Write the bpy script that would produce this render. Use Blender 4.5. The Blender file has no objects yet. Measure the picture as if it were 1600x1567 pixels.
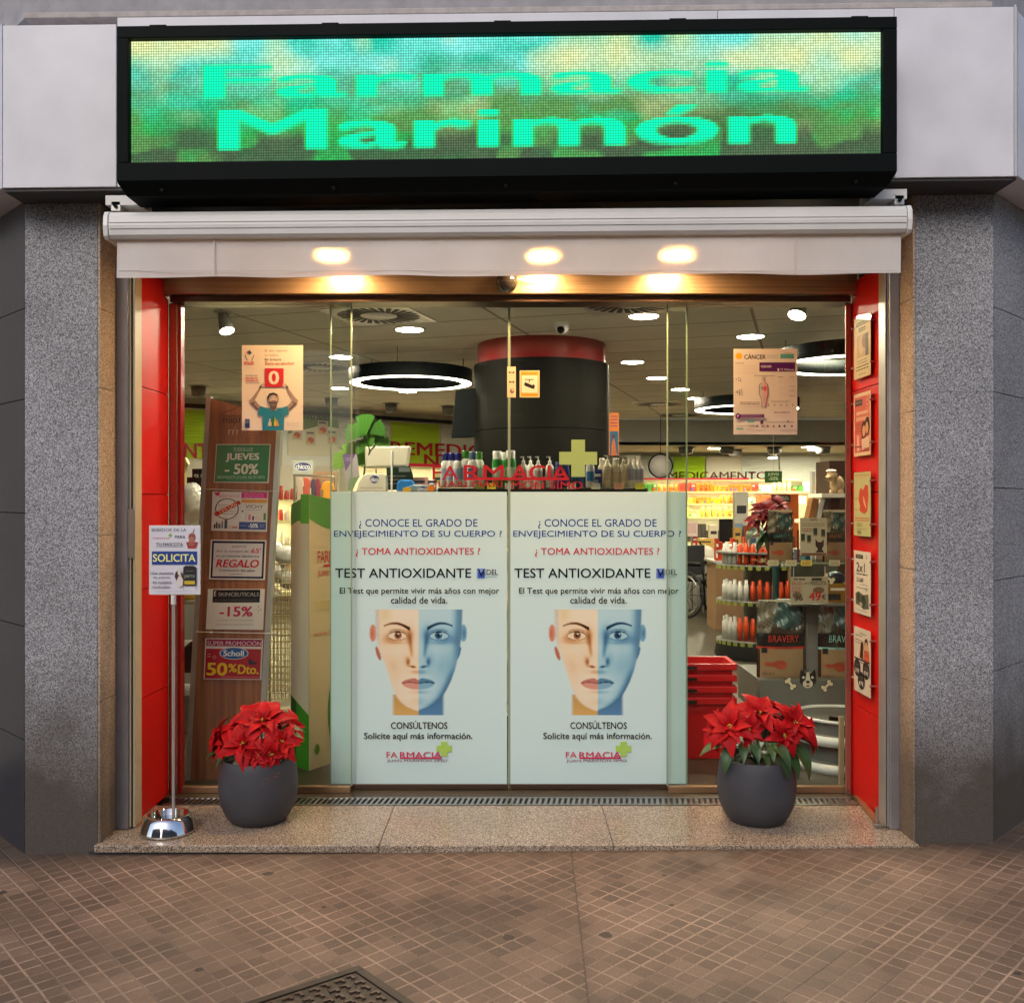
import bpy, bmesh, math, random
import numpy as np
from mathutils import Vector, Matrix
R = math.radians
PI = math.pi
random.seed(7)
sc = bpy.context.scene
COL = sc.collection
F = 1500.0; CX = 800.0; CY = 783.5; EYE = 1.5
# ------------------------------------------------------------------ camera, world, sun, exposure
cam = bpy.data.cameras.new('camera'); camo = bpy.data.objects.new('camera', cam); COL.objects.link(camo)
camo.location = (0, 0, EYE); camo.rotation_euler = (R(90), 0, 0)
cam.sensor_fit = 'HORIZONTAL'; cam.sensor_width = 36; cam.lens = 36 * F / 1600
cam.clip_start = 0.05; cam.clip_end = 500
sc.camera = camo
w = bpy.data.worlds.new('World'); sc.world = w; w.use_nodes = True
nt = w.node_tree
sky = nt.nodes.new('ShaderNodeTexSky'); sky.sky_type = 'NISHITA'; sky.sun_disc = False
SUN_EL, SUN_ROT = R(38), R(200)
sky.sun_elevation = SUN_EL; sky.sun_rotation = SUN_ROT; sky.dust_density = 2.5
bgn = nt.nodes['Background']; bgn.inputs['Strength'].default_value = 0.12
nt.links.new(sky.outputs[0], bgn.inputs[0])
sl = bpy.data.lights.new('sun', 'SUN'); sl.energy = 0.55; sl.angle = R(30); sl.color = (1, 0.95, 0.9)
so = bpy.data.objects.new('sun', sl); COL.objects.link(so)
# direction towards the sun (Nishita: rotation 0 = +Y, clockwise from above)
sd = Vector((math.sin(SUN_ROT) * math.cos(SUN_EL), math.cos(SUN_ROT) * math.cos(SUN_EL), math.sin(SUN_EL)))
so.rotation_euler = sd.to_track_quat('Z', 'Y').to_euler(); so.location = (0, -5, 20)
sc.view_settings.view_transform = 'Standard'; sc.view_settings.look = 'None'
sc.view_settings.exposure = 0.5; sc.view_settings.gamma = 1; sc.view_settings.use_curve_mapping = False
cy = sc.cycles
cy.use_denoising = True; cy.max_bounces = 9; cy.transparent_max_bounces = 24; cy.transmission_bounces = 6
cy.glossy_bounces = 4; cy.diffuse_bounces = 4; cy.sample_clamp_indirect = 6; cy.caustics_reflective = False; cy.caustics_refractive = False

# ------------------------------------------------------------------ helpers
def P(px, py, d): return Vector(((px - CX) / F * d, d, EYE + (CY - py) / F * d))
def X(px, d): return (px - CX) / F * d
def Z(py, d): return EYE + (CY - py) / F * d
def lin(c):
    return tuple(((v / 255) / 12.92 if v / 255 <= 0.04045 else ((v / 255 + 0.055) / 1.055) ** 2.4) for v in c[:3])
OFF = {}
class MB:
    def __init__(s): s.v = []; s.f = []; s.c = []; s.sm = []; s.cur = (1, 1, 1)
    def add(s, vs, fs, col=None, smooth=False):
        n = len(s.v); s.v += [tuple(v) for v in vs]
        for f in fs: s.f.append(tuple(i + n for i in f)); s.c.append(col or s.cur); s.sm.append(smooth)
        return s
    def box(s, x0, x1, y0, y1, z0, z1, col=None, M=None):
        vs = [Vector(p) for p in ((x0,y0,z0),(x1,y0,z0),(x1,y1,z0),(x0,y1,z0),(x0,y0,z1),(x1,y0,z1),(x1,y1,z1),(x0,y1,z1))]
        if M: vs = [M @ v for v in vs]
        return s.add(vs, [(0,3,2,1),(4,5,6,7),(0,1,5,4),(1,2,6,5),(2,3,7,6),(3,0,4,7)], col)
    def prism(s, pts, d0, d1, col=None):          # outline of (px,py) given at distance d0, pushed back to y=d1
        a = [P(x, y, d0) for x, y in pts]; ar = sum(a[i].x * a[(i+1) % len(a)].z - a[(i+1) % len(a)].x * a[i].z for i in range(len(a)))
        if ar < 0: a.reverse()
        n = len(a); b = [Vector((p.x, d1, p.z)) for p in a]
        fs = [tuple(range(n)), tuple(range(2*n-1, n-1, -1))] + [(i, n+i, n+(i+1) % n, (i+1) % n) for i in range(n)]
        return s.add(a + b, fs, col)
    def lathe(s, prof, c=(0,0,0), n=32, col=None, M=None, sx=1, sy=1, cap=True):
        vs = []; m = len(prof)
        for k in range(n):
            a = 2 * PI * k / n
            for r, z in prof: vs.append(Vector((r * math.cos(a) * sx, r * math.sin(a) * sy, z)))
        if M: vs = [M @ v for v in vs]
        vs = [v + Vector(c) for v in vs]; fs = []
        for k in range(n):
            k2 = (k + 1) % n
            for j in range(m - 1): fs.append((k*m+j, k2*m+j, k2*m+j+1, k*m+j+1))
        s.add(vs, fs, col, True)
        for j, rev in ((0, True), (m-1, False)):
            if cap and prof[0] != prof[-1] and prof[j][0] > 1e-5:
                ring = [vs[k*m+j] for k in range(n)]
                if rev: ring.reverse()
                s.add(ring, [tuple(range(n))], col)
        return s
    def cyl(s, a, b, r, r2=None, n=12, col=None):
        a = Vector(a); b = Vector(b); d = b - a; L = d.length
        M = d.to_track_quat('Z', 'Y').to_matrix().to_4x4()
        return s.lathe([(r, 0), (r if r2 is None else r2, L)], a, n, col, M)
    def tube(s, path, r, n=8, col=None, closed=False):
        path = [Vector(p) for p in path]; m = len(path); vs = []; up = Vector((0, 0, 1))
        for i, p in enumerate(path):
            t = (path[(i+1) % m] - path[i-1]) if closed else (path[min(i+1, m-1)] - path[max(i-1, 0)])
            t.normalize(); u = t.cross(up)
            if u.length < 0.05: u = t.cross(Vector((0, 1, 0)))
            u.normalize(); q = t.cross(u)
            for k in range(n):
                a = 2*PI*k/n; vs.append(p + (u*math.cos(a) + q*math.sin(a)) * r)
        fs = []
        for i in range(m if closed else m-1):
            i2 = (i+1) % m
            for k in range(n): fs.append((i*n+k, i*n+(k+1) % n, i2*n+(k+1) % n, i2*n+k))
        s.add(vs, fs, col, True)
        if not closed: s.add(vs[:n], [tuple(range(n))], col); s.add(vs[-n:], [tuple(range(n-1, -1, -1))], col)
        return s
    def ball(s, c, r, col=None, n=16, sz=1, sx=1, sy=1):
        k = n // 2; prof = [(r*math.sin(PI*i/k) if 0 < i < k else 0.0, -r*sz*math.cos(PI*i/k)) for i in range(k+1)]
        return s.lathe(prof, c, n, col, None, sx, sy)

def obj(name, mb, mat, parent=None, label=None, cat=None, group=None, kind=None, bevel=0, loc=None):
    if parent is not None: off = OFF[parent.name]
    elif loc is not None: off = Vector(loc)
    else:
        xs = [v[0] for v in mb.v]; ys = [v[1] for v in mb.v]; zs = [v[2] for v in mb.v]
        off = Vector(((min(xs)+max(xs))/2, (min(ys)+max(ys))/2, min(zs)))
    me = bpy.data.meshes.new(name)
    me.from_pydata([(v[0]-off.x, v[1]-off.y, v[2]-off.z) for v in mb.v], [], mb.f)
    me.polygons.foreach_set('use_smooth', mb.sm)
    if any(c != (1, 1, 1) for c in mb.c):
        at = me.color_attributes.new('Col', 'FLOAT_COLOR', 'CORNER')
        arr = np.empty((len(me.loops), 4), dtype=np.float32); arr[:, 3] = 1; i = 0
        cc = np.array([c[:3] for c in mb.c], dtype=np.float32); cnt = np.array([len(f) for f in mb.f])
        arr[:, :3] = np.repeat(cc, cnt, axis=0); at.data.foreach_set('color', arr.ravel())
    me.materials.append(mat); me.update()
    o = bpy.data.objects.new(name, me); COL.objects.link(o)
    if parent is not None: o.parent = parent
    else: o.location = off
    OFF[o.name] = off
    tag(o, label, cat, group, kind)
    if bevel:
        b = o.modifiers.new('b', 'BEVEL'); b.width = bevel; b.segments = 2; b.limit_method = 'ANGLE'; b.angle_limit = R(50)
    return o
def tag(o, label=None, cat=None, group=None, kind=None):
    if label: o['label'] = label
    if cat: o['category'] = cat
    if group: o['group'] = group
    if kind: o['kind'] = kind
    return o
def thing(name, label, cat, loc=(0,0,0), group=None, kind=None):
    o = bpy.data.objects.new(name, None); COL.objects.link(o); o.location = loc; OFF[o.name] = Vector(loc)
    o.empty_display_size = 0.1
    return tag(o, label, cat, group, kind)
def dup(root, loc, label=None, rotz=0, scale=1, color=None, group=None):
    r = root.copy(); COL.objects.link(r); r.location = loc; r.rotation_euler = (0, 0, rotz)
    r.scale = (scale,)*3 if not isinstance(scale, tuple) else scale
    if label: r['label'] = label
    if group: r['group'] = group
    if color: r.color = (*color, 1)
    def rec(a, b):
        for ch in list(a.children):
            if ch.name == b.name: continue
            c = ch.copy(); COL.objects.link(c); c.parent = b
            if color: c.color = (*color, 1)
            rec(ch, c)
    rec(root, r); OFF[r.name] = Vector(loc)
    return r

# ------------------------------------------------------------------ materials
MATS = {}
def mat(name, col=(.5,.5,.5), rough=.5, metal=0, spec=.5, coat=0, noise=0, nscale=30, bump=0, bscale=200, emit=None, es=0, trans=0, sub=None):
    if name in MATS: return MATS[name]
    m = bpy.data.materials.new(name); m.use_nodes = True; t = m.node_tree; b = t.nodes['Principled BSDF']
    b.inputs['Base Color'].default_value = (*col, 1); b.inputs['Roughness'].default_value = rough
    b.inputs['Metallic'].default_value = metal; b.inputs['Specular IOR Level'].default_value = spec
    b.inputs['Coat Weight'].default_value = coat; b.inputs['Coat Roughness'].default_value = .08
    if emit: b.inputs['Emission Color'].default_value = (*emit, 1); b.inputs['Emission Strength'].default_value = es
    if noise or bump:
        tc = t.nodes.new('ShaderNodeTexCoord'); geo = t.nodes.new('ShaderNodeNewGeometry')
    if noise:
        n = t.nodes.new('ShaderNodeTexNoise'); n.inputs['Scale'].default_value = nscale; n.inputs['Detail'].default_value = 6
        t.links.new(geo.outputs['Position'], n.inputs['Vector'])
        mp = t.nodes.new('ShaderNodeMapRange'); mp.inputs['From Min'].default_value = .3; mp.inputs['From Max'].default_value = .7
        mp.inputs['To Min'].default_value = 1 - noise; mp.inputs['To Max'].default_value = 1 + noise
        t.links.new(n.outputs['Fac'], mp.inputs['Value'])
        mx = t.nodes.new('ShaderNodeMix'); mx.data_type = 'RGBA'; mx.blend_type = 'MULTIPLY'; mx.inputs[0].default_value = 1
        mx.inputs[6].default_value = (*col, 1); t.links.new(mp.outputs[0], mx.inputs[7]); t.links.new(mx.outputs[2], b.inputs['Base Color'])
        m2 = t.nodes.new('ShaderNodeMapRange'); m2.inputs['To Min'].default_value = max(0, rough-.08); m2.inputs['To Max'].default_value = min(1, rough+.12)
        t.links.new(n.outputs['Fac'], m2.inputs['Value']); t.links.new(m2.outputs[0], b.inputs['Roughness'])
    if bump:
        n = t.nodes.new('ShaderNodeTexNoise'); n.inputs['Scale'].default_value = bscale; n.inputs['Detail'].default_value = 3
        t.links.new(geo.outputs['Position'], n.inputs['Vector'])
        bp = t.nodes.new('ShaderNodeBump'); bp.inputs['Strength'].default_value = bump; bp.inputs['Distance'].default_value = .002
        t.links.new(n.outputs['Fac'], bp.inputs['Height']); t.links.new(bp.outputs[0], b.inputs['Normal'])
    MATS[name] = m; return m
def attr_mat(name, rough=.5, emit=0, coat=0):
    m = bpy.data.materials.new(name); m.use_nodes = True; t = m.node_tree; b = t.nodes['Principled BSDF']
    a = t.nodes.new('ShaderNodeVertexColor'); a.layer_name = 'Col'
    t.links.new(a.outputs[0], b.inputs['Base Color']); b.inputs['Roughness'].default_value = rough; b.inputs['Coat Weight'].default_value = coat
    MATS[name] = m; return m
def objcol_mat(name, rough=.4, trans=0):
    m = bpy.data.materials.new(name); m.use_nodes = True; t = m.node_tree; b = t.nodes['Principled BSDF']
    a = t.nodes.new('ShaderNodeObjectInfo'); t.links.new(a.outputs['Color'], b.inputs['Base Color']); b.inputs['Roughness'].default_value = rough
    MATS[name] = m; return m
def emis(name, col, s):
    m = bpy.data.materials.new(name); m.use_nodes = True; t = m.node_tree; t.nodes.remove(t.nodes['Principled BSDF'])
    e = t.nodes.new('ShaderNodeEmission'); e.inputs[0].default_value = (*col, 1); e.inputs[1].default_value = s
    t.links.new(e.outputs[0], t.nodes['Material Output'].inputs[0]); MATS[name] = m; return m
def glass(name, tint, rough=0.0, refl=1.0):
    m = bpy.data.materials.new(name); m.use_nodes = True; t = m.node_tree; t.nodes.remove(t.nodes['Principled BSDF'])
    tr = t.nodes.new('ShaderNodeBsdfTransparent'); tr.inputs[0].default_value = (*tint, 1)
    g = t.nodes.new('ShaderNodeBsdfGlossy'); g.inputs['Roughness'].default_value = rough
    g.inputs['Color'].default_value = (refl, refl, refl, 1)
    fr = t.nodes.new('ShaderNodeFresnel'); fr.inputs[0].default_value = 1.5
    ge = t.nodes.new('ShaderNodeNewGeometry'); sb = t.nodes.new('ShaderNodeMath'); sb.operation = 'SUBTRACT'; sb.inputs[0].default_value = 1; t.links.new(ge.outputs['Backfacing'], sb.inputs[1])
    ml = t.nodes.new('ShaderNodeMath'); ml.operation = 'MULTIPLY'; t.links.new(fr.outputs[0], ml.inputs[0]); t.links.new(sb.outputs[0], ml.inputs[1]); m6 = t.nodes.new('ShaderNodeMath'); m6.operation = 'MULTIPLY'; m6.inputs[1].default_value = .5; t.links.new(ml.outputs[0], m6.inputs[0]); ml = m6
    mx = t.nodes.new('ShaderNodeMixShader'); t.links.new(ml.outputs[0], mx.inputs[0])
    t.links.new(tr.outputs[0], mx.inputs[1]); t.links.new(g.outputs[0], mx.inputs[2]); t.links.new(mx.outputs[0], t.nodes['Material Output'].inputs[0])
    MATS[name] = m; return m
def granite(name, c0, c1, c2, rough=.6, coat=0, stain=0.0, joints=()):
    """speckled stone in world space; stain: darker dirt near the ground; joints: heights of fine joints"""
    m = bpy.data.materials.new(name); m.use_nodes = True; t = m.node_tree; b = t.nodes['Principled BSDF']
    N = t.nodes.new; L = t.links.new
    geo = N('ShaderNodeNewGeometry')
    v = N('ShaderNodeTexVoronoi'); v.inputs['Scale'].default_value = 270; L(geo.outputs['Position'], v.inputs['Vector'])
    n = N('ShaderNodeTexNoise'); n.inputs['Scale'].default_value = 150; n.inputs['Detail'].default_value = 4; L(geo.outputs['Position'], n.inputs['Vector'])
    n2 = N('ShaderNodeTexNoise'); n2.inputs['Scale'].default_value = 2.2; n2.inputs['Detail'].default_value = 5; L(geo.outputs['Position'], n2.inputs['Vector'])
    sp = N('ShaderNodeSeparateColor'); L(v.outputs['Color'], sp.inputs[0])
    ad = N('ShaderNodeMath'); ad.operation = 'MULTIPLY_ADD'; ad.inputs[1].default_value = .55; L(sp.outputs[0], ad.inputs[0])
    ml = N('ShaderNodeMath'); ml.operation = 'MULTIPLY'; ml.inputs[1].default_value = .5; L(n.outputs['Fac'], ml.inputs[0]); L(ml.outputs[0], ad.inputs[2])
    cr = N('ShaderNodeValToRGB'); L(ad.outputs[0], cr.inputs[0])
    e = cr.color_ramp.elements; e[0].position = .2; e[0].color = (*c0, 1); e[1].position = .78; e[1].color = (*c2, 1)
    x = cr.color_ramp.elements.new(.48); x.color = (*c1, 1)
    mr = N('ShaderNodeMapRange'); mr.inputs['From Min'].default_value = .25; mr.inputs['From Max'].default_value = .75; mr.inputs['To Min'].default_value = .82; mr.inputs['To Max'].default_value = 1.15
    L(n2.outputs['Fac'], mr.inputs['Value'])
    mx = N('ShaderNodeMix'); mx.data_type = 'RGBA'; mx.blend_type = 'MULTIPLY'; mx.inputs[0].default_value = 1
    L(cr.outputs[0], mx.inputs[6]); L(mr.outputs[0], mx.inputs[7]); out = mx.outputs[2]
    if stain:
        s3 = N('ShaderNodeSeparateXYZ'); L(geo.outputs['Position'], s3.inputs[0])
        n3 = N('ShaderNodeTexNoise'); n3.inputs['Scale'].default_value = 5; n3.inputs['Detail'].default_value = 6; L(geo.outputs['Position'], n3.inputs['Vector'])
        a2 = N('ShaderNodeMath'); a2.operation = 'MULTIPLY_ADD'; a2.inputs[1].default_value = -.55; L(n3.outputs['Fac'], a2.inputs[0]); L(s3.outputs[2], a2.inputs[2])
        m3 = N('ShaderNodeMapRange'); m3.inputs['From Min'].default_value = -.05; m3.inputs['From Max'].default_value = .55
        m3.inputs['To Min'].default_value = stain; m3.inputs['To Max'].default_value = 0; L(a2.outputs[0], m3.inputs['Value'])
        m4 = N('ShaderNodeMix'); m4.data_type = 'RGBA'; L(m3.outputs[0], m4.inputs[0]); L(out, m4.inputs[6]); m4.inputs[7].default_value = (.062, .047, .034, 1); out = m4.outputs[2]
    L(out, b.inputs['Base Color'])
    b.inputs['Roughness'].default_value = rough; b.inputs['Coat Weight'].default_value = coat; b.inputs['Coat Roughness'].default_value = .12
    bp = N('ShaderNodeBump'); bp.inputs['Strength'].default_value = .25 if rough > .4 else .03; bp.inputs['Distance'].default_value = .002
    L(n.outputs['Fac'], bp.inputs['Height']); L(bp.outputs[0], b.inputs['Normal'])
    MATS[name] = m; return m

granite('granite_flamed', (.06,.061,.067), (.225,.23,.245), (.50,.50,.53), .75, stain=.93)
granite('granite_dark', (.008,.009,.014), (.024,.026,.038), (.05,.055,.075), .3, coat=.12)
granite('granite_warm_lit', (.14,.10,.075), (.38,.29,.21), (.62,.50,.39), .7, stain=.75)  # grey pillar granite on the reveals; warm light and weathering tinted into the colour
granite('granite_step', (.055,.036,.024), (.24,.18,.13), (.52,.44,.35), .24, coat=.25)
mat('red_panel', (.56,.006,.004), .42, coat=.0, spec=.3, noise=.10, nscale=2.2)
mat('red_dark', (.30,.008,.006), .3, coat=.3)
mat('alu_grey', (.30,.30,.32), .38, metal=.6, noise=.08, nscale=12)
mat('alu_light', (.55,.54,.52), .35, metal=.7, noise=.05, nscale=10)
mat('bronze', (.42,.27,.15), .33, metal=.75, noise=.1, nscale=8)
mat('bronze_dark', (.09,.055,.04), .3, metal=.6)
mat('cream_strip', (.48,.41,.29), .45)
mat('fascia_white', (.70,.70,.75), .42, noise=.10, nscale=3.5, bump=.08, bscale=8)
mat('fascia_edge', (.5,.5,.55), .45)
mat('stone_wall', (.34,.33,.35), .85, noise=.14, nscale=14, bump=.4, bscale=90)
mat('black_metal', (.004,.006,.006), .6, spec=.08, noise=.1, nscale=6)
mat('black_matte', (.006,.006,.006), .7)
mat('dark_under', (.05,.048,.05), .6)
mat('white_plastic', (.74,.73,.71), .42, noise=.05, nscale=5)
mat('white_gloss', (.75,.74,.72), .25)
mat('chrome', (.75,.75,.77), .08, metal=1)
mat('steel', (.45,.44,.43), .3, metal=1)
mat('pot', (.045,.047,.058), .6, noise=.12, nscale=9, bump=.15, bscale=300)
mat('soil', (.03,.02,.012), .95, bump=1, bscale=120)
mat('bract', (.36,.003,.006), .6, spec=.2, noise=.28, nscale=25)
mat('bract_dark', (.16,.002,.006), .6, spec=.2, noise=.3, nscale=25)
mat('leaf_green', (.028,.07,.018), .45, noise=.35, nscale=20)
mat('leaf_bright', (.10,.26,.03), .45, noise=.3, nscale=20)
mat('yellow_bud', (.5,.4,.05), .5)
mat('ceiling', (.62,.56,.42), .8)
mat('bulkhead', (.45,.47,.47), .8)
mat('wall_cream', (.72,.68,.56), .7)
mat('wall_taupe', (.34,.30,.24), .8)
mat('slat_white', (.78,.80,.74), .5)
mat('slat_green', (.52,.78,.03), .45)
mat('column_black', (.007,.007,.005), .6, spec=.08, noise=.1, nscale=4)
mat('column_red', (.20,.010,.008), .5, spec=.2)
mat('letter_red', (.75,.012,.06), .4)
mat('vinyl_red', (.55,.006,.02), .5)
mat('plus_green', (.30,.42,.15), .5)
mat('wood_trim', (.25,.12,.06), .4)
mat('basket_red', (.5,.012,.015), .3)
mat('grey_display', (.13,.13,.12), .5)
mat('grey_light', (.35,.34,.32), .5)
mat('shelf_white', (.75,.72,.62), .4)
mat('rubber', (.015,.015,.016), .7)
mat('orange_card', (.55,.11,.02), .5)
mat('brown_card', (.28,.16,.08), .7)
mat('cloth_dark', (.03,.03,.035), .85)
mat('cloth_yellow', (.7,.38,.02), .8)
mat('cloth_blue', (.06,.07,.2), .8)
mat('cloth_maroon', (.22,.03,.05), .8)
mat('foil_bag', (.09,.085,.07), .28, metal=.3, coat=.3)
mat('plastic_wrap', (.55,.56,.52), .18, spec=.8, bump=1, bscale=30)
mat('plush', (.42,.28,.16), .95, bump=1, bscale=120)
mat('plush_dark', (.03,.02,.015), .95)
mat('plush_white', (.7,.66,.58), .95, bump=1, bscale=120)
attr_mat('print', .45); attr_mat('print_gloss', .25, coat=.2)
attr_mat('product', .35)
objcol_mat('pack')
emis('lamp_face', (1, .84, .62), 310.0)
emis('ring_light', (1, .88, .70), 11.0)
emis('soffit_lamp', (1, .62, .28), 250.0)
emis('shelf_strip', (1, .80, .42), 36.0)
emis('spot_face', (1, .88, .7), 60.0)
glass('glass_fixed', (.92, .955, .93)); glass('glass_door', (.96, .98, .97)); glass('acrylic', (.97, .97, .95))
glass('glass_shelf', (.80, .88, .85)); glass('bubble', (.9, .9, .88), .05)

# brushed header: fine horizontal grain
def cloth_mat():
    m = bpy.data.materials.new('awning_cloth'); m.use_nodes = True; t = m.node_tree; N = t.nodes.new; L = t.links.new
    t.nodes.remove(t.nodes['Principled BSDF'])
    geo = N('ShaderNodeNewGeometry'); n = N('ShaderNodeTexNoise'); n.inputs['Scale'].default_value = 3; n.inputs['Detail'].default_value = 6; L(geo.outputs['Position'], n.inputs['Vector'])
    cr = N('ShaderNodeValToRGB'); L(n.outputs['Fac'], cr.inputs[0]); e = cr.color_ramp.elements
    e[0].position = .3; e[0].color = (.70, .66, .63, 1); e[1].position = .7; e[1].color = (.82, .79, .77, 1)
    df = N('ShaderNodeBsdfDiffuse'); tl = N('ShaderNodeBsdfTranslucent'); tr = N('ShaderNodeBsdfTransparent')
    tl.inputs[0].default_value = (.8, .7, .55, 1); tr.inputs[0].default_value = (1, .8, .5, 1); L(cr.outputs[0], df.inputs[0])
    mpw = N('ShaderNodeMapping'); mpw.inputs['Scale'].default_value = (9, 9, 3); L(geo.outputs['Position'], mpw.inputs[0]); wn_ = N('ShaderNodeTexNoise'); wn_.inputs['Scale'].default_value = 1; wn_.inputs['Detail'].default_value = 5; L(mpw.outputs[0], wn_.inputs['Vector'])
    bpw = N('ShaderNodeBump'); bpw.inputs['Strength'].default_value = .5; bpw.inputs['Distance'].default_value = .02; L(wn_.outputs['Fac'], bpw.inputs['Height']); L(bpw.outputs[0], df.inputs['Normal'])
    m1 = N('ShaderNodeMixShader'); m1.inputs[0].default_value = .16; L(df.outputs[0], m1.inputs[1]); L(tl.outputs[0], m1.inputs[2])
    m2 = N('ShaderNodeMixShader'); m2.inputs[0].default_value = .003; L(m1.outputs[0], m2.inputs[1]); L(tr.outputs[0], m2.inputs[2])
    rf = N('ShaderNodeBsdfRefraction'); rf.inputs['Roughness'].default_value = .62; rf.inputs['IOR'].default_value = 1.08; rf.inputs[0].default_value = (1, .72, .35, 1)
    m3 = N('ShaderNodeMixShader'); m3.inputs[0].default_value = .10; L(m2.outputs[0], m3.inputs[1]); L(rf.outputs[0], m3.inputs[2]); m2 = m3
    L(m2.outputs[0], t.nodes['Material Output'].inputs[0]); MATS['awning_cloth'] = m
cloth_mat()
def line_grid(name, base, line, rot, sx, sy, wl, rough=.7, offx=0, offy=0, stagger=0, coat=0, var=0.1):
    """flat panels with thin joint lines in world xy"""
    m = bpy.data.materials.new(name); m.use_nodes = True; t = m.node_tree; b = t.nodes['Principled BSDF']; N = t.nodes.new; L = t.links.new
    geo = N('ShaderNodeNewGeometry'); mp = N('ShaderNodeMapping'); mp.inputs['Rotation'].default_value = (0, 0, rot); mp.inputs['Location'].default_value = (offx, offy, 0)
    L(geo.outputs['Position'], mp.inputs[0])
    bk = N('ShaderNodeTexBrick'); L(mp.outputs[0], bk.inputs['Vector']); bk.offset = stagger
    bk.inputs['Color1'].default_value = (*base, 1); bk.inputs['Color2'].default_value = (*[c*(1-var) for c in base], 1); bk.inputs['Mortar'].default_value = (*line, 1)
    bk.inputs['Scale'].default_value = 1; bk.inputs['Mortar Size'].default_value = wl; bk.inputs['Brick Width'].default_value = sx; bk.inputs['Row Height'].default_value = sy
    bk.inputs['Mortar Smooth'].default_value = .1
    n = N('ShaderNodeTexNoise'); n.inputs['Scale'].default_value = 3; n.inputs['Detail'].default_value = 6; L(geo.outputs['Position'], n.inputs['Vector'])
    mr = N('ShaderNodeMapRange'); mr.inputs['To Min'].default_value = .85; mr.inputs['To Max'].default_value = 1.12; L(n.outputs['Fac'], mr.inputs['Value'])
    mx = N('ShaderNodeMix'); mx.data_type = 'RGBA'; mx.blend_type = 'MULTIPLY'; mx.inputs[0].default_value = 1; L(bk.outputs['Color'], mx.inputs[6]); L(mr.outputs[0], mx.inputs[7])
    L(mx.outputs[2], b.inputs['Base Color']); b.inputs['Roughness'].default_value = rough; b.inputs['Coat Weight'].default_value = coat
    MATS[name] = m; return m
line_grid('ceiling_panels', (.74,.70,.60), (.28,.25,.2), R(17), 1.72, .60, .012, .8, .35, .1)
line_grid('shop_floor', (.060,.050,.034), (.024,.020,.015), R(12), .9, .30, .004, .42, stagger=.5, coat=.05, var=.3)
def panot():
    m = bpy.data.materials.new('panot'); m.use_nodes = True; t = m.node_tree; b = t.nodes['Principled BSDF']; N = t.nodes.new; L = t.links.new
    geo = N('ShaderNodeNewGeometry')
    def M(op, a, bb=None, c=None):
        n = N('ShaderNodeMath'); n.operation = op
        for i, q in enumerate((a, bb, c)):
            if q is None: continue
            if isinstance(q, (int, float)): n.inputs[i].default_value = q
            else: L(q, n.inputs[i])
        return n.outputs[0]
    sp = N('ShaderNodeSeparateXYZ'); L(geo.outputs['Position'], sp.inputs[0])
    wn = N('ShaderNodeTexNoise'); wn.inputs['Scale'].default_value = 2.5; L(geo.outputs['Position'], wn.inputs['Vector'])
    wob = M('MULTIPLY', M('SUBTRACT', wn.outputs['Fac'], .5), .009)
    # the paving changes direction a little at the seam that runs out from the doorway
    seam = M('ADD', .26, M('MULTIPLY', M('SUBTRACT', 4.25, sp.outputs[1]), -.02))
    side = M('GREATER_THAN', sp.outputs[0], seam)
    ang = M('ADD', R(42), M('MULTIPLY', side, R(3)))
    c = M('COSINE', ang); s_ = M('SINE', ang)
    xo = M('SUBTRACT', M('SUBTRACT', sp.outputs[0], .26), M('MULTIPLY', side, .03)); yo = M('SUBTRACT', sp.outputs[1], 4.0)
    u = M('ADD', M('ADD', M('MULTIPLY', xo, c), M('MULTIPLY', yo, s_)), wob)
    v = M('ADD', M('SUBTRACT', M('MULTIPLY', yo, c), M('MULTIPLY', xo, s_)), wob)
    CELL = .063
    def dist(q, period, half):
        f = M('FRACT', M('DIVIDE', q, period)); d = M('MULTIPLY', M('MINIMUM', f, M('SUBTRACT', 1, f)), period)
        mr = N('ShaderNodeMapRange'); mr.interpolation_type = 'SMOOTHSTEP'; mr.inputs['From Min'].default_value = half*.55; mr.inputs['From Max'].default_value = half*1.35
        L(d, mr.inputs['Value']); return mr.outputs[0]
    cell = M('MULTIPLY', dist(u, CELL, .0043), dist(v, CELL, .0043))     # 0 in groove
    tile = M('MULTIPLY', dist(u, CELL*3, .0018), dist(v, CELL*3, .0018))
    sd_ = M('ABSOLUTE', M('SUBTRACT', sp.outputs[0], seam)); sm = N('ShaderNodeMapRange'); sm.inputs['From Min'].default_value = .001; sm.inputs['From Max'].default_value = .0045; L(sd_, sm.inputs['Value'])
    tile = M('MULTIPLY', tile, sm.outputs[0])
    # tile id colour
    cu = M('FLOOR', M('DIVIDE', u, CELL*3)); cv = M('FLOOR', M('DIVIDE', v, CELL*3))
    cb = N('ShaderNodeCombineXYZ'); L(cu, cb.inputs[0]); L(cv, cb.inputs[1]); L(side, cb.inputs[2])
    wnz = N('ShaderNodeTexWhiteNoise'); L(cb.outputs[0], wnz.inputs['Vector'])
    cu2 = M('FLOOR', M('DIVIDE', u, CELL)); cv2 = M('FLOOR', M('DIVIDE', v, CELL)); cb2 = N('ShaderNodeCombineXYZ'); L(cu2, cb2.inputs[0]); L(cv2, cb2.inputs[1])
    wn2 = N('ShaderNodeTexWhiteNoise'); L(cb2.outputs[0], wn2.inputs['Vector'])
    ramp = N('ShaderNodeValToRGB'); L(M('ADD', M('MULTIPLY', wnz.outputs['Value'], .65), M('MULTIPLY', wn2.outputs['Value'], .35)), ramp.inputs[0])
    e = ramp.color_ramp.elements; e[0].position = .1; e[0].color = (.105, .070, .050, 1); e[1].position = .9; e[1].color = (.190, .128, .092, 1)
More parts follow.
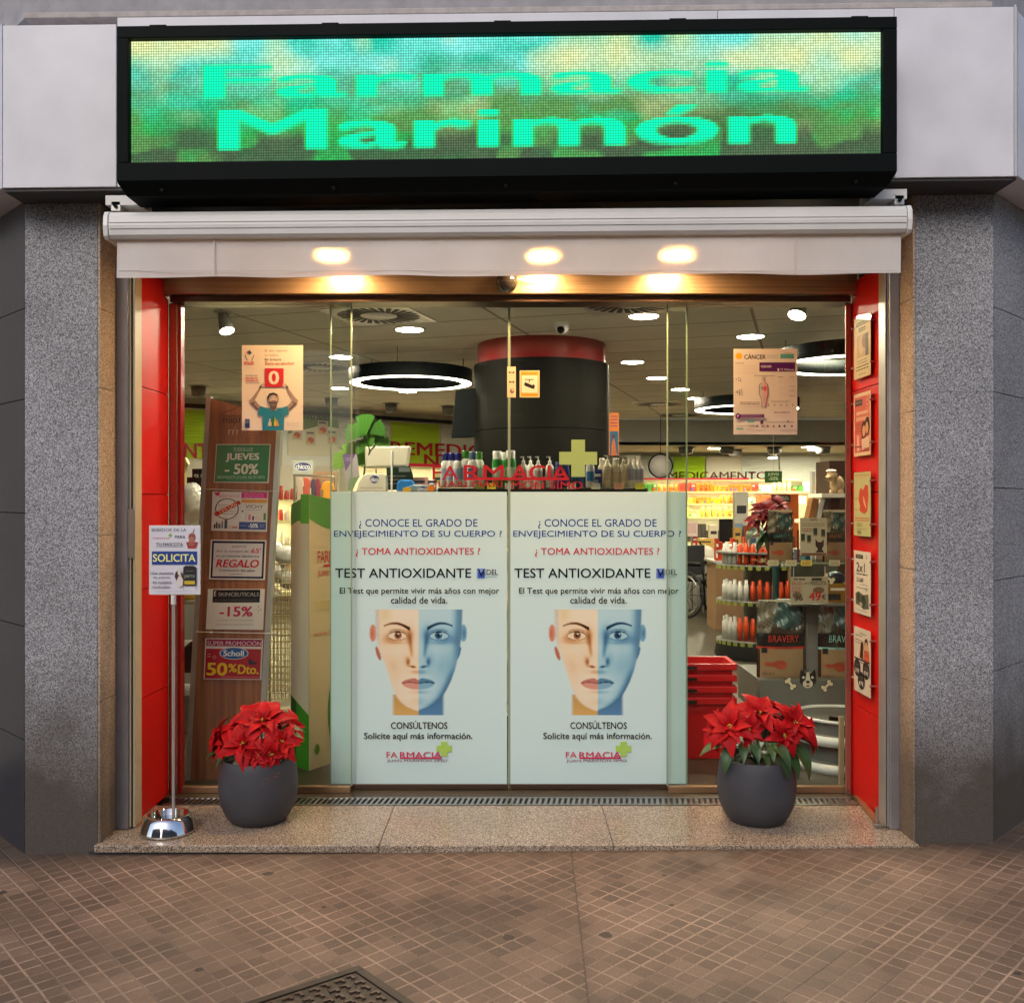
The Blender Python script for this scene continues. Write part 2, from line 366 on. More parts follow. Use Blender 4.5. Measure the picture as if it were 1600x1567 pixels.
    x = ramp.color_ramp.elements.new(.5); x.color = (.148, .098, .070, 1)
    fn = N('ShaderNodeTexNoise'); fn.inputs['Scale'].default_value = 160; fn.inputs['Detail'].default_value = 5; L(geo.outputs['Position'], fn.inputs['Vector'])
    bn = N('ShaderNodeTexNoise'); bn.inputs['Scale'].default_value = 1.6; bn.inputs['Detail'].default_value = 7; bn.inputs['Roughness'].default_value = .65; L(geo.outputs['Position'], bn.inputs['Vector'])
    def mixc(fac, a, bb, mode='MIX'):
        n = N('ShaderNodeMix'); n.data_type = 'RGBA'; n.blend_type = mode
        if isinstance(fac, (int, float)): n.inputs[0].default_value = fac
        else: L(fac, n.inputs[0])
        for i, q in ((6, a), (7, bb)):
            if isinstance(q, tuple): n.inputs[i].default_value = (*q, 1)
            else: L(q, n.inputs[i])
        return n.outputs[2]
    gn = N('ShaderNodeMapRange'); gn.inputs['From Min'].default_value = .35; gn.inputs['From Max'].default_value = .6; L(bn.outputs['Fac'], gn.inputs['Value'])
    groove = mixc(gn.outputs[0], (.19, .137, .103), (.32, .232, .172))
    col = mixc(cell, groove, ramp.outputs[0])
    col = mixc(M('MULTIPLY', M('SUBTRACT', 1, tile), .75), col, (.07, .045, .035))
    mr = N('ShaderNodeMapRange'); mr.inputs['From Min'].default_value = .3; mr.inputs['From Max'].default_value = .7; mr.inputs['To Min'].default_value = .74; mr.inputs['To Max'].default_value = 1.30; L(bn.outputs['Fac'], mr.inputs['Value'])
    col = mixc(1.0, col, mr.outputs[0], 'MULTIPLY')
    mr2 = N('ShaderNodeMapRange'); mr2.inputs['From Min'].default_value = .3; mr2.inputs['From Max'].default_value = .7; mr2.inputs['To Min'].default_value = .82; mr2.inputs['To Max'].default_value = 1.18; L(fn.outputs['Fac'], mr2.inputs['Value'])
    col = mixc(1.0, col, mr2.outputs[0], 'MULTIPLY')
    # old chewing gum and mortar smears
    vo = N('ShaderNodeTexVoronoi'); vo.voronoi_dimensions = '2D'; vo.inputs['Scale'].default_value = 3.0; L(geo.outputs['Position'], vo.inputs['Vector'])
    wv = N('ShaderNodeTexNoise'); wv.inputs['Scale'].default_value = 30; L(geo.outputs['Position'], wv.inputs['Vector'])
    sv = N('ShaderNodeSeparateColor'); L(vo.outputs['Color'], sv.inputs[0])
    rad = M('MULTIPLY', M('POWER', sv.outputs[0], 4), .085)
    gum = M('LESS_THAN', M('ADD', vo.outputs['Distance'], M('MULTIPLY', wv.outputs['Fac'], .07)), M('ADD', rad, .022))
    col = mixc(M('MULTIPLY', gum, .9), col, (.03, .022, .018))
    sn = N('ShaderNodeTexNoise'); sn.inputs['Scale'].default_value = 3.1; sn.inputs['Detail'].default_value = 9; sn.inputs['Roughness'].default_value = .7; L(geo.outputs['Position'], sn.inputs['Vector'])
    sm2 = N('ShaderNodeMapRange'); sm2.inputs['From Min'].default_value = .62; sm2.inputs['From Max'].default_value = .70; sm2.inputs['To Max'].default_value = .45; L(sn.outputs['Fac'], sm2.inputs['Value'])
    col = mixc(sm2.outputs[0], col, (.24, .18, .125))
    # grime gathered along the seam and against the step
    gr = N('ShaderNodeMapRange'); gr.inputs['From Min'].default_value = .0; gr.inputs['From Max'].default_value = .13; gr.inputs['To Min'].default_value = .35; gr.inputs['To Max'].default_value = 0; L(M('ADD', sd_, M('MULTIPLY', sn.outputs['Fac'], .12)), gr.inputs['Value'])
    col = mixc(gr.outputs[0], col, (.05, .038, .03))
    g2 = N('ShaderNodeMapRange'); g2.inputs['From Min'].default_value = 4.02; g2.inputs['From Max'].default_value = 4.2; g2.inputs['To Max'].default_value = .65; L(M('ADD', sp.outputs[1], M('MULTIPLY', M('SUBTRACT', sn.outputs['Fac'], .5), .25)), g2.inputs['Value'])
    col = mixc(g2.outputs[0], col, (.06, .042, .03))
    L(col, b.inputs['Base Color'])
    b.inputs['Roughness'].default_value = .62
    h = M('ADD', M('ADD', M('MULTIPLY', cell, .7), M('MULTIPLY', tile, .5)), M('MULTIPLY', fn.outputs['Fac'], .25))
    bp = N('ShaderNodeBump'); bp.inputs['Strength'].default_value = .7; bp.inputs['Distance'].default_value = .004; L(h, bp.inputs['Height']); L(bp.outputs[0], b.inputs['Normal'])
    MATS['panot'] = m
panot()
def wood(name, c0, c1, scale=(40, 40, 1.5), rough=.45, axis='z'):
    m = bpy.data.materials.new(name); m.use_nodes = True; t = m.node_tree; b = t.nodes['Principled BSDF']; N = t.nodes.new; L = t.links.new
    geo = N('ShaderNodeNewGeometry'); mp = N('ShaderNodeMapping'); mp.inputs['Scale'].default_value = scale; L(geo.outputs['Position'], mp.inputs[0])
    n = N('ShaderNodeTexNoise'); n.inputs['Scale'].default_value = 1; n.inputs['Detail'].default_value = 6; L(mp.outputs[0], n.inputs['Vector'])
    cr = N('ShaderNodeValToRGB'); L(n.outputs['Fac'], cr.inputs[0]); e = cr.color_ramp.elements; e[0].position = .3; e[0].color = (*c0, 1); e[1].position = .72; e[1].color = (*c1, 1)
    L(cr.outputs[0], b.inputs['Base Color']); b.inputs['Roughness'].default_value = rough; MATS[name] = m; return m
wood('wood_board', (.20,.065,.035), (.44,.18,.09), (38, 38, 1.2), .35)
wood('header_brushed', (.33,.22,.13), (.52,.36,.22), (1.2, 1.2, 120), .32)
MATS['header_brushed'].node_tree.nodes['Principled BSDF'].inputs['Metallic'].default_value = .6
G = MATS

# ------------------------------------------------------------------ text and print
_TX = {}
def text_mesh(s, bold=0.0):
    k = (s, bold)
    if k in _TX: return _TX[k]
    cu = bpy.data.curves.new('t', 'FONT'); cu.body = s; cu.size = 1; cu.resolution_u = 3; cu.offset = 0
    o = bpy.data.objects.new('t', cu); COL.objects.link(o)
    dg = bpy.context.evaluated_depsgraph_get()
    me = bpy.data.meshes.new_from_object(o.evaluated_get(dg)); bm_ = bmesh.new(); bm_.from_mesh(me); bmesh.ops.triangulate(bm_, faces=bm_.faces[:]); bm_.to_mesh(me); bm_.free()
    v = np.array([(q.co.x, q.co.y) for q in me.vertices]) if len(me.vertices) else np.zeros((1, 2)); f = [tuple(p.vertices) for p in me.polygons]
    # faces all counter-clockwise
    out = []
    for p in f:
        a = sum(v[p[i]][0]*v[p[(i+1) % len(p)]][1] - v[p[(i+1) % len(p)]][0]*v[p[i]][1] for i in range(len(p)))
        out.append(p if a > 0 else p[::-1])
    bpy.data.objects.remove(o); bpy.data.curves.remove(cu); bpy.data.meshes.remove(me)
    _TX[k] = (v, out); return _TX[k]
class Print:
    """flat artwork on a sheet; coordinates u to the right, v down"""
    def __init__(s, O, U, V, step=.00012):
        s.O = Vector(O); s.U = Vector(U); s.V = Vector(V); s.n = s.U.cross(-s.V).normalized(); s.mb = MB(); s.k = 0; s.step = step
    @staticmethod
    def at(d): return Print(P(0, 0, d), (d/F, 0, 0), (0, 0, -d/F))
    def pt(s, u, v, k=None): return s.O + s.U*u + s.V*v + s.n*(s.step*(s.k if k is None else k))
    def up(s): s.k += 1; return s
    def poly(s, pts, col, lift=True):
        if lift: s.up()
        a = sum(pts[i][0]*pts[(i+1) % len(pts)][1] - pts[(i+1) % len(pts)][0]*pts[i][1] for i in range(len(pts)))
        if a > 0: pts = pts[::-1]
        s.mb.add([s.pt(*p) for p in pts], [tuple(range(len(pts)))], lin(col)); return s
    def rect(s, x0, y0, x1, y1, col, lift=True): return s.poly([(x0, y0), (x1, y0), (x1, y1), (x0, y1)], col, lift)
    def ell(s, cx, cy, rx, ry, col, n=24, lift=True): return s.poly([(cx+rx*math.cos(2*PI*i/n), cy+ry*math.sin(2*PI*i/n)) for i in range(n)], col, lift)
    def ring(s, cx, cy, rx, ry, wd, col, n=28):
        s.up()
        for i in range(n):
            a, b = 2*PI*i/n, 2*PI*(i+1)/n
            s.poly([(cx+rx*math.cos(a), cy+ry*math.sin(a)), (cx+rx*math.cos(b), cy+ry*math.sin(b)), (cx+(rx-wd)*math.cos(b), cy+(ry-wd)*math.sin(b)), (cx+(rx-wd)*math.cos(a), cy+(ry-wd)*math.sin(a))], col, False)
        return s
    def line(s, pts, wd, col):
        s.up()
        for (x0, y0), (x1, y1) in zip(pts, pts[1:]):
            L = math.hypot(x1-x0, y1-y0) or 1; nx, ny = -(y1-y0)/L*wd/2, (x1-x0)/L*wd/2
            s.poly([(x0+nx, y0+ny), (x1+nx, y1+ny), (x1-nx, y1-ny), (x0-nx, y0-ny)], col, False)
        return s
    def text(s, t, x0, y0, x1, y1, col, bold=0, shear=0, rot=0, lift=True):
        if lift: s.up()
        if bold:
            h = abs(y1-y0)*bold*1.1
            for dx, dy in ((-h, -h*.6), (h, h*.6), (-h, h*.6), (h, -h*.6)):
                s.up(); s.text(t, x0+dx, y0+dy, x1+dx, y1+dy, col, 0, shear, rot, False)
            return s
        v, f = text_mesh(t)
        a = v.min(0); b = v.max(0); q = (v - a) / np.maximum(b - a, 1e-6)
        xs = x0 + q[:, 0]*(x1-x0) + shear*q[:, 1]; ys = y1 - q[:, 1]*(y1-y0)
        if rot:
            mx, my = (x0+x1)/2, (y0+y1)/2; c, n_ = math.cos(rot), math.sin(rot)
            xs, ys = mx + (xs-mx)*c - (ys-my)*n_, my + (xs-mx)*n_ + (ys-my)*c
        s.mb.add([s.pt(x, y) for x, y in zip(xs, ys)], f, lin(col)); return s
    def paper(s, x0, y0, x1, y1, col, thick=.0012):
        a = [s.pt(x0, y1, 0), s.pt(x1, y1, 0), s.pt(x1, y0, 0), s.pt(x0, y0, 0)]; b = [p - s.n*thick for p in a]
        s.mb.add(a + b, [(0,1,2,3), (7,6,5,4), (0,4,5,1), (1,5,6,2), (2,6,7,3), (3,7,4,0)], lin(col)); return s
    def lines(s, x0, x1, ys, col, h=1.0, jitter=0.0):      # small print too fine to read
        s.up(); rnd = random.Random(int(x0*13+len(ys)))
        for y in ys:
            x = x0; e = x1 - rnd.random()*jitter*(x1-x0)
            while x < e:
                wd = min(rnd.uniform(1.5, 6)*h, e-x); s.poly([(x, y), (x+wd, y), (x+wd, y+h), (x, y+h)], col, False); x += wd + h*.8
        return s
def frange(a, b, st):
    o = []; x = a
    while x < b: o.append(x); x += st
    return o

# ------------------------------------------------------------------ pavement, road, opposite side of the street
def ground():
    sl_ = .0101; m = MB()
    xs = [-26, -8, -4, 0, 4, 8, 26]; ys = [-5.5, 0, 4.3, 4.9, 12]
    for i in range(len(xs)-1):
        for j in range(len(ys)-1):
            if xs[i] >= -4 and xs[i+1] <= 4 and ys[j] >= 4.9: continue
            z = lambda x: -.027 + sl_ * max(-6, min(6, x))
            if ys[j] >= 4.3 and xs[i] >= -4 and xs[i+1] <= 4:
                y0, y1 = ys[j], ys[j+1]
            m.add([(xs[i], ys[j], z(xs[i])), (xs[i+1], ys[j], z(xs[i+1])), (xs[i+1], ys[j+1], z(xs[i+1])), (xs[i], ys[j+1], z(xs[i]))], [(0,1,2,3)])
    obj('pavement', m, G['panot'], kind='structure', loc=(0,0,0))
    m = MB().box(-30, 30, -5.75, -5.5, -.3, -.05); obj('kerb', m, G['stone_wall'], kind='structure', loc=(0,0,0), bevel=.01)
    m = MB().box(-60, 60, -40, -5.75, -.3, -.16); obj('road', m, mat('asphalt', (.05,.05,.052), .85, noise=.2, nscale=20, bump=.5), kind='structure', loc=(0,0,0))
ground()
def opposite_building(x0, x1, h, col, label):
    t = thing('apartment_building', label, 'building', ((x0+x1)/2, -17, -.16))
    obj('wall', MB().box(x0, x1, -26, -17, -.16, h), mat('render_'+str(int(abs(x0*10))), col, .9, noise=.1, nscale=2), t)
    n = int((x1-x0)//2.4)
    for k in range(int(h//3.1)):
        for i in range(n):
            cx = x0 + (i+.5)*(x1-x0)/n; z0 = .8 + k*3.1
            f = obj('window', MB().box(cx-.62, cx+.62, -17.0, -16.93, z0, z0+1.6), G['alu_grey'], t)
            obj('pane', MB().box(cx-.54, cx+.54, -16.95, -16.92, z0+.08, z0+1.52), mat('pane_dark', (.02,.025,.03), .05), f)
    obj('roof', MB().box(x0-.3, x1+.3, -26.2, -16.6, h, h+.35), G['stone_wall'], t)
opposite_building(-30, -8.6, 10.5, (.17,.15,.13), 'tan apartment block across the street with grey framed windows')
opposite_building(-4.3, 9.5, 10.0, (.20,.18,.16), 'pale apartment block facing the pharmacy across the street')
opposite_building(10.0, 30, 11, (.15,.12,.10), 'brown apartment block at the far end across the street')
def street_tree():
    t = thing('street_tree', 'leafy street tree across the road in front of a gap between buildings', 'tree', (-7.4, -13, -.16))
    m = MB().tube([(-7.4,-13,-.16), (-7.37,-13,1.5), (-7.45,-12.95,3.2), (-7.3,-13,4.6)], .13, 10)
    rnd = random.Random(3)
    for k in range(9):
        a = rnd.uniform(0, 6.28); L = rnd.uniform(.9, 1.8); z = rnd.uniform(2.6, 4.4)
        m.tube([(-7.4,-13,z), (-7.4+math.cos(a)*L*.5,-13+math.sin(a)*L*.5, z+.5), (-7.4+math.cos(a)*L,-13+math.sin(a)*L, z+1.2)], .035, 6)
    obj('trunk', m, G['wood_trim'], t)
    m = MB()
    for k in range(60):
        a = rnd.uniform(0, 6.28); r = rnd.uniform(.2, 1.9); cz = rnd.uniform(3.2, 6.4); c = Vector((-7.4+math.cos(a)*r, -13+math.sin(a)*r, cz))
        for j in range(28):
            p = c + Vector((rnd.gauss(0, .22), rnd.gauss(0, .22), rnd.gauss(0, .2))); d = Vector((rnd.gauss(0,1), rnd.gauss(0,1), rnd.gauss(0,1))).normalized(); e = d.orthogonal().normalized()
            m.add([p, p+d*.05+e*.03, p+d*.1, p+d*.05-e*.03], [(0,1,2,3)])
    obj('crown', m, G['leaf_green'], t)
street_tree()

# ------------------------------------------------------------------ granite doorway
YF = 4.22; YR = 4.39; YG = 4.95                  # stone front, metal post front, fixed glass
ZT = 2.87
XL0, XL1 = X(39, YF), X(152, YF); XR0, XR1 = X(1434, YF), X(1556, YF)
def pillar(side):
    if side < 0:
        t = thing('granite_pillar', 'grey speckled granite pillar beside the pet bowl stand, with dark polished flank', 'pillar', (XL0+.15, YF, -.05))
        m = MB()
        zs = [-.06, .14, .62, ZT]
        for a, b in zip(zs, zs[1:]): m.box(XL0, XL1, YF, YF+.4, a+.0003, b-.0003)
        obj('front_slab', m, G['granite_flamed'], t)
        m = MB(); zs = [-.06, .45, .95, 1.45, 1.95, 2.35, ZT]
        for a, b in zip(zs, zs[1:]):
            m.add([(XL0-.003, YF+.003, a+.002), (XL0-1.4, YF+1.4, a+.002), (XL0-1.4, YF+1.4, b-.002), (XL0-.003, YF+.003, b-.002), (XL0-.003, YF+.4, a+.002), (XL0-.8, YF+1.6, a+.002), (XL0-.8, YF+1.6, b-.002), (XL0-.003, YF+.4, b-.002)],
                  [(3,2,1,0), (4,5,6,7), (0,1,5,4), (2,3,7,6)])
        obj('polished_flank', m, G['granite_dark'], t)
        m = MB(); zs = [-.04, .62, 1.35, 2.0, 2.35, ZT]
        for a, b in zip(zs, zs[1:]): m.box(XL1+.001, XL1+.012, YF+.002, YF+.4, a+.0015, b-.0015)
        obj('reveal', m, G['granite_warm_lit'], t)
    else:
        t = thing('granite_pillar', 'grey speckled granite pillar beside the red wall of posters, with pale flank', 'pillar', (XR0+.15, YF, -.01))
        m = MB(); zs = [-.04, 1.14, 1.56, 1.985, ZT]
        for a, b in zip(zs, zs[1:]): m.box(XR0, XR1, YF+.02, YF+.42, a+.0005, b-.0005)
        obj('front_slab', m, G['granite_flamed'], t)
        m = MB(); zs = [-.04, .75, 1.15, 1.56, 1.985, 2.36, ZT]; y = YF+.023
        for a, b in zip(zs, zs[1:]):
            m.add([(XR1+.003, y, a+.002), (XR1+1.4, y+1.4, a+.002), (XR1+1.4, y+1.4, b-.002), (XR1+.003, y, b-.002), (XR1+.003, y+.4, a+.002), (XR1+.8, y+1.6, a+.002), (XR1+.8, y+1.6, b-.002), (XR1+.003, y+.4, b-.002)],
                  [(0,1,2,3), (7,6,5,4), (4,5,1,0), (6,7,3,2)])
        obj('side_facet', m, G['granite_flamed'], t)
        m = MB(); zs = [-.01, .7, 1.2, 1.9, 2.4, ZT]
        for a, b in zip(zs, zs[1:]): m.box(XR0-.012, XR0-.001, YF+.022, YF+.4, a+.0015, b-.0015)
        obj('reveal', m, G['granite_warm_lit'], t)
pillar(-1); pillar(1)
# metal posts with the shutter guide strip
def post(side):
    if side < 0: x0, x1, x2, lab = X(176, YR), X(200, YR), X(209.5, YR), 'grey metal door post beside the granite pillar and the pet bowl stand'
    else: x0, x1, x2, lab = X(1413, YR), X(1390, YR), X(1384, YR), 'grey metal door post beside the red wall of posters'
    t = thing('door_post', lab, 'post', (x0, YR, 0))
    a, b = sorted((x0, x1)); m = MB().box(a, b, YR, YR+.09, 0, 2.62); obj('profile', m, G['alu_grey'], t, bevel=.006)
    a, b = sorted((x1, x2)); s_ = .002
    w_ = (b-a)/3
    obj('guide_strip', MB().box(a+s_, a+w_, YR+.012, YR+.09, .01, 2.62), G['cream_strip'] if side < 0 else G['alu_light'], t)
    obj('guide_slot', MB().box(a+w_, a+2*w_, YR+.03, YR+.09, .01, 2.62), G['black_matte'], t)
    obj('guide_strip', MB().box(a+2*w_, b-s_*.1, YR+.012, YR+.09, .01, 2.62), G['cream_strip'] if side < 0 else G['alu_light'], t)
    if side < 0:
        obj('lock_plate', MB().box(a, b, YR+.004, YR+.012, Z(872, YR), Z(795, YR)), G['steel'], t)
post(-1); post(1)
XWL, XWR = -1.760, 1.742
def red_wall(side):
    x = XWL if side < 0 else XWR; t = thing('red_panel_wall', 'glossy red panelled side wall beside the pet bowl stand' if side < 0 else 'glossy red panelled side wall carrying five small posters', 'wall', (x, 4.7, 0), kind='thing')
    zs = [0, .56, 1.08, 1.535, 2.045, 2.62] if side < 0 else [0, .47, 1.00, 1.545, 2.06, 2.62]
    for a, b in zip(zs, zs[1:]):
        m = MB().box(*( (x-.02, x) if side < 0 else (x, x+.02)), YR+.09, YG-.03, a+.002, b-.002); obj('panel', m, G['red_panel'], t, bevel=.002)
    m = MB().box(*((x-.04, x-.021) if side < 0 else (x+.021, x+.04)), YR+.09, YG, 0, 2.62); obj('backing', m, G['black_matte'], t)
red_wall(-1); red_wall(1)

# granite step, drain, inner floor
obj('threshold_step', MB().box(X(150, YF-.01), X(592, 4.2), YF-.03, 4.74, -.032, 0).box(X(592, 4.2)+.002, X(958, 4.2), YF-.03, 4.74, -.035, 0).box(X(958, 4.2)+.002, XR0-.005, YF-.03, 4.74, -.035, 0),
    G['granite_step'], label='polished beige granite doorstep slab across the whole entrance', cat='doorstep', bevel=.003)
obj('step_base', MB().box(X(150, YF-.01)-.03, XR0, YF-.015, 5.3, -.12, -.0365), G['granite_dark'], label='dark mortar course under the beige granite doorstep', cat='step base')
def drain():
    y0, y1 = 4.745, 4.865; x0, x1 = XWL+.03, XWR-.03
    t = thing('drain_grate', 'long slotted steel drain grate let into the floor before the doors', 'drain', (0, 4.8, 0))
    obj('frame', MB().box(x0, x1, y0, y0+.014, -.03, .003).box(x0, x1, y1-.014, y1, -.03, .003), G['steel'], t)
    obj('channel', MB().box(x0, x1, y0+.015, y1-.015, -.036, -.03), G['black_matte'], t)
    m = MB(); x = x0+.01
    while x < x1-.02:
        vs = [(x, y0+.014, .0), (x+.014, y0+.014, .0), (x+.014+.012, y1-.014, .0), (x+.012, y1-.014, .0)]
        m.add(vs + [(a, b, -.02) for a, b, c in vs], [(0,1,2,3), (0,4,5,1), (1,5,6,2), (2,6,7,3), (3,7,4,0)]); x += .028
    obj('slats', m, G['steel'], t)
drain()
obj('floor', MB().box(-7, 8, 4.866, 18, -.05, 0), G['shop_floor'], kind='structure', loc=(0,0,0))
# soffit and header
obj('soffit', MB().box(XL1+.013, XR0-.013, 4.25, YG+.02, 2.70, 2.74), mat('soffit_cream', (.62,.5,.34), .5), label='cream soffit panel over the entrance between awning and header', cat='soffit')
hd = thing('door_header', 'brushed bronze header beam above the sliding glass doors', 'header', (0, 4.84, 2.545))
obj('cover', MB().box(XWL+.001, XWR-.001, 4.84, 4.93, 2.547, 2.698), G['header_brushed'], hd, bevel=.004)
obj('track', MB().box(XWL+.02, XWR-.02, 4.88, 5.03, 2.515, 2.545), G['bronze_dark'], hd, bevel=.002)
for i, px in enumerate((522, 848, 1055)):
    d = 4.66; c = (X(px, d), d, 2.70)
    t = thing('ceiling_downlight', ('warm round entrance downlight shining through the cloth above the alcohol poster', 'warm round entrance downlight shining through the cloth nearest the dome sensor', 'warm round entrance downlight shining through the cloth above the cancer poster')[i], 'downlight', c, 'warm entrance downlights')
    obj('trim_ring', MB().lathe([(.075, 2.675), (.092, 2.678), (.094, 2.70), (.075, 2.70)], (c[0], d, 0), 28, cap=False), G['alu_light'], t)
    obj('lamp_face', MB().lathe([(.001, 2.684), (.072, 2.684), (.072, 2.69), (.001, 2.69)], (c[0], d, 0), 28), G['soffit_lamp'], t)
t = thing('motion_sensor', 'dark glass dome sensor under the centre of the door header', 'sensor', (X(792, 4.79), 4.79, 2.545))
obj('dome', MB().ball((X(792, 4.79), 4.79, Z(440, 4.79)), .056, n=24), mat('dome_glass', (.03,.025,.02), .08, coat=1), t)
obj('bracket', MB().cyl((X(792, 4.79), 4.79, 2.60), (X(792, 4.79), 4.85, 2.69), .02), G['black_metal'], t)
obj('cable', MB().tube([P(800+i*6, 432+8*math.sin(PI*i/10), 4.82) for i in range(11)], .0025, 6), G['white_gloss'], label='thin white cable sagging beside the dome sensor', cat='cable')

# glazing
def edge_strip(x, y0, y1, z0, z1, p, nm='polished_edge'):
    return obj(nm, MB().box(x-.0035, x+.0035, y0, y1, z0, z1), mat('glass_edge', (.26,.34,.25), .3), p)
def fixed(side):
    if side < 0: x0, x1, lab = X(272, YG), X(548, YG), 'fixed glass panel behind the pet bowl stand, carrying the alcohol poster'
    else: x0, x1, lab = X(1044, YG), X(1331, YG), 'fixed glass panel before the pet display, carrying the cancer poster'
    t = thing('glass_panel', lab, 'glass panel', ((x0+x1)/2, YG, 0))
    zt = 2.515
    obj('pane', MB().box(x0, x1, YG, YG+.010, .035, zt), G['glass_fixed'], t)
    edge_strip(x1+.0036 if side < 0 else x0-.0036, YG-.001, YG+.011, .035, zt, t)
    obj('bottom_rail', MB().box(x0, x1, YG-.01, YG+.022, .001, .034), G['bronze'], t, bevel=.002)
    xo = x0 if side < 0 else x1; w_ = .045
    a, b = (xo-.0, xo+w_) if side < 0 else (xo-.025, xo)
    obj('jamb', MB().box(min(XWL, a) if side < 0 else a-.0, b if side < 0 else max(XWR, b), YG-.028, YG+.03, .0, zt), G['red_dark'], t, bevel=.004)
    if side < 0: obj('jamb_edge', MB().box(X(270, YG), X(281, YG), YG-.04, YG-.0285, .0, zt), mat('copper_alu', (.42,.26,.2), .25, metal=.8), t, bevel=.003)
    else: obj('jamb_edge', MB().box(X(1317, YG), X(1326, YG), YG-.04, YG-.0285, .0, zt), mat('copper_alu'), t, bevel=.003)
fixed(-1); fixed(1)
YD = 5.00
def slider(side):
    if side < 0: x0, x1, lab = X(518, YD), X(793.5, YD), 'sliding glass door leaf on the pet bowl side, with large face poster'
    else: x0, x1, lab = X(797.5, YD), X(1072, YD), 'sliding glass door leaf on the pet display side, with large face poster'
    t = thing('sliding_door', lab, 'door', ((x0+x1)/2, YD, 0), 'sliding door leaves')
    obj('pane', MB().box(x0, x1, YD, YD+.010, .03, 2.514), G['glass_door'], t)
    edge_strip(x0-.0036, YD-.001, YD+.011, .03, 2.514, t); edge_strip(x1+.0036, YD-.001, YD+.011, .03, 2.514, t)
    obj('bottom_rail', MB().box(x0, x1, YD-.012, YD+.022, .006, .032), G['bronze_dark'], t, bevel=.002)
slider(-1); slider(1)
# ------------------------------------------------------------------ fascia, LED sign, awning
def slant(m, k=.0115, x0=0):           # the signboard hangs slightly out of level
    m.v = [(a, b, c + (a-x0)*k) for a, b, c in m.v]; return m
YS = 4.04
def facade_top():
    t = thing('fascia_box', 'long white metal fascia box behind the lit sign', 'fascia', (0, YS, 2.84))
    zt, zb = Z(20, YS), Z(285, YS)
    xa, xb, xc, xd = X(4, YS), X(182, YS), X(1398, YS), X(1590, YS)
    obj('end_panel', slant(MB().box(xa, xb-.001, YS, YS+.3, zb, zt-.03)), G['fascia_white'], t, bevel=.003)
    obj('front_panel', slant(MB().box(xb+.001, X(1122, YS)-.001, YS+.004, YS+.3, zb, zt)), G['fascia_white'], t, bevel=.003)
    obj('front_panel', slant(MB().box(X(1122, YS)+.001, xc-.001, YS+.004, YS+.3, zb, zt)), G['fascia_white'], t, bevel=.003)
    obj('end_panel', slant(MB().box(xc+.001, xd, YS, YS+.3, zb, zt-.0)), G['fascia_white'], t, bevel=.003)
    # returns that follow the stone round the corners
    def ret(x, s):
        y = YS+.002; m = MB(); x += s*.003
        q = [(x, y), (x+s*1.5, y+1.5), (x+s*1.3, y+1.7), (x, y+.3)]
        if s < 0: q = q[::-1]
        n = 4; m.add([(a, b, zb+.002) for a, b in q] + [(a, b, zt-.02) for a, b in q], [(3,2,1,0), (4,5,6,7)] + [(i, (i+1) % 4, 4+(i+1) % 4, 4+i) for i in range(4)])
        obj('corner_return', slant(m), G['fascia_white'], t)
    ret(xa, -1); ret(xd, 1)
    obj('edge_trim', slant(MB().box(xd-.018, xd-.010, YS-.012, YS-.001, zb-.004, zt+.005)), G['fascia_edge'], t, bevel=.002)
    obj('underside', slant(MB().box(xa, xd, YS+.01, 4.7, zb-.012, zb-.002)), G['dark_under'], t)
    # stone building above
    t = thing('stone_wall', 'pale rendered building wall rising above the white fascia', 'wall', (0, 4.3, 3.5), kind='thing')
    m = MB(); y = 4.17
    obj('ledge', slant(MB().box(X(40, y), X(1548, y), y-.02, y+.4, Z(24, y), Z(19, y)+.012)), mat('ledge_stone', (.42,.38,.36), .8, noise=.15, nscale=30, bump=.4), t, bevel=.004)
    q = [(X(0, y)-1.5, y+1.45), (X(42, y), y), (X(1542, y), y), (X(1600, y)+1.5, y+1.45), (X(1600, y)+1.5, 8), (X(0, y)-1.5, 8)]
    z0, z1 = Z(18, y), 7.5
    m.add([(a, b, z0) for a, b in q] + [(a, b, z1) for a, b in q], [tuple(range(5, -1, -1)), tuple(range(6, 12))] + [(i, (i+1) % 6, 6+(i+1) % 6, 6+i) for i in range(6)])
    obj('upper_wall', slant(m), G['stone_wall'], t)
    # walls that close the building behind the pillars
    for s in (-1, 1):
        x = s*2.2
        obj('side_wall', MB().box(min(s*1.80, s*8), max(s*1.80, s*8), 4.98, 5.08, -.1, 3.6), G['wall_taupe'], t)
facade_top()
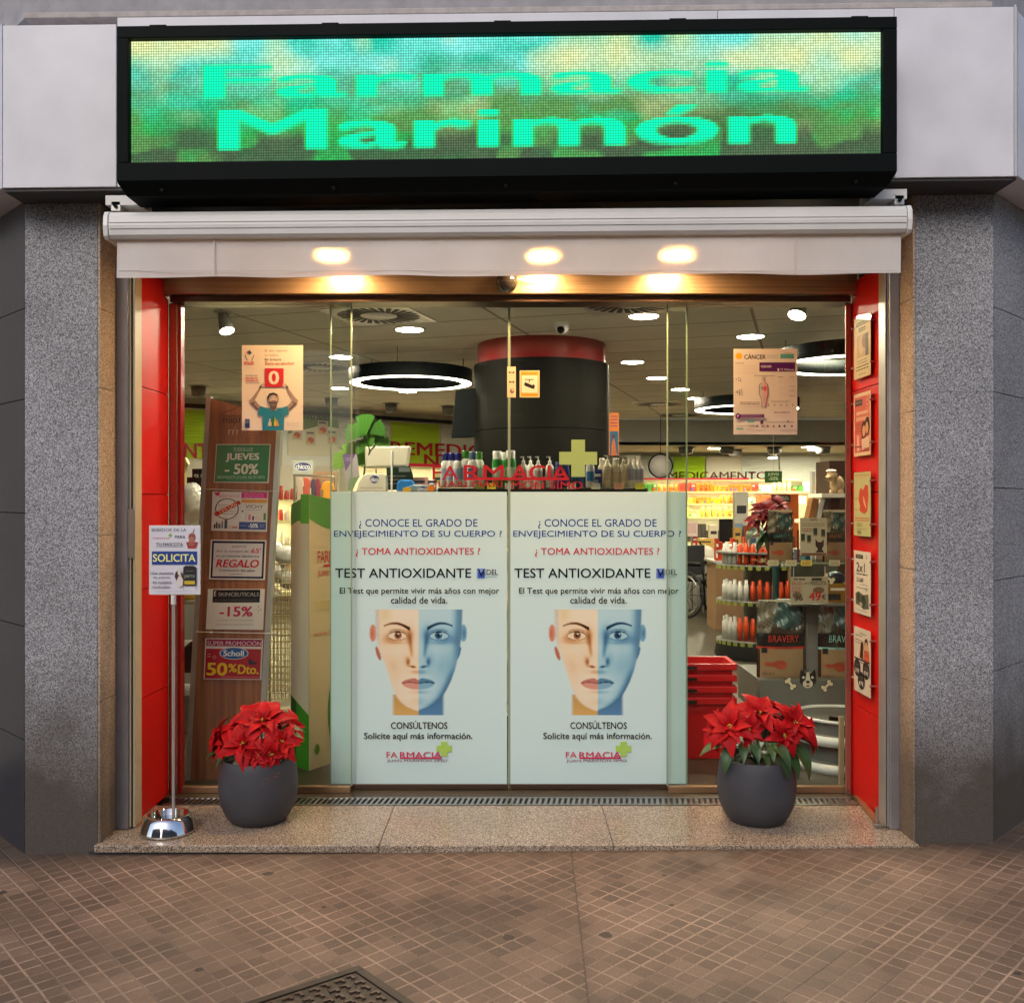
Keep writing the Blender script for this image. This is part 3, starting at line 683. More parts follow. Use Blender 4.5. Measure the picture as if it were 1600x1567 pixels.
def led():
    YL = 3.84; tl = thing('led_sign', 'black framed LED sign with glowing green pharmacy lettering', 'sign', (0, YL, 2.77))
    k = .0125
    x0, x1 = X(182, YL), X(1402, YL); zt = Z(33.5, YL); zb = Z(276, YL); sx0, sx1 = X(205, YL+.03), X(1376, YL+.03); szt = Z(58, YL+.03); szb = Z(251, YL+.03)
    m = MB()
    m.box(x0, x1, YL, YL+.045, szt, zt).box(x0, x1, YL, YL+.045, zb, szb).box(x0, sx0, YL, YL+.045, szb+.0005, szt-.0005).box(sx1, x1, YL, YL+.045, szb+.0005, szt-.0005)
    obj('frame', slant(m, k), G['black_metal'], tl, bevel=.003)
    m = MB(); m.box(x0+.004, x1-.004, YL+.046, YS-.002, zb+.0, zt-.004); obj('casing', slant(m, k), G['black_matte'], tl)
    m = MB(); a = [(x0, YL, zb-.001), (x1, YL, zb-.001), (x1-.02, YL+.05, zb-.045), (x0+.02, YL+.05, zb-.045), (x0, YS, zb-.001), (x1, YS, zb-.001), (x1-.02, YS, zb-.045), (x0+.02, YS, zb-.045)]
    m.add(a, [(0,3,2,1), (3,7,6,2), (0,4,7,3), (1,2,6,5), (4,5,6,7), (0,1,5,4)]); obj('bottom_housing', slant(m, k), G['black_metal'], tl, bevel=.004)
    for px in (245, 515, 785, 1060, 1345): obj('hinge', slant(MB().box(X(px-13, YL), X(px+13, YL), YL+.01, YL+.05, zt+.0005, zt+.008), k), G['black_metal'], tl)
    for px in (250, 520, 790, 1057, 1340): obj('latch', slant(MB().cyl((X(px, YL), YL+.016, zb-.030), (X(px, YL), YL+.03, zb-.03), .007), k), G['black_metal'], tl)
    # picture: 300 x 48 diodes
    W, H = 300, 48; S = 3
    def rast(t, bx, by, ex, ey, bold):
        v, f = text_mesh(t, bold); a = v.min(0); b = v.max(0); q = (v-a)/(b-a); xs = (bx + q[:, 0]*(ex-bx))*S; ys = (ey - q[:, 1]*(ey-by))*S
        im = np.zeros((H*S, W*S), bool)
        for p in f:
            for i in range(1, len(p)-1):
                A, B, C = p[0], p[i], p[i+1]; X3 = xs[[A, B, C]]; Y3 = ys[[A, B, C]]
                i0, i1 = max(0, int(X3.min())), min(W*S, int(X3.max())+2); j0, j1 = max(0, int(Y3.min())), min(H*S, int(Y3.max())+2)
                if i0 >= i1 or j0 >= j1: continue
                gx, gy = np.meshgrid(np.arange(i0, i1)+.5, np.arange(j0, j1)+.5)
                e = [(X3[(n+1) % 3]-X3[n])*(gy-Y3[n]) - (Y3[(n+1) % 3]-Y3[n])*(gx-X3[n]) for n in range(3)]
                im[j0:j1, i0:i1] |= ((e[0] >= 0) & (e[1] >= 0) & (e[2] >= 0)) | ((e[0] <= 0) & (e[1] <= 0) & (e[2] <= 0))
        return im.reshape(H, S, W, S).mean((1, 3))
    sxp = lambda x: (x-205)/1171*W; syp = lambda y: (y-58)/193*H
    T = rast('Farmacia', sxp(322), syp(97), sxp(1260), syp(147), .0)
    T = np.maximum(T, rast('Marimón', sxp(345), syp(166), sxp(1240), syp(227), .0))
    for _ in range(1): T = np.maximum(T, np.maximum(np.roll(T, 1, 1), np.roll(T, -1, 1)))
    T = np.maximum(T, np.roll(T, 1, 0)*.45)
    rs = np.random.RandomState(5)
    def noise(nx, ny):
        g = rs.rand(ny+1, nx+1); u = np.linspace(0, nx, W, endpoint=False); v = np.linspace(0, ny, H, endpoint=False)
        iu, iv = u.astype(int), v.astype(int); fu, fv = u-iu, v-iv; fu = fu*fu*(3-2*fu); fv = fv*fv*(3-2*fv)
        return (g[iv][:, iu]*(1-fu)+g[iv][:, iu+1]*fu)*(1-fv)[:, None] + (g[iv+1][:, iu]*(1-fu)+g[iv+1][:, iu+1]*fu)*fv[:, None]
    n1 = noise(14, 6)*.6 + noise(40, 14)*.4; n2 = noise(9, 5)*.6 + noise(30, 12)*.4; n3 = noise(26, 5)
    xx, yy = np.meshgrid(np.linspace(0, 1, W), np.linspace(0, 1, H))
    teal = np.array([.02, .48, .33]); cyan = np.array([.18, .70, .62]); cream = np.array([.60, .66, .30]); olive = np.array([.09, .26, .07]); green = np.array([.02, .40, .08]); dark = np.array([.05, .07, .045])
    def blob(cx, cy, rx, ry): return np.exp(-((xx-cx)/rx)**2 - ((yy-cy)/ry)**2)
    up = np.clip(1.25 - yy*1.9 + (n1-.5)*.8, 0, 1)[..., None]
    base = olive + (green-olive)*np.clip((n1-.35)*3, 0, 1)[..., None]
    img = base*(1-up) + (teal + (cyan-teal)*np.clip((n2-.3)*2.2, 0, 1)[..., None])*up
    cr = np.clip(blob(.02, .02, .12, .16) + blob(.60, .14, .07, .2) + .85*blob(.90, .12, .16, .28) + .5*blob(.70, .5, .1, .2) + .6*blob(.22, .2, .05, .14) + .35*blob(.42, .5, .07, .12) + .3*blob(.9, .75, .05, .2) + (n3-.72)*1.2*(1-yy*.5), 0, 1)[..., None]
    img = img*(1-cr) + cream*cr
    dk = np.clip(1.1*np.clip((yy-.70)*5, 0, 1)*np.clip((n3-.36)*5, 0, 1) + .55*blob(.08, .75, .05, .16) + .5*blob(.8, .72, .12, .25) + .35*blob(.35, .9, .3, .12), 0, .85)[..., None]
    img = img*(1-dk) + dark*dk
    img *= (.86 + .28*rs.rand(H, W))[..., None]
    Tb = T.copy(); Tb[:, 1:] = np.maximum(Tb[:, 1:], T[:, :-1]*.6); Tb[:, :-1] = np.maximum(Tb[:, :-1], T[:, 1:]*.6)
    img = img*(1-Tb[..., None]*.8) + np.array([.01, .62, .12])*(Tb[..., None]*.8)
    img = img*(1-T[..., None]) + np.array([.0, .80, .40])*T[..., None]
    vx = np.linspace(sx0, sx1, W+1); vz = np.linspace(szt, szb, H+1)
    verts = [(x, YL+.03, z + x*k) for z in vz for x in vx]
    m = MB(); m.v = verts
    for j in range(H):
        for i in range(W):
            m.f.append((j*(W+1)+i, (j+1)*(W+1)+i, (j+1)*(W+1)+i+1, j*(W+1)+i+1)); m.c.append(tuple(float(q) for q in img[j, i])); m.sm.append(False)
    mt = bpy.data.materials.new('led_screen'); mt.use_nodes = True; t = mt.node_tree; N = t.nodes.new; L = t.links.new; t.nodes.remove(t.nodes['Principled BSDF'])
    geo = N('ShaderNodeNewGeometry'); sp = N('ShaderNodeSeparateXYZ'); L(geo.outputs['Position'], sp.inputs[0])
    def M(op, a, b=None):
        n = N('ShaderNodeMath'); n.operation = op
        for i, q in enumerate((a, b)):
            if q is None: continue
            if isinstance(q, (int, float)): n.inputs[i].default_value = q
            else: L(q, n.inputs[i])
        return n.outputs[0]
    pxx = (sx1-sx0)/W; pzz = (szt-szb)/H
    fx = M('COSINE', M('MULTIPLY', M('SUBTRACT', M('FRACT', M('DIVIDE', M('SUBTRACT', sp.outputs[0], sx0), pxx)), .5), 2*PI))
    zz = M('SUBTRACT', sp.outputs[2], M('MULTIPLY', sp.outputs[0], k))
    fz = M('COSINE', M('MULTIPLY', M('SUBTRACT', M('FRACT', M('DIVIDE', M('SUBTRACT', zz, szb), pzz)), .5), 2*PI))
    fac = M('MULTIPLY', M('ADD', M('MULTIPLY', fx, .26), .78), M('ADD', M('MULTIPLY', fz, .26), .78))
    a = N('ShaderNodeVertexColor'); a.layer_name = 'Col'; e = N('ShaderNodeEmission'); L(a.outputs[0], e.inputs[0]); L(M('MULTIPLY', fac, 1.45), e.inputs[1])
    gl = N('ShaderNodeBsdfDiffuse'); gl.inputs[0].default_value = (.012, .013, .012, 1); ad = N('ShaderNodeAddShader'); L(e.outputs[0], ad.inputs[0]); L(gl.outputs[0], ad.inputs[1]); L(ad.outputs[0], t.nodes['Material Output'].inputs[0])
    obj('screen', m, mt, tl)
led()
def awning():
    YA = 3.93; t = thing('retracted_awning', 'rolled up white awning cassette with hanging cloth valance above the doors', 'awning', (0, YA, 2.43))
    x0, x1 = X(160, YA), X(1427, YA); zt, zb = Z(320, YA), Z(366, YA)
    kk = .008
    prof = [(.0, 0), (-.012, .012), (-.018, .05), (-.014, .088), (-.002, .107), (.03, .116), (.22, .116), (.22, 0)]
    def pr(xa, xb, s_=1.0, g=0.0):
        m = MB(); n = len(prof); a = [(xa, YA+.02+p[0]*s_, zb+g*-1+p[1]*s_*1.0) for p in prof]; b = [(xb, q[1], q[2]) for q in a]
        m.add(a+b, [tuple(range(n)), tuple(range(2*n-1, n-1, -1))] + [(i, n+i, n+(i+1) % n, (i+1) % n) for i in range(n)]); return m
    obj('cassette', slant(pr(x0+.022, x1-.022), kk), G['white_plastic'], t, bevel=.004)
    m = MB()
    for i, dz in enumerate((.036, .060)): m.box(x0+.024, x1-.024, YA+.001-.0005*i, YA+.0025, zb+dz, zb+dz+.003)
    obj('groove_lines', slant(m, kk), mat('groove', (.60,.585,.575), .5), t)
    obj('end_cap', slant(pr(x0, x0+.02, 1.06, .004), kk), G['white_gloss'], t, bevel=.003); obj('end_cap', slant(pr(x1-.02, x1, 1.06, .004), kk), G['white_gloss'], t, bevel=.003)
    for px in (165, 1421):
        obj('wall_bracket', slant(MB().box(X(px-8, YA), X(px+8, YA), YA+.10, YA+.2, zb+.137, zb+.18), kk), G['alu_light'], t, bevel=.003)
        obj('bracket_bolt', slant(MB().cyl((X(px, YA), YA+.09, zb+.158), (X(px, YA), YA+.10, zb+.158), .008), kk), G['black_metal'], t)
    for px0, px1 in ((168, 222), (1358, 1414)): obj('mount_plate', slant(MB().box(X(px0, 4.05), X(px1, 4.05), 4.03, 4.16, Z(318, 4.05), Z(303, 4.05)), kk), G['white_plastic'], t)
    # valance with soft folds
    xa, xb = X(177, YA), X(1414, YA); za, z0 = zb-.001, Z(427, YA); nx, nz = 150, 8; m = MB(); vs = []
    seams = [X(331, YA), X(1246, YA)]
    for j in range(nz+1):
        for i in range(nx+1):
            x = xa+(xb-xa)*i/nx; f = j/nz; y = YA+.04+.006*f*math.sin(x*5.1+1)+.003*f*math.sin(x*17)
            if f == 1: pass
            z = za+(z0-za)*f + (.003*math.sin(x*9) if j == nz else 0) + x*(kk if j < 2 else .0055)
            vs.append((x, y, z))
    m.add(vs, [(j*(nx+1)+i, (j+1)*(nx+1)+i, (j+1)*(nx+1)+i+1, j*(nx+1)+i+1) for j in range(nz) for i in range(nx)], None, True)
    v = obj('valance', m, G['awning_cloth'], t)
    m = MB().box(xa, xb, YA+.034, YA+.0345, z0+.013, z0+.0145)
    obj('hem', MB().box(xa+.01, xb-.01, YA+.0315, YA+.033, z0+.017, z0+.0185), mat('seam_tape', (.60,.56,.54), .8), t)
    for s_ in seams: obj('seam', MB().box(s_-.0022, s_+.0022, YA+.030, YA+.0325, z0+.006, za-.004), mat('seam_tape', (.60,.56,.54), .8), t)
awning()
# ------------------------------------------------------------------ shop interior: shell
ZC = 2.80
obj('ceiling', MB().box(-7, 8, 5.06, 15.2, ZC, ZC+.05), G['ceiling_panels'], kind='structure', loc=(0,0,0))
obj('ceiling_rear', MB().box(-1, 8, 15.2, 18, 2.39, 2.44), G['ceiling'], kind='structure', loc=(0,0,0))
obj('bulkhead', MB().box(-.4, 8, 15.2, 15.3, 2.392, 2.798), G['bulkhead'], label='grey bulkhead band where the shop ceiling drops at the rear', cat='bulkhead')
obj('side_wall_right', MB().box(6.9, 7.0, 5.08, 18, 0, ZC), G['wall_taupe'], label='taupe shop wall along the pet food side', cat='wall', kind='thing')
obj('side_wall_left', MB().box(-5.3, -5.2, 5.08, 12.0, 0, ZC), G['wall_cream'], label='cream shop wall behind the wooden promotion board', cat='wall', kind='thing')
obj('rear_wall', MB().box(-1, 7, 17.75, 17.85, 0, 2.39), G['wall_cream'], label='cream rear wall behind the medicine shelves', cat='wall', kind='thing')
# oblique wall with slatted panels: runs A -> B
A = Vector((-5.3, 11.1, 0)); B = Vector((-.35, 15.15, 0)); AB = (B-A); LAB = AB.length; AU = AB.normalized(); AN = Vector((AU.y, -AU.x, 0))
def on_ab(px):          # distance along the wall seen at photo column px
    t = (px-CX)/F; s = (A.x - t*A.y)/(t*AU.y - AU.x); return s
def zab(py, px): s = on_ab(px); return EYE + (CY-py)/F*(A.y+AU.y*s)
MW = Matrix(((AU.x, AN.x, 0, A.x), (AU.y, AN.y, 0, A.y), (0, 0, 1, 0), (0, 0, 0, 1)))   # local x along, local y out of the wall into the shop
t = thing('slat_wall', 'cream oblique shop wall with white and lime slatted panels', 'wall', (A.x, A.y, 0), kind='thing')
obj('wall', MB().box(-.1, LAB+.1, -.12, 0, 0, ZC, M=MW), G['wall_cream'], t)
for p0, p1, m_ in ((280, 330, 'slat_green'), (440, 528, 'slat_white'), (530, 608, 'slat_white'), (610, 686, 'slat_green'), (688, 800, 'slat_white')):
    s0, s1 = on_ab(p0), on_ab(p1); z0, z1 = zab(728 if p0 > 400 else 716, (p0+p1)/2), 2.66
    if m_ == 'slat_white' and p0 < 500: obj('panel', MB().box(s0, s1-.01, .005, .02, z0, z1, M=MW), G[m_], t); continue
    m = MB(); n = 16
    for i in range(n):
        za = z0+(z1-z0)*i/n; zb = z0+(z1-z0)*(i+1)/n
        m.add([MW @ Vector(q) for q in ((s0, .035, za), (s1-.012, .035, za), (s1-.012, .02, zb-.008), (s0, .02, zb-.008), (s0, .004, zb), (s1-.012, .004, zb))], [(0,1,2,3), (3,2,5,4)])
    obj('slat_panel', m, G[m_], t)
obj('dark_rail', MB().box(0, LAB, .002, .06, 2.68, 2.73, M=MW), G['black_matte'], t)
s0, s1 = on_ab(530), on_ab(800)
obj('red_edge', MB().box(s0, s1, .03, .16, zab(730, 620), zab(724, 620), M=MW), G['letter_red'], t)
# letters on the wall
def wall_letters(name, txt, px0, px1, y0, y1, lab, ref):
    u0, u1 = on_ab(px0), on_ab(px1); za, zb = zab(y0, ref), zab(y1, ref)
    pr = Print(MW @ Vector((0, .045, 0)), AU, (0, 0, -1), .0); pr.k = 0
    pr.text(txt, u0, -za, u1, -zb, (190, 10, 30), .012, lift=False); o = obj(name, pr.mb, G['letter_red'], label=lab, cat='lettering')
    md = o.modifiers.new('s', 'SOLIDIFY'); md.thickness = .012
wall_letters('wall_lettering', 'REMEDIOS', 608, 770, 692, 712, 'red wall lettering reading REMEDIOS on the lime slatted panel', 660)
wall_letters('wall_lettering', 'NATURALES', 661, 830, 711, 730, 'red wall lettering reading NATURALES below the word REMEDIOS', 700)
wall_letters('wall_lettering', 'NT', 287, 324, 693, 716, 'red wall letters ending in NT on the lime panel by the red jamb', 300)
# lit shelves under the slatted panels
def shelf_row(name, lab, M, s0, s1, zs, depth, strip=True):
    t = thing(name, lab, 'shelving', M @ Vector(((s0+s1)/2, depth/2, 0)))
    obj('back_panel', MB().box(s0, s1, .001, .015, zs[0]-.05, zs[-1]+.02, M=M), G['shelf_white'], t)
    for i, z in enumerate(zs):
        obj('shelf', MB().box(s0, s1, .016, depth, z-.02, z, M=M), G['shelf_white'], t)
        obj('price_rail', MB().box(s0, s1, depth+.001, depth+.008, z-.03, z+.004, M=M), mat('price_rail', (.75,.72,.35), .4), t)
        if strip and i > 0: obj('light_strip', MB().box(s0+.05, s1-.05, depth-.08, depth-.05, z-.026, z-.0205, M=M), G['shelf_strip'], t)
    for s in (s0, s1): obj('upright', MB().box(s-.012, s+.012, .002, depth-.01, 0, zs[-1], M=M), G['shelf_white'], t)
    return t
s0, s1 = on_ab(532), on_ab(815)
shelf_row('wall_shelving', 'lit white wall shelving under the words REMEDIOS NATURALES', MW, s0, s1, [.35, .75, 1.12, 1.48, zab(731, 650)], .35)
shelf_row('wall_shelving', 'lit white shelving at the baby corner behind the wooden board', MW, on_ab(300), on_ab(455), [.3, .62, .94, 1.25, 1.52], .3)

# ------------------------------------------------------------------ lamps
def downlight_at(px, py, z=ZC, dia=.205, lab='', grp='round ceiling downlights in the shop'):
    d = (z-EYE)*F/(CY-py); c = (X(px, d), d, z)
    t = thing('ceiling_downlight', lab, 'downlight', c, grp); r = dia/2
    obj('trim_ring', MB().lathe([(r, z-.010), (r+.018, z-.006), (r+.020, z-.0005), (r, z-.0005)], (c[0], d, 0), 28, cap=False), G['white_gloss'], t)
    obj('lamp_face', MB().lathe([(.0005, z-.006), (r-.001, z-.006), (r-.001, z-.001), (.0005, z-.001)], (c[0], d, 0), 28), G['lamp_face'], t)
DL = [(640, 514, 'above the hanging ring lamp, before the black column'), (533, 470, 'cut by the door header above the alcohol poster side'), (533, 557, 'upper one beside the alcohol poster'), (531, 606, 'lower one beside the alcohol poster'),
      (637, 611, 'just below the glowing ring lamp'), (1006, 493, 'large one near the ceiling vent beyond the black column'), (988, 565, 'first of the diagonal row beyond the black column'), (1026, 590, 'second of the diagonal row beyond the black column'),
      (1063, 608, 'third of the diagonal row, by the glass edge'), (1088, 622, 'last of the diagonal row, above the far ring lamp'), (1173, 525, 'right above the cancer poster'), (1300, 534, 'beside the red jamb above the big ring lamp')]
for px, py, l in DL: downlight_at(px, py, lab='round recessed ceiling downlight ' + l)
for px, py, l in ((1117, 700, 'over the word MEDICAMENTOS'), (1264, 698, 'upper one above the pet toys'), (1273, 702, 'lower one above the pet toys')): downlight_at(px, py, 2.39, .24, 'small round downlight in the lowered rear ceiling ' + l, 'downlights in the lowered rear ceiling')
def ring_lamp(px, py, z, dia, lab):
    d = (z-EYE)*F/(CY-py); x = X(px, d); r = dia/2
    t = thing('ring_lamp', lab, 'ring lamp', (x, d, z), 'black ring pendant lamps')
    o = obj('housing', MB().lathe([(r, z+.002), (r, z+.115), (r-.012, z+.118), (r-.085, z+.118), (r-.097, z+.115), (r-.097, z+.002), (r-.085, z), (r-.012, z), (r, z+.002)], (x, d, 0), 72), G['black_metal'], t)
    obj('glow_ring', MB().lathe([(r-.090, z-.004), (r-.008, z-.004), (r-.008, z+.003), (r-.090, z+.003), (r-.090, z-.004)], (x, d, 0), 72), G['ring_light'], t)
    m = MB()
    for k in range(3):
        a = 2*PI*k/3+.4; m.cyl((x+math.cos(a)*(r-.05), d+math.sin(a)*(r-.05), z+.11), (x+math.cos(a)*(r-.05), d+math.sin(a)*(r-.05), ZC), .003, n=6)
    obj('suspension_wires', m, G['black_metal'], t)
ring_lamp(642, 599, 2.55, 1.09, 'glowing ring lamp in black housing hanging beside the black column')
ring_lamp(1166, 640, 2.55, 1.17, 'distant ring lamp in black housing half hidden by the cancer poster')
ring_lamp(1335, 571, 2.55, 1.20, 'large black ring lamp cut off by the red jamb')
def spot(px, py, z, r, lab, tilt=None):
    d = (z-EYE)*F/(CY-py); x = X(px, d); t = thing('ceiling_spotlight', lab, 'spotlight', (x, d, z), 'adjustable ceiling spotlights')
    obj('mount_ring', MB().lathe([(r*.9, z-.008), (r*1.55, z-.004), (r*1.55, z-.0005), (r*.9, z-.0005)], (x, d, 0), 24, cap=False), G['grey_light'], t)
    if tilt is None:
        obj('lamp_head', MB().lathe([(r*.75, z-.12), (r, z-.1), (r*1.1, z-.009), (.01, z-.009)], (x, d, 0), 20), G['grey_display'], t)
    else:
        dr = Vector(tilt).normalized(); a = Vector((x, d, z-.05)); b = a + dr*.09
        obj('lamp_head', MB().cyl(a-dr*.05, b, r*.7, r*1.15, 24), G['grey_light'], t)
        obj('lamp_face', MB().cyl(b-dr*.004, b+dr*.002, r*1.05, r*1.05, 24), G['spot_face'], t)
for px, py, l in ((310, 603, 'above the lime panel beside the red jamb'), (518, 622, 'between the alcohol poster and the glass edge'), (611, 630, 'above the lime slatted panel'), (700, 634, 'next to the black television')): spot(px, py, ZC, .075, 'grey can spotlight ' + l)
for px, py, l in ((1022, 660, 'beyond the black column under the bulkhead'),): spot(px, 662, ZC-.05, .09, 'grey can spotlight ' + l)
for px, l in ((1072, 'nearest the glass door edge'), (1136, 'over the letters MEDI'), (1149, 'small one over the letters CAM'), (1210, 'over the green thursday card'), (1286, 'nearest the plush dog')): spot(px, 698 if px != 1149 else 702, 2.39, .11, 'grey can spotlight under the lowered rear ceiling ' + l)
spot(350, 488, ZC, .045, 'lit tilted spotlight above the alcohol poster', (.3, -.25, -.9))
spot(1250, 462, ZC, .05, 'lit tilted spotlight above the cancer poster', (-.3, -.3, -.85))
spot(1207, 703, 2.39, .07, 'tiny lit spotlight in front of the white rear panels', (0, -.1, -.95))
def vent(px, py, size, lab):
    d = (ZC-EYE)*F/(CY-py); x = X(px, d); t = thing('ceiling_vent', lab, 'air vent', (x, d, ZC), 'swirl ceiling vents')
    M = Matrix.Translation((x, d, ZC)) @ Matrix.Rotation(R(-17), 4, 'Z')
    obj('plate', MB().box(-size/2, size/2, -size/2, size/2, -.008, -.0005, M=M), G['white_gloss'], t)
    m = MB()
    for k in range(28):
        a = 2*PI*k/28; c, s_ = math.cos(a), math.sin(a); r0, r1 = size*.2, size*.46; wd = .014*size/.6
        ox, oy = -s_*.03, c*.03
        m.add([M @ Vector(q) for q in ((c*r0-s_*wd+ox, s_*r0+c*wd+oy, -.0095), (c*r0+s_*wd+ox, s_*r0-c*wd+oy, -.0095), (c*r1+s_*wd*1.3, s_*r1-c*wd*1.3, -.0095), (c*r1-s_*wd*1.3, s_*r1+c*wd*1.3, -.0095))], [(0,3,2,1)])
    obj('slots', m, G['black_matte'], t)
    obj('hub', MB().lathe([(.001, -.022), (size*.15, -.02), (size*.18, -.0085)], (0,0,0), 24, M=M), G['white_gloss'], t)
vent(592, 492, .62, 'square swirl air vent in the ceiling above the ring lamp'); vent(986, 473, .66, 'square swirl air vent in the ceiling beyond the dome camera')
vent(500, 573, .6, 'square swirl air vent beside the alcohol poster'); vent(1030, 631, .62, 'far swirl air vent behind the row of downlights'); vent(1062, 648, .62, 'farthest swirl air vent before the bulkhead')
for px, py, sx in ((1085, 548, .3), (960, 592, .25)):
    pass
t = thing('dome_camera', 'small white dome camera on the ceiling before the black column', 'camera', P(878, 505, 7.0)); c = P(878, 512, 7.0)
obj('housing', MB().ball(c, .05, n=20).cyl(c, (c.x, c.y, ZC), .055, .06, 20), G['white_gloss'], t)
obj('lens', MB().ball(c+Vector((-.008, -.028, -.018)), .030, n=16), G['black_metal'], t)
# column
cx_, cy_ = .245, 8.02
t = thing('round_column', 'big round black column with a red collar at the ceiling', 'column', (cx_, cy_, 0), kind='thing')
obj('shaft', MB().lathe([(.562, 0), (.562, 2.073)], (cx_, cy_, 0), 72).lathe([(.562, 2.078), (.562, 2.625)], (cx_, cy_, 0), 72), G['column_black'], t)
obj('collar', MB().lathe([(.532, 2.60), (.532, 2.799)], (cx_, cy_, 0), 72), G['column_red'], t)
obj('television', MB().prism([(712, 610), (745, 606), (745, 683), (705, 684)], 7.9, 7.98), G['black_metal'], label='black flat television hanging beside the black column', cat='television', bevel=.006)
pr = Print.at(8.6); pr.paper(952, 645, 967, 712, (235, 130, 40), .004); pr.rect(953, 674, 966, 712, (40, 95, 130)); pr.poly([(955,712),(956,692),(959,684),(961,690),(964,712)], (200,110,60)); pr.ell(958.5, 682, 2.2, 3, (90,45,30))
for y in (650, 655, 660, 665): pr.rect(954, y, 965, y+1.5, (150, 50, 110))
obj('sun_care_poster', pr.mb, G['print'], label='narrow orange and blue poster beside the black column', cat='poster')

# ------------------------------------------------------------------ product prototypes
def bottle_mb(kind):
    """kinds: lotion, tonic, pump, spray; height 1, real size by scale"""
    b = MB(); c = MB()
    if kind == 'lotion':
        b.lathe([(.001, 0), (.14, 0), (.155, .02), (.155, .62), (.14, .72), (.10, .78)], n=20, sy=.7); c.lathe([(.10, .78), (.105, .97), (.095, 1.0), (.001, 1.0)], n=20, sy=.7)
    elif kind == 'tonic':
        b.lathe([(.001, 0), (.135, 0), (.145, .02), (.145, .70), (.12, .78)], n=20); c.lathe([(.12, .78), (.122, .98), (.112, 1.0), (.001, 1.0)], n=20)
    elif kind == 'pump':
        b.lathe([(.001, 0), (.12, 0), (.13, .02), (.13, .62), (.11, .70), (.055, .76), (.05, .80)], n=20); c.lathe([(.05, .80), (.05, .86), (.018, .87), (.018, .95)], n=12); c.box(-.045, .02, -.02, .02, .94, 1.0); c.box(-.11, -.045, -.012, .012, .965, .995)
    elif kind == 'spray':
        b.lathe([(.001, 0), (.13, 0), (.14, .02), (.14, .55), (.06, .74), (.05, .80)], n=20); c.lathe([(.05, .80), (.05, .86)], n=12); c.box(-.03, .05, -.03, .03, .86, .96); c.box(-.12, -.03, -.02, .02, .90, .95); c.box(-.075, -.055, -.01, .01, .78, .90)
    return b, c
_bm = {}
def colmat(c, rough=.35):
    k = 'c_%d_%d_%d' % c
    if k not in MATS: mat(k, lin(c), rough)
    return MATS[k]
def bottle(kind, px, ytop, ybot, d, body, cap, lab, grp, band=None, turn=0, name='bottle'):
    h = (ybot-ytop)/F*d; loc = P(px, ybot, d); b, c = bottle_mb(kind)
    t = thing(name, lab, 'bottle', loc, grp)
    k = (kind, body, cap, band, round(h, 3))
    def place(mb): mb.v = [(v[0]*h+loc.x, v[1]*h+loc.y, v[2]*h+loc.z) for v in mb.v]; return mb
    if k in _bm:
        for src, nm in _bm[k]:
            o = bpy.data.objects.new(nm, src); COL.objects.link(o); o.parent = t
    else:
        L = [obj('bottle_body', place(b), colmat(body), t), obj('cap', place(c), colmat(cap), t)]
        if band:
            r = {'lotion': .157, 'tonic': .147, 'pump': .132, 'spray': .142}[kind]; m = MB(); n = 10; vs = []
            for i in range(n+1):
                a = PI*1.18 + PI*.64*i/n; sy = .7 if kind == 'lotion' else 1
                vs += [(r*math.cos(a), r*1.01*math.sin(a)*sy, .22), (r*math.cos(a), r*1.01*math.sin(a)*sy, .55)]
            m.add(vs, [(2*i, 2*i+2, 2*i+3, 2*i+1) for i in range(n)], None, True)
            L.append(obj('bottle_label', place(m), colmat(band), t))
        _bm[k] = [(o.data, o.name.split('.')[0]) for o in L]
    t.rotation_euler = (0, 0, turn)
    return t
def pack(name, x, y, z, wx, wy, wz, col, lab, grp, col2=None, cat='pack', rot=0):
    M = Matrix.Translation((x, y, z)) @ Matrix.Rotation(rot, 4, 'Z')
    m = MB().box(-wx/2, wx/2, 0, wy, 0, wz, lin(col), M)
    if col2:
        m.add([M @ Vector(q) for q in ((-wx*.5, -.0006, wz*.12), (wx*.1, -.0006, wz*.12), (wx*.1, -.0006, wz*.45), (-wx*.5, -.0006, wz*.45))], [(0,1,2,3)], lin(col2))
        m.add([M @ Vector(q) for q in ((-wx*.35, -.0006, wz*.62), (wx*.35, -.0006, wz*.62), (wx*.35, -.0006, wz*.76), (-wx*.35, -.0006, wz*.76))], [(0,1,2,3)], lin((60,60,70) if sum(col) > 300 else (235,230,215)))
    return obj(name, m, G['product'], label=lab, cat=cat, group=grp)

# ------------------------------------------------------------------ central gondola behind the doors
DG = 6.3; zt = Z(763, DG)
t = thing('lotion_gondola', 'dark topped gondola of lotion bottles behind the sliding doors', 'gondola', (X(850, DG), DG+.2, 0))
x0, x1 = X(684, DG-.16), X(1012, DG-.16)
obj('top_tray', MB().box(x0, x1, DG-.16, DG+.34, zt-.045, zt), G['black_matte'], t, bevel=.004)
obj('back_board', MB().box(x0+.02, x1-.02, DG+.1, DG+.14, .1, zt-.046), G['shelf_white'], t)
for z in (.15, .5, .85, 1.2): obj('shelf', MB().box(x0, x1, DG-.16, DG+.09, z-.02, z), G['shelf_white'], t)
obj('plinth', MB().box(x0, x1, DG-.14, DG+.3, 0, .12), G['grey_display'], t)
NB = 'lotion bottles on the gondola behind the doors'
for px, l in ((697, 'first from the leaflet side'), (706, 'second from the leaflet side'), (716, 'third from the leaflet side')):
    bottle('lotion', px, 708, 762, DG + .02*(716-px)/10, (205, 205, 200), (25, 30, 110), 'white lotion bottle with dark blue cap, ' + l, NB, (150, 165, 190))
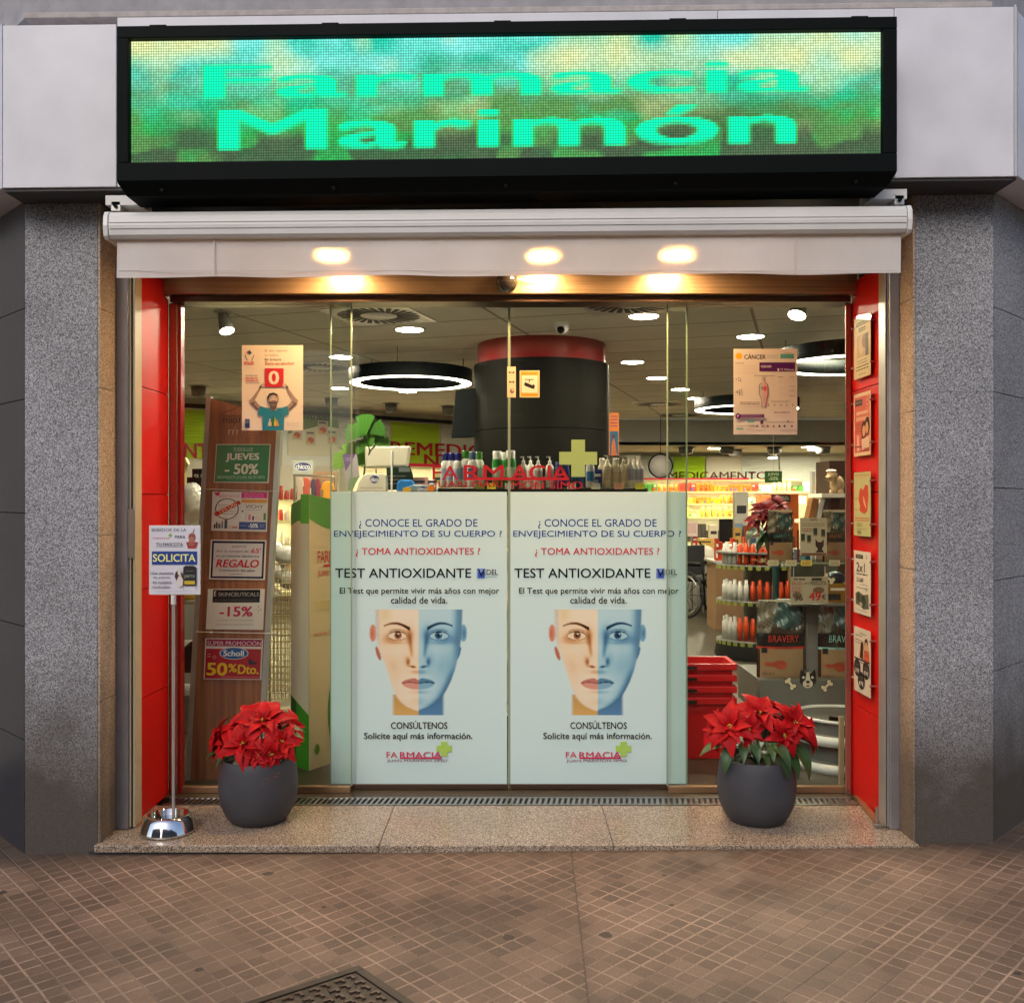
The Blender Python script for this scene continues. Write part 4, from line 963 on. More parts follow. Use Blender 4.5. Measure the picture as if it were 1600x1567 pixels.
bottle('lotion', 728, 704, 762, DG, (205, 205, 195), (60, 125, 30), 'white lotion bottle with green cap beside the dark blue caps', NB, (120, 125, 140))
bottle('lotion', 739, 706, 762, DG-.03, (210, 210, 205), (85, 105, 135), 'white lotion bottle with grey blue cap', NB, (70, 80, 120))
bottle('lotion', 748, 706, 762, DG+.06, (205, 210, 195), (65, 130, 30), 'white lotion bottle with green cap next to the grey blue cap', NB, (150, 160, 150))
for px, y, dd, l in ((777, 705, 0, 'green tonic bottle with white cap farthest from the door gap'), (788, 707, .12, 'green tonic bottle with white cap, half hidden between two others'), (798, 704, 0, 'green tonic bottle with white cap behind the door gap')):
    bottle('tonic', px, y, 762, DG+dd, (40, 135, 45), (225, 225, 220), l, NB, (205, 215, 200))
for px, l in ((818, 'first of four'), (829, 'second of four'), (841, 'third of four'), (859, 'last of four, standing apart')):
    bottle('pump', px, 713, 762, DG+(.08 if px == 829 else 0), (205, 205, 195), (220, 220, 215), 'white pump bottle, ' + l, NB, (180, 150, 150))
for px, l in ((873, 'navy blue jar bottle beside the last white pump'), (884, 'navy blue jar bottle behind the green cross')): bottle('tonic', px, 722, 762, DG+.03, (20, 45, 110), (30, 60, 130), l, NB, (40, 80, 160))
for px in (898, 906): bottle('tonic', px, 727, 762, DG+.02, (25, 85, 130), (205, 205, 200), 'small blue bottle behind the green cross, ' + ('left one' if px == 898 else 'right one'), NB)
bottle('tonic', 922, 716, 762, DG-.03, (190, 190, 185), (205, 205, 200), 'white and blue bottle beside the green cross', NB, (30, 100, 150))
m = pack('product_box', X(934, DG), DG, zt, .055, .05, .125, (35, 45, 120), 'small dark blue product box beside the green cross', None, (120, 140, 200), 'box')
for i, (px, y) in enumerate(((941, 716), (949, 711), (962, 716), (974, 712))):
    bottle('lotion' if i % 2 == 0 else 'pump', px, y, 762, DG+(.08 if i == 0 else -.02), (205, 195, 165), (215, 210, 190), 'cream coloured lotion bottle, %s counting away from the green cross' % ('first', 'second', 'third', 'fourth')[i], NB, (190, 170, 140))
for i, px in enumerate((984, 991, 998)): bottle('spray', px, 709, 762, DG+.05*i, (210, 205, 190), (220, 215, 205), 'white trigger spray bottle, %s of the three at the tray end' % ('first', 'second', 'last')[i], NB, (150, 150, 160), turn=.2)
for i, (px, c) in enumerate(((750, (120, 135, 40)), (768, (225, 205, 40)), (796, (190, 190, 190)), (838, (200, 150, 140)), (893, (205, 150, 150)), (931, (200, 200, 190)), (967, (205, 160, 130)), (1000, (215, 215, 60)))):
    pr = Print.at(DG-.165); pr.paper(px-7, 755, px+7, 764, c, .001); pr.lines(px-5.5, px+5.5, [757, 760], (60, 50, 50), .8)
    obj('price_tag', pr.mb, G['print'], label=('olive', 'yellow', 'grey', 'rose', 'pink', 'white', 'peach', 'lemon')[i] + ' price tag clipped to the dark tray of lotion bottles', cat='price tag', group='price tags on the lotion tray')

# baby corner on a low unit behind the door leaf
DB = 6.6
t = thing('display_unit', 'low white display unit holding baby products behind the door', 'display unit', (X(620, DB), DB, 0))
obj('body', MB().box(X(537, DB), X(690, DB), DB-.05, DB+.4, 0, Z(768, DB)-.02), G['shelf_white'], t, bevel=.004)
obj('worktop', MB().box(X(535, DB), X(692, DB), DB-.07, DB+.42, Z(768, DB)-.019, Z(768, DB)), G['grey_light'], t, bevel=.003)
def fan(cx, cy, r, a0, d, pr, col):
    pts = [(cx, cy)]; n = 22
    for i in range(n+1):
        a = a0 + (i/n-.5)*2.35; rr = r*(1 + .05*math.sin(i*2.3) - (.22 if abs(i-n/2) < 1.2 else 0)); pts.append((cx+rr*math.cos(a), cy-rr*math.sin(a)))
    pr.poly(pts, col)
    pr.mb.v = pr.mb.v
pd = thing('ginkgo_decoration', 'branch of large green fan shaped leaves beside the white paper hood', 'decoration', P(570, 768, DB-.02))
for i, (cx, cy, r, a0, c) in enumerate(((572, 680, 32, 2.3, (55, 110, 30)), (573, 677, 30, 1.0, (45, 95, 25)), (581, 700, 26, 2.4, (60, 110, 30)), (586, 694, 24, .7, (55, 100, 28)), (552, 722, 32, 2.4, (105, 150, 40)), (560, 728, 38, 1.3, (95, 150, 40)))):
    pr = Print.at(DB-.02+.012*i); fan(cx, cy, r, a0, DB, pr, c)
    for q in range(-4, 5): a = a0+q*.25; pr.poly([(cx, cy), (cx+r*.92*math.cos(a-.012), cy-r*.92*math.sin(a-.012)), (cx+r*.92*math.cos(a+.012), cy-r*.92*math.sin(a+.012))], (c[0]+25, c[1]+30, c[2]+10))
    o = obj('leaf', pr.mb, G['print'], pd); o.modifiers.new('s', 'SOLIDIFY').thickness = .004
obj('stem', MB().tube([P(572, 680, DB), P(578, 705, DB), P(570, 730, DB+.02), P(566, 768, DB+.02)], .006, 8).tube([P(578, 705, DB), P(587, 694, DB)], .004, 6).tube([P(570, 730, DB+.02), P(553, 722, DB)], .004, 6), G['leaf_green'], pd)
obj('paper_hood', MB().prism([(569, 697), (641, 697), (636, 729), (571, 731)], DB+.0, DB+.1), colmat((198, 195, 175), .7), label='white paper hood on thin rods above the baby products', cat='paper hood', bevel=.012)
obj('hood_rods', MB().cyl(P(588, 730, DB+.05), P(588, 768, DB+.05), .005).cyl(P(612, 704, DB-.005), P(612, 768, DB-.01), .007), G['white_gloss'], label='thin pale rods holding up the white paper hood', cat='rod')
pr = Print.at(DB-.05); pr.mb.cur = (1,1,1)
pr.poly([(535, 710), (557, 709), (562, 745), (548, 768), (543, 768)], (165, 160, 165)); pr.poly([(535, 710), (556, 709), (540, 737)], (95, 65, 130)); pr.lines(540, 550, [716, 719], (200, 180, 220), .8); pr.poly([(543, 768), (546, 748), (561, 744), (550, 768)], (120, 150, 100))
o = obj('leaflet', pr.mb, G['print'], label='purple and grey leaflet standing before the ginkgo leaves', cat='leaflet'); o.modifiers.new('s', 'SOLIDIFY').thickness = .002
t = thing('baby_seat_box', 'white rounded box printed with an oval blue name badge', 'box', P(580, 768, DB-.06))
obj('carton', MB().prism([(556, 768), (561, 752), (568, 742), (574, 740), (600, 740), (602, 743), (602, 768)], DB-.06, DB+.1), colmat((215, 212, 195)), t, bevel=.006)
def oval_badge(pr, cx, cy, rx, ry, txt='chicco'):
    pr.ell(cx, cy, rx, ry, (225, 225, 225)); pr.ell(cx, cy, rx*.93, ry*.88, (25, 45, 110)); pr.text(txt, cx-rx*.78, cy-ry*.55, cx+rx*.78, cy+ry*.5, (235, 235, 240), .03)
pr = Print.at(DB-.0615); oval_badge(pr, 585, 749, 8, 7); pr.line([(562, 762), (598, 762)], .7, (120, 120, 110)); obj('badge', pr.mb, G['print'], t)
pr = Print.at(DB-.10); pr.poly([(598, 728), (636, 727), (641, 742), (641, 765), (600, 765)], (60, 75, 55)); pr.rect(618, 729, 636, 736, (205, 205, 190)); pr.rect(600, 729, 614, 738, (35, 90, 60)); pr.lines(602, 630, [742, 748, 754], (190, 195, 180), 1.4); pr.mb.v = [(a, b+.19, c) for a, b, c in pr.mb.v]
o = obj('leaflet', pr.mb, G['print'], label='dark green printed card standing behind the badge box', cat='card'); o.modifiers.new('s', 'SOLIDIFY').thickness = .003
obj('toy_car', MB().prism([(619, 768), (620, 754), (626, 749), (641, 749), (646, 754), (647, 768)], DB-.02, DB+.08), colmat((35, 110, 175)), label='rounded blue toy box on the baby display', cat='toy', bevel=.012)
t = thing('toy_box', 'grey toy box with orange and yellow corners beside the blue toy', 'box', P(655, 768, DB-.06))
obj('carton', MB().prism([(628, 768), (632, 762), (645, 758), (672, 758), (682, 764), (682, 768)], DB-.07, DB+.03), colmat((120, 150, 165)), t, bevel=.006)
pr = Print.at(DB-.0715); pr.ell(636, 765, 7, 4, (215, 165, 40)); pr.ell(673, 763, 7, 5, (230, 130, 30)); oval_badge(pr, 660, 763.5, 8, 4.5); obj('artwork', pr.mb, G['print'], t)
for i, (px, y, wd, c, c2) in enumerate(((655, 745, 26, (215, 150, 140), (235, 200, 190)), (676, 750, 14, (60, 50, 90), (120, 110, 150)), (684, 738, 12, (170, 175, 110), (235, 235, 220)))):
    pack('product_box', X(px, DB+.12), DB+.12, Z(768, DB), wd/F*DB, .08, (768-y)/F*DB, c, ('pink flat box behind the toy boxes', 'dark violet box beside the pink one', 'olive slim box at the end of the baby display')[i], None, c2, 'box')

# ------------------------------------------------------------------ baby rail with the oval sign
DC = 9.0
t = thing('clothes_rail', 'small clothes rail with oval blue name sign and hanging baby clothes', 'clothes rail', (X(490, DC), DC, 0))
obj('frame', MB().tube([P(458, 742, DC), P(523, 745, DC)], .007, 8).cyl(P(460, 742, DC), (X(460, DC), DC, 0), .01).cyl(P(522, 745, DC), (X(522, DC), DC, 0), .01), G['steel'], t)
pr = Print.at(DC-.03); pr.paper(457, 720, 489, 741, (170, 175, 165), .01); oval_badge(pr, 473, 729, 14, 7.5); obj('sign', pr.mb, G['print'], t)
obj('back_board', MB().box(X(488, DC+.15), X(526, DC+.15), DC+.15, DC+.18, .3, Z(736, DC)), G['brown_card'], t)
def garment(px, y0, y1, wd, col, lab, k):
    pts = [(px-wd*.5, y0+4), (px-wd*.2, y0), (px+wd*.2, y0), (px+wd*.5, y0+4), (px+wd*.62, y0+14), (px+wd*.4, y0+15), (px+wd*.45, y1), (px-wd*.45, y1), (px-wd*.4, y0+15), (px-wd*.62, y0+14)]
    obj('baby_garment', MB().prism(pts, DC-.02-.012*k, DC+.02-.012*k), colmat(col, .85), label=lab, cat='garment', group='baby clothes on the rail', bevel=.01)
garment(468, 746, 783, 11, (190, 170, 150), 'pale baby garment under the oval sign', 4); garment(478, 746, 782, 12, (185, 80, 60), 'red and white patterned baby garment', 3)
garment(489, 748, 780, 7, (60, 50, 75), 'dark violet baby garment on the rail', 2); garment(496, 748, 782, 7, (130, 40, 60), 'maroon baby garment on the rail', 1); garment(512, 752, 783, 18, (215, 145, 30), 'orange yellow baby garment at the rail end', 0)
# packs on the baby shelves seen between board and tower
rnd = random.Random(11)
for zi, z in enumerate([.62, .94, 1.25, 1.52]):
    s = on_ab(418)
    for i in range(9):
        s_ = on_ab(424)+i*.085; c = rnd.choice([(200, 60, 40), (220, 180, 60), (225, 215, 190), (190, 120, 50), (240, 230, 200)])
        q = MW @ Vector((s_, .28, z)); cn = {(200,60,40): 'red', (220,180,60): 'yellow', (225,215,190): 'cream', (190,120,50): 'brown', (240,230,200): 'ivory'}[c]
        h = rnd.uniform(.1, .2)
        o = obj('product_jar', MB().lathe([(.001, 0), (.032, 0), (.034, .01), (.034, h*.7), (.026, h*.8), (.026, h), (.001, h)], (q.x, q.y, z), 12, lin(c)), G['product'], label='%s jar on the %s shelf of the baby corner' % (cn, ('lowest', 'second', 'third', 'top')[zi]), cat='jar', group='jars on the baby corner shelves')
# baby food board on the wall
pr = Print(MW @ Vector((0, .04, 0)), AU, (0, 0, -1), .0004); u = lambda px: on_ab(px)
def ub(px, py): return (on_ab(px), -zab(py, 485))
a = [ub(448, 640), ub(527, 640), ub(527, 712), ub(448, 712)]
pr.paper(a[0][0], a[0][1], a[1][0], a[2][1], (225, 220, 195), .01)
pr.poly([a[0], a[1], ub(527, 668), ub(500, 664), ub(448, 680)], (95, 130, 60)); pr.poly([ub(448, 640), ub(527, 640), ub(527, 655), ub(448, 655)], (120, 155, 80))
q0, q1 = ub(468, 643), ub(516, 655); pr.text('nutribén', q0[0], q0[1], q1[0], q1[1], (25, 50, 35), .03)
for cx, cy in ((462, 678), (483, 685), (502, 668), (517, 682)):
    q0, q1 = ub(cx-8, cy-11), ub(cx+8, cy+11); pr.rect(q0[0], q0[1], q1[0], q1[1], (205, 195, 170)); w_ = q1[0]-q0[0]; h_ = q1[1]-q0[1]
    pr.rect(q0[0]+.1*w_, q0[1]+.08*h_, q0[0]+.8*w_, q0[1]+.2*h_, (60, 70, 80)); pr.ell((q0[0]+q1[0])/2, q0[1]+.65*h_, w_*.33, h_*.22, (190, 70, 40)); pr.ell(q0[0]+.3*w_, q0[1]+.8*h_, w_*.2, h_*.1, (225, 170, 60))
obj('baby_food_board', pr.mb, G['print'], label='green and cream wall board showing four baby food packs', cat='board')

# ------------------------------------------------------------------ rear medicine wall
YB = 17.2
def XB(px): return X(px, YB)
t = thing('slatted_cladding', 'row of lime and white slatted panels above the medicine shelves', 'wall panels', (XB(1170), YB+.4, Z(748, YB)))
for p0, p1, mm in ((985, 1056, 'slat_white'), (1057, 1107, 'slat_green'), (1109, 1165, 'wall_cream'), (1166, 1224, 'slat_white'), (1226, 1290, 'slat_white')):
    z0, z1 = Z(748, YB), Z(712, YB); m = MB(); n = 12
    if mm == 'wall_cream': obj('panel', MB().box(XB(p0), XB(p1), YB+.3, YB+.33, z0, z1), G[mm], t); continue
    for i in range(n):
        za = z0+(z1-z0)*i/n; zb = z0+(z1-z0)*(i+1)/n; m.add([(XB(p0), YB+.30, za), (XB(p1), YB+.30, za), (XB(p1), YB+.315, zb-.007), (XB(p0), YB+.315, zb-.007), (XB(p0), YB+.34, zb), (XB(p1), YB+.34, zb)], [(0,1,2,3), (3,2,5,4)])
    obj('slat_panel', m, G[mm], t)
MB_ = Matrix.Translation((0, YB+.38, 0)) @ Matrix(((1,0,0,0),(0,-1,0,0),(0,0,1,0),(0,0,0,1)))
zsh = [Z(y, YB) for y in (880, 847, 808, 787, 768)]
shelf_row('medicine_shelving', 'long brightly lit shelving of medicines at the rear of the shop', MB_, XB(985), XB(1296), zsh + [Z(749, YB)], .38)
obj('shelf_edge', MB().box(XB(985), XB(1170), YB-.015, YB-.005, Z(749.5, YB), Z(747, YB)), G['letter_red'], label='thin red edge strip under the word MEDICAMENTOS', cat='edge strip')
pr = Print.at(YB+.05); pr.step = 0; pr.text('MEDICAMENTOS', 1044, 737, 1209, 749, (200, 20, 70), .005, lift=False); o = obj('wall_lettering', pr.mb, G['letter_red'], label='thin red lettering reading MEDICAMENTOS above the rear shelves', cat='lettering'); o.modifiers.new('s', 'SOLIDIFY').thickness = .01
pr = Print.at(13.0); pr.paper(1195, 736, 1222, 754, (50, 95, 45), .004); pr.text('JUEVES', 1200, 739, 1217, 744, (200, 215, 170), .02); pr.text('-50%', 1201, 745, 1216, 750.5, (200, 215, 170), .02)
obj('thursday_card', pr.mb, G['print'], label='small green card reading JUEVES -50% hanging before the rear shelves', cat='card')
obj('card_string', MB().cyl(P(1208.5, 736, 13.005), (X(1208.5, 13), 13.005, ZC), .0025, n=6), G['white_gloss'], label='thin string holding the small green thursday card', cat='string')
rnd = random.Random(21)
cols = {0: [((240, 120, 30), 'orange'), ((70, 130, 60), 'green'), ((240, 225, 160), 'cream'), ((245, 190, 60), 'amber'), ((240, 150, 50), 'orange'), ((235, 235, 225), 'white'), ((200, 60, 40), 'red')],
        1: [((245, 205, 30), 'yellow'), ((240, 215, 90), 'pale yellow'), ((225, 100, 60), 'orange red'), ((240, 235, 225), 'white'), ((245, 150, 40), 'orange')],
        2: [((240, 225, 150), 'cream'), ((235, 235, 225), 'white'), ((200, 60, 50), 'red'), ((240, 210, 90), 'yellow')],
        3: [((205, 200, 190), 'pale'), ((70, 65, 60), 'dark'), ((200, 190, 160), 'beige')]}
names = {0: 'top', 1: 'second', 2: 'third', 3: 'lowest'}
seq0 = [1, 1]
for row, yb in enumerate((768, 787, 808, 847)):
    px = 990; last = None; run = 0; hmax = (16, 15, 17, 30)[row]
    while px < 1290:
        if run <= 0: last = rnd.choice(cols[row]); run = rnd.randint(2, 5); wd = rnd.uniform(4.5, 9); hh = rnd.uniform(.5, .95)*hmax; kind = rnd.random()
        run -= 1
        if row >= 2 and px > 1155: px += 5; run = 0; continue
        w_ = wd/F*YB*.88; h_ = hh/F*YB; x = X(px+wd/2, YB); z = Z(yb, YB); c, cn = last
        lab = '%s medicine pack on the %s lit shelf at the rear' % (cn, names[row])
        if kind < .28:
            r = w_*.42; obj('medicine_jar', MB().lathe([(.001, 0), (r, 0), (r, h_*.75), (r*.8, h_*.8), (r*.8, h_), (.001, h_)], (x, YB+.12, z), 10, lin(c)), G['product'], label='%s medicine jar on the %s lit shelf at the rear' % (cn, names[row]), cat='jar', group='medicines on the rear shelves')
        else: pack('medicine_pack', x, YB+.08, z, w_, .1, h_, c, lab, 'medicines on the rear shelves', rnd.random() < .45 and rnd.choice([(200, 60, 40), (60, 140, 80), (240, 240, 230), (60, 90, 160)]))
        px += wd
# round mirror-like disc sign on the rear
t = thing('round_sign', 'white round sign with dark rim beyond the cream lotion bottles', 'sign', P(1032, 745, 15.0)); c = P(1032, 728, 14.5)
Mx = Matrix.Translation(c) @ Matrix.Rotation(R(90), 4, 'X')
obj('rim', MB().lathe([(.17, -.03), (.185, -.03), (.185, .03), (.17, .03)], (0,0,0), 36, M=Mx, cap=False), G['black_metal'], t); obj('disc', MB().lathe([(.001, -.01), (.169, -.01), (.169, .01), (.001, .01)], (0,0,0), 36, M=Mx), G['white_gloss'], t)
obj('hanger', MB().cyl((c.x, c.y, c.z+.18), (c.x, c.y, ZC), .004), G['black_metal'], t)
# counter in front of the rear shelves
DK = 13.4
t = thing('service_counter', 'pale service counter before the rear medicine shelves', 'counter', (X(1150, DK), DK, 0))
obj('front', MB().box(X(1066, DK), X(1235, DK), DK, DK+.5, 0, Z(862, DK)), G['grey_light'], t, bevel=.006); obj('worktop', MB().box(X(1062, DK), X(1240, DK), DK-.04, DK+.55, Z(862, DK)+.002, Z(858, DK)), G['shelf_white'], t, bevel=.006)
zk = Z(858, DK)
pack('till_screen', X(1137, DK), DK+.1, zk, .19, .04, .42, (22, 20, 22), 'black till screen on the service counter', None, None, 'screen')
pack('tall_display_box', X(1160, DK), DK+.05, zk, .19, .12, .80, (190, 190, 180), 'tall white cardboard display on the service counter', None, (120, 150, 180), 'display box')
pack('carton', X(1100, DK), DK-.02, zk, .26, .2, .15, (215, 175, 85), 'tan carton on the service counter', None, (235, 225, 190), 'carton')
pack('carton', X(1118, DK), DK+.12, zk, .12, .1, .33, (225, 215, 195), 'upright cream carton behind the tan one', None, (230, 225, 215), 'carton')
pack('carton', X(1152, DK), DK-.03, zk-.0, .10, .1, .30, (205, 165, 90), 'golden carton beside the till screen', None, (120, 80, 40), 'carton')
pack('carton', X(1174, DK), DK-.03, zk, .22, .14, .33, (135, 80, 55), 'brown carton showing small cream packs', None, (215, 195, 165), 'carton')
pack('red_carton', X(1085, DK), DK-.03, zk, .07, .1, .2, (185, 25, 35), 'narrow red pack on the service counter', None, (235, 210, 200), 'carton')
pr = Print.at(DK-.06); pr.paper(1073, 815, 1090, 838, (215, 190, 185), .003); pr.lines(1075, 1088, [819, 822, 825, 828, 831], (150, 70, 70), 1)
obj('notice', pr.mb, G['print'], label='white and pink notice standing at the counter end', cat='notice')
obj('notice_stand', MB().cyl((X(1081, DK-.055), DK-.055, 0), P(1081, 838, DK-.055), .012), G['steel'], label='thin steel pole under the pink notice', cat='pole')
t = thing('orange_banner', 'orange red banner with dark heading behind the indoor poinsettia', 'banner', P(1225, 800, 12.5))
obj('panel', MB().box(X(1205, 12.5), X(1248, 12.5), 12.5, 12.53, .9, Z(772, 12.5)), G['orange_card'], t); pr = Print.at(12.49); pr.paper(1206, 773, 1235, 784, (45, 35, 32), .004); pr.lines(1208, 1232, [776, 779], (190, 180, 160), 1.4); obj('heading', pr.mb, G['print'], t)
obj('post', MB().box(X(1222, 12.5), X(1228, 12.5), 12.505, 12.525, 0, .9), G['steel'], t)
# wheelchair
def wheelchair():
    D = 12.6; x = X(1092, D); t = thing('wheelchair', 'black folding wheelchair parked near the service counter', 'wheelchair', (x, D, 0))
    Mr = Matrix.Translation((x, D, 0)) @ Matrix.Rotation(R(35), 4, 'Z')
    def T(p): return Mr @ Vector(p)
    for s in (-.28, .28):
        w_ = obj('wheel', MB().tube([T((s, -.05+.29*math.cos(a), .30+.29*math.sin(a))) for a in [2*PI*k/28 for k in range(28)]], .016, 8, closed=True), G['rubber'], t)
        m = MB()
        for k in range(10): a = 2*PI*k/10; m.cyl(T((s, -.05, .30)), T((s, -.05+.28*math.cos(a), .30+.28*math.sin(a))), .003, n=5)
        obj('spokes', m, G['black_metal'], w_); obj('hand_rim', MB().tube([T((s*1.12, -.05+.25*math.cos(a), .30+.25*math.sin(a))) for a in [2*PI*k/28 for k in range(28)]], .008, 6, closed=True), G['steel'], w_)
        obj('caster', MB().tube([T((s*.85, -.52+.08*math.cos(a), .09+.08*math.sin(a))) for a in [2*PI*k/16 for k in range(16)]], .015, 8, closed=True), G['rubber'], t)
        obj('side_frame', MB().tube([T((s*.88, .22, .95)), T((s*.88, .18, .9)), T((s*.88, .12, .05))], .012).tube([T((s*.88, .15, .68)), T((s*.88, -.28, .68)), T((s*.88, -.33, .5)), T((s*.88, -.55, .1))], .012).tube([T((s*.88, .15, .48)), T((s*.88, -.35, .48))], .012), G['black_metal'], t)
        obj('armrest', MB().box(s*.88-.03, s*.88+.03, -.26, .12, .69, .72, M=Mr), G['rubber'], t, bevel=.01)
        obj('footrest', MB().box(s*.6-.08, s*.6+.08, -.70, -.55, .08, .10, M=Mr), G['black_metal'], t, bevel=.005)
    obj('seat', MB().box(-.24, .24, -.33, .12, .47, .51, M=Mr), G['cloth_dark'], t, bevel=.015); obj('backrest', MB().box(-.24, .24, .12, .15, .52, .92, M=Mr), G['cloth_dark'], t, bevel=.01)
wheelchair()
# stroller-like walker with white hood next to it
t = thing('baby_bouncer', 'pale rounded baby bouncer with grey frame behind the wheelchair', 'baby bouncer', (X(1106, 13.0), 13.0, 0))
obj('shell', MB().ball(P(1104, 868, 12.9), .12, n=18, sz=1.1, sy=.5), G['plush_white'], t); obj('frame', MB().tube([(X(1100, 12.95), 12.95, 0), P(1098, 890, 12.95), P(1104, 870, 12.95), P(1113, 890, 12.95), (X(1112, 12.95), 12.95, 0)], .012), G['grey_light'], t)

# curved gondola with sun care bottles
def gondola():
    D = 9.3; cx = X(1196, D); t = thing('curved_gondola', 'curved shelving gondola with green price tags and orange bottles', 'gondola', (cx, D, 0))
    zs = [Z(1000, D-.3)+.0, Z(938, D-.3), Z(899, D-.3)]
    rx, ry = .47, .36
    def curve(r, z, n=18): return [(cx+rx*r*math.cos(a), D+ry*r*math.sin(a), z) for a in [PI + PI*k/n for k in range(n+1)]]
    z = .16; m = MB(); m.lathe([(1.0*rx, .0), (1.04*rx, .03), (1.0*rx, .17)], (cx, D, 0), 40, sy=ry/rx); obj('base', m, G['black_matte'], t)
    zz = [.18, .56, .90]
    for z in zz: obj('shelf', MB().lathe([(.001, z-.02), (rx, z-.02), (rx, z), (.001, z)], (cx, D, 0), 40, sy=ry/rx), G['grey_display'], t)
    obj('core', MB().lathe([(rx*.45, .15), (rx*.45, 1.02)], (cx, D, 0), 32, sy=ry/rx), G['grey_display'], t)
    obj('top_shelf', MB().lathe([(.001, 1.0), (rx, 1.0), (rx, 1.02), (.001, 1.02)], (cx, D, 0), 40, sy=ry/rx), G['grey_display'], t)
    for si, z in enumerate(zz):
        n = 19
        for k in range(n):
            a = PI + PI*(k+.5)/n; x, y = cx+rx*1.012*math.cos(a), D+ry*1.012*math.sin(a)
            M = Matrix.Translation((x, y, z-.022)) @ Matrix.Rotation(a+PI/2, 4, 'Z')
            obj('price_tag', MB().box(-.021, .021, -.003, .003, -.020, .012, M=M), colmat((132, 142, 62)), t)
            if k >= n-1: continue
        for k in range(19):
            a = PI + PI*(k+.6)/19.2; r_ = .86; x, y = cx+rx*r_*math.cos(a), D+ry*r_*math.sin(a)
            orange = k >= (4 if si == 0 else 6 if si == 1 else 4)
            if si == 2 and k > 8:
                pack('product_box', x, y, z, .045, .04, .11+.05*(k % 3 == 0), (225, 215, 190), 'small cream box on the upper curved shelf', 'products on the curved gondola', (150, 130, 90), 'box', rot=0); continue
            c = (205, 70, 25) if orange else (205, 205, 200); cn = 'orange' if orange else 'white'
            h = (.235, .20, .21)[si]*(1 if k % 2 else .93); r = .024
            obj('sun_care_bottle', MB().lathe([(.001, 0), (r, 0), (r, h*.75), (r*.7, h*.8), (r*.7, h), (.001, h)], (x, y, z), 12, lin(c)), G['product'], label='%s bottle on the %s curved shelf' % (cn, ('lowest', 'middle', 'upper')[si]), cat='bottle', group='products on the curved gondola')
gondola()
zg = 1.02
for i, (px, wd, y0, c, l) in enumerate(((1148, 14, 860, (190, 45, 30), 'red carton on top of the curved gondola'), (1166, 10, 866, (215, 90, 40), 'orange red carton on top of the curved gondola'), (1186, 26, 862, (165, 40, 30), 'wide dark red carton on top of the curved gondola'), (1210, 16, 870, (215, 205, 180), 'cream carton on top of the curved gondola'))):
    D = 9.15; pack('carton', X(px, D), D-.02*i, zg, wd/F*D, .1, max(.05, Z(y0, D)-zg), c, l, None, (230, 200, 170), 'carton')

# ------------------------------------------------------------------ pet display by the window
DP = 5.75
def pet_display():
    t = thing('pet_display', 'grey pet food display with glass shelf and bone decals', 'display', (X(1258, DP), DP, 0))
    x0, x1 = X(1187, DP), X(1340, DP); zb, zt_ = Z(1118, DP), Z(1062, DP)
    obj('plinth', MB().box(x0, x1, DP, DP+.55, zb, zt_), G['grey_display'], t, bevel=.003)
    obj('kick_base', MB().box(x0+.06, x1-.02, DP+.12, DP+.5, 0, zb-.001), G['black_metal'], t)
    obj('centre_post', MB().box(X(1262, DP+.3), X(1286, DP+.3), DP+.3, DP+.34, zt_+.001, Z(935, DP)), G['grey_light'], t)
    obj('back_panel', MB().box(X(1236, DP+.35), x1, DP+.35, DP+.37, zt_+.001, Z(880, DP)), G['grey_display'], t)
    obj('glass_shelf', MB().box(X(1196, DP), x1, DP-.03, DP+.34, Z(878, DP)-.010, Z(878, DP)), G['glass_shelf'], t)
    obj('shelf_edge', MB().box(X(1196, DP), x1, DP-.034, DP-.031, Z(878, DP)-.010, Z(878, DP)), mat('glass_edge'), t)
    obj('mid_shelf', MB().box(X(1236, DP), x1, DP-.0, DP+.34, Z(944, DP)-.012, Z(944, DP)), G['grey_display'], t)
    pr = Print.at(DP-.002)
    def bone(cx, cy, L, a):
        c, s_ = math.cos(a), math.sin(a)
        for col, e in (((25, 22, 20), 1.0), ((215, 200, 170), 0)):
            pr.up()
            for sx in (-1, 1):
                for sy in (-1, 1):
                    u_, v_ = sx*L, sy*2.6; pr.ell(cx+u_*c-v_*s_, cy+u_*s_+v_*c, 3.0+e, 3.0+e, col, 14, lift=False); pr.mb.v = pr.mb.v; pr.k += 1
            pr.poly([(cx+u_*c-v_*s_, cy+u_*s_+v_*c) for u_, v_ in ((-L, -2-e), (L, -2-e), (L, 2+e), (-L, 2+e))], col)
    bone(1235, 1068, 6.5, .9); bone(1292, 1071, 6.5, -.75)
    # small dog face emblem between the bones
    pr.ell(1262, 1062, 13, 11, (28, 22, 20)); pr.poly([(1249, 1058), (1251, 1045), (1258, 1053)], (28, 22, 20)); pr.poly([(1275, 1058), (1273, 1045), (1266, 1053)], (28, 22, 20))
    pr.poly([(1260, 1050), (1264, 1050), (1266, 1062), (1258, 1062)], (205, 195, 175)); pr.ell(1262, 1068, 8, 6.5, (205, 195, 175)); pr.ell(1262, 1065, 3, 2.2, (25, 20, 20)); pr.ell(1255, 1058, 2, 2, (215, 205, 190)); pr.ell(1269, 1058, 2, 2, (215, 205, 190)); pr.ell(1262, 1071, 3, 1.3, (120, 60, 55))
    obj('bone_decals', pr.mb, G['print'], t)
    pr = Print.at(DP-.04); bone(1295, 904, 6.5, .6); obj('bone_decal', pr.mb, G['print'], t)
pet_display()
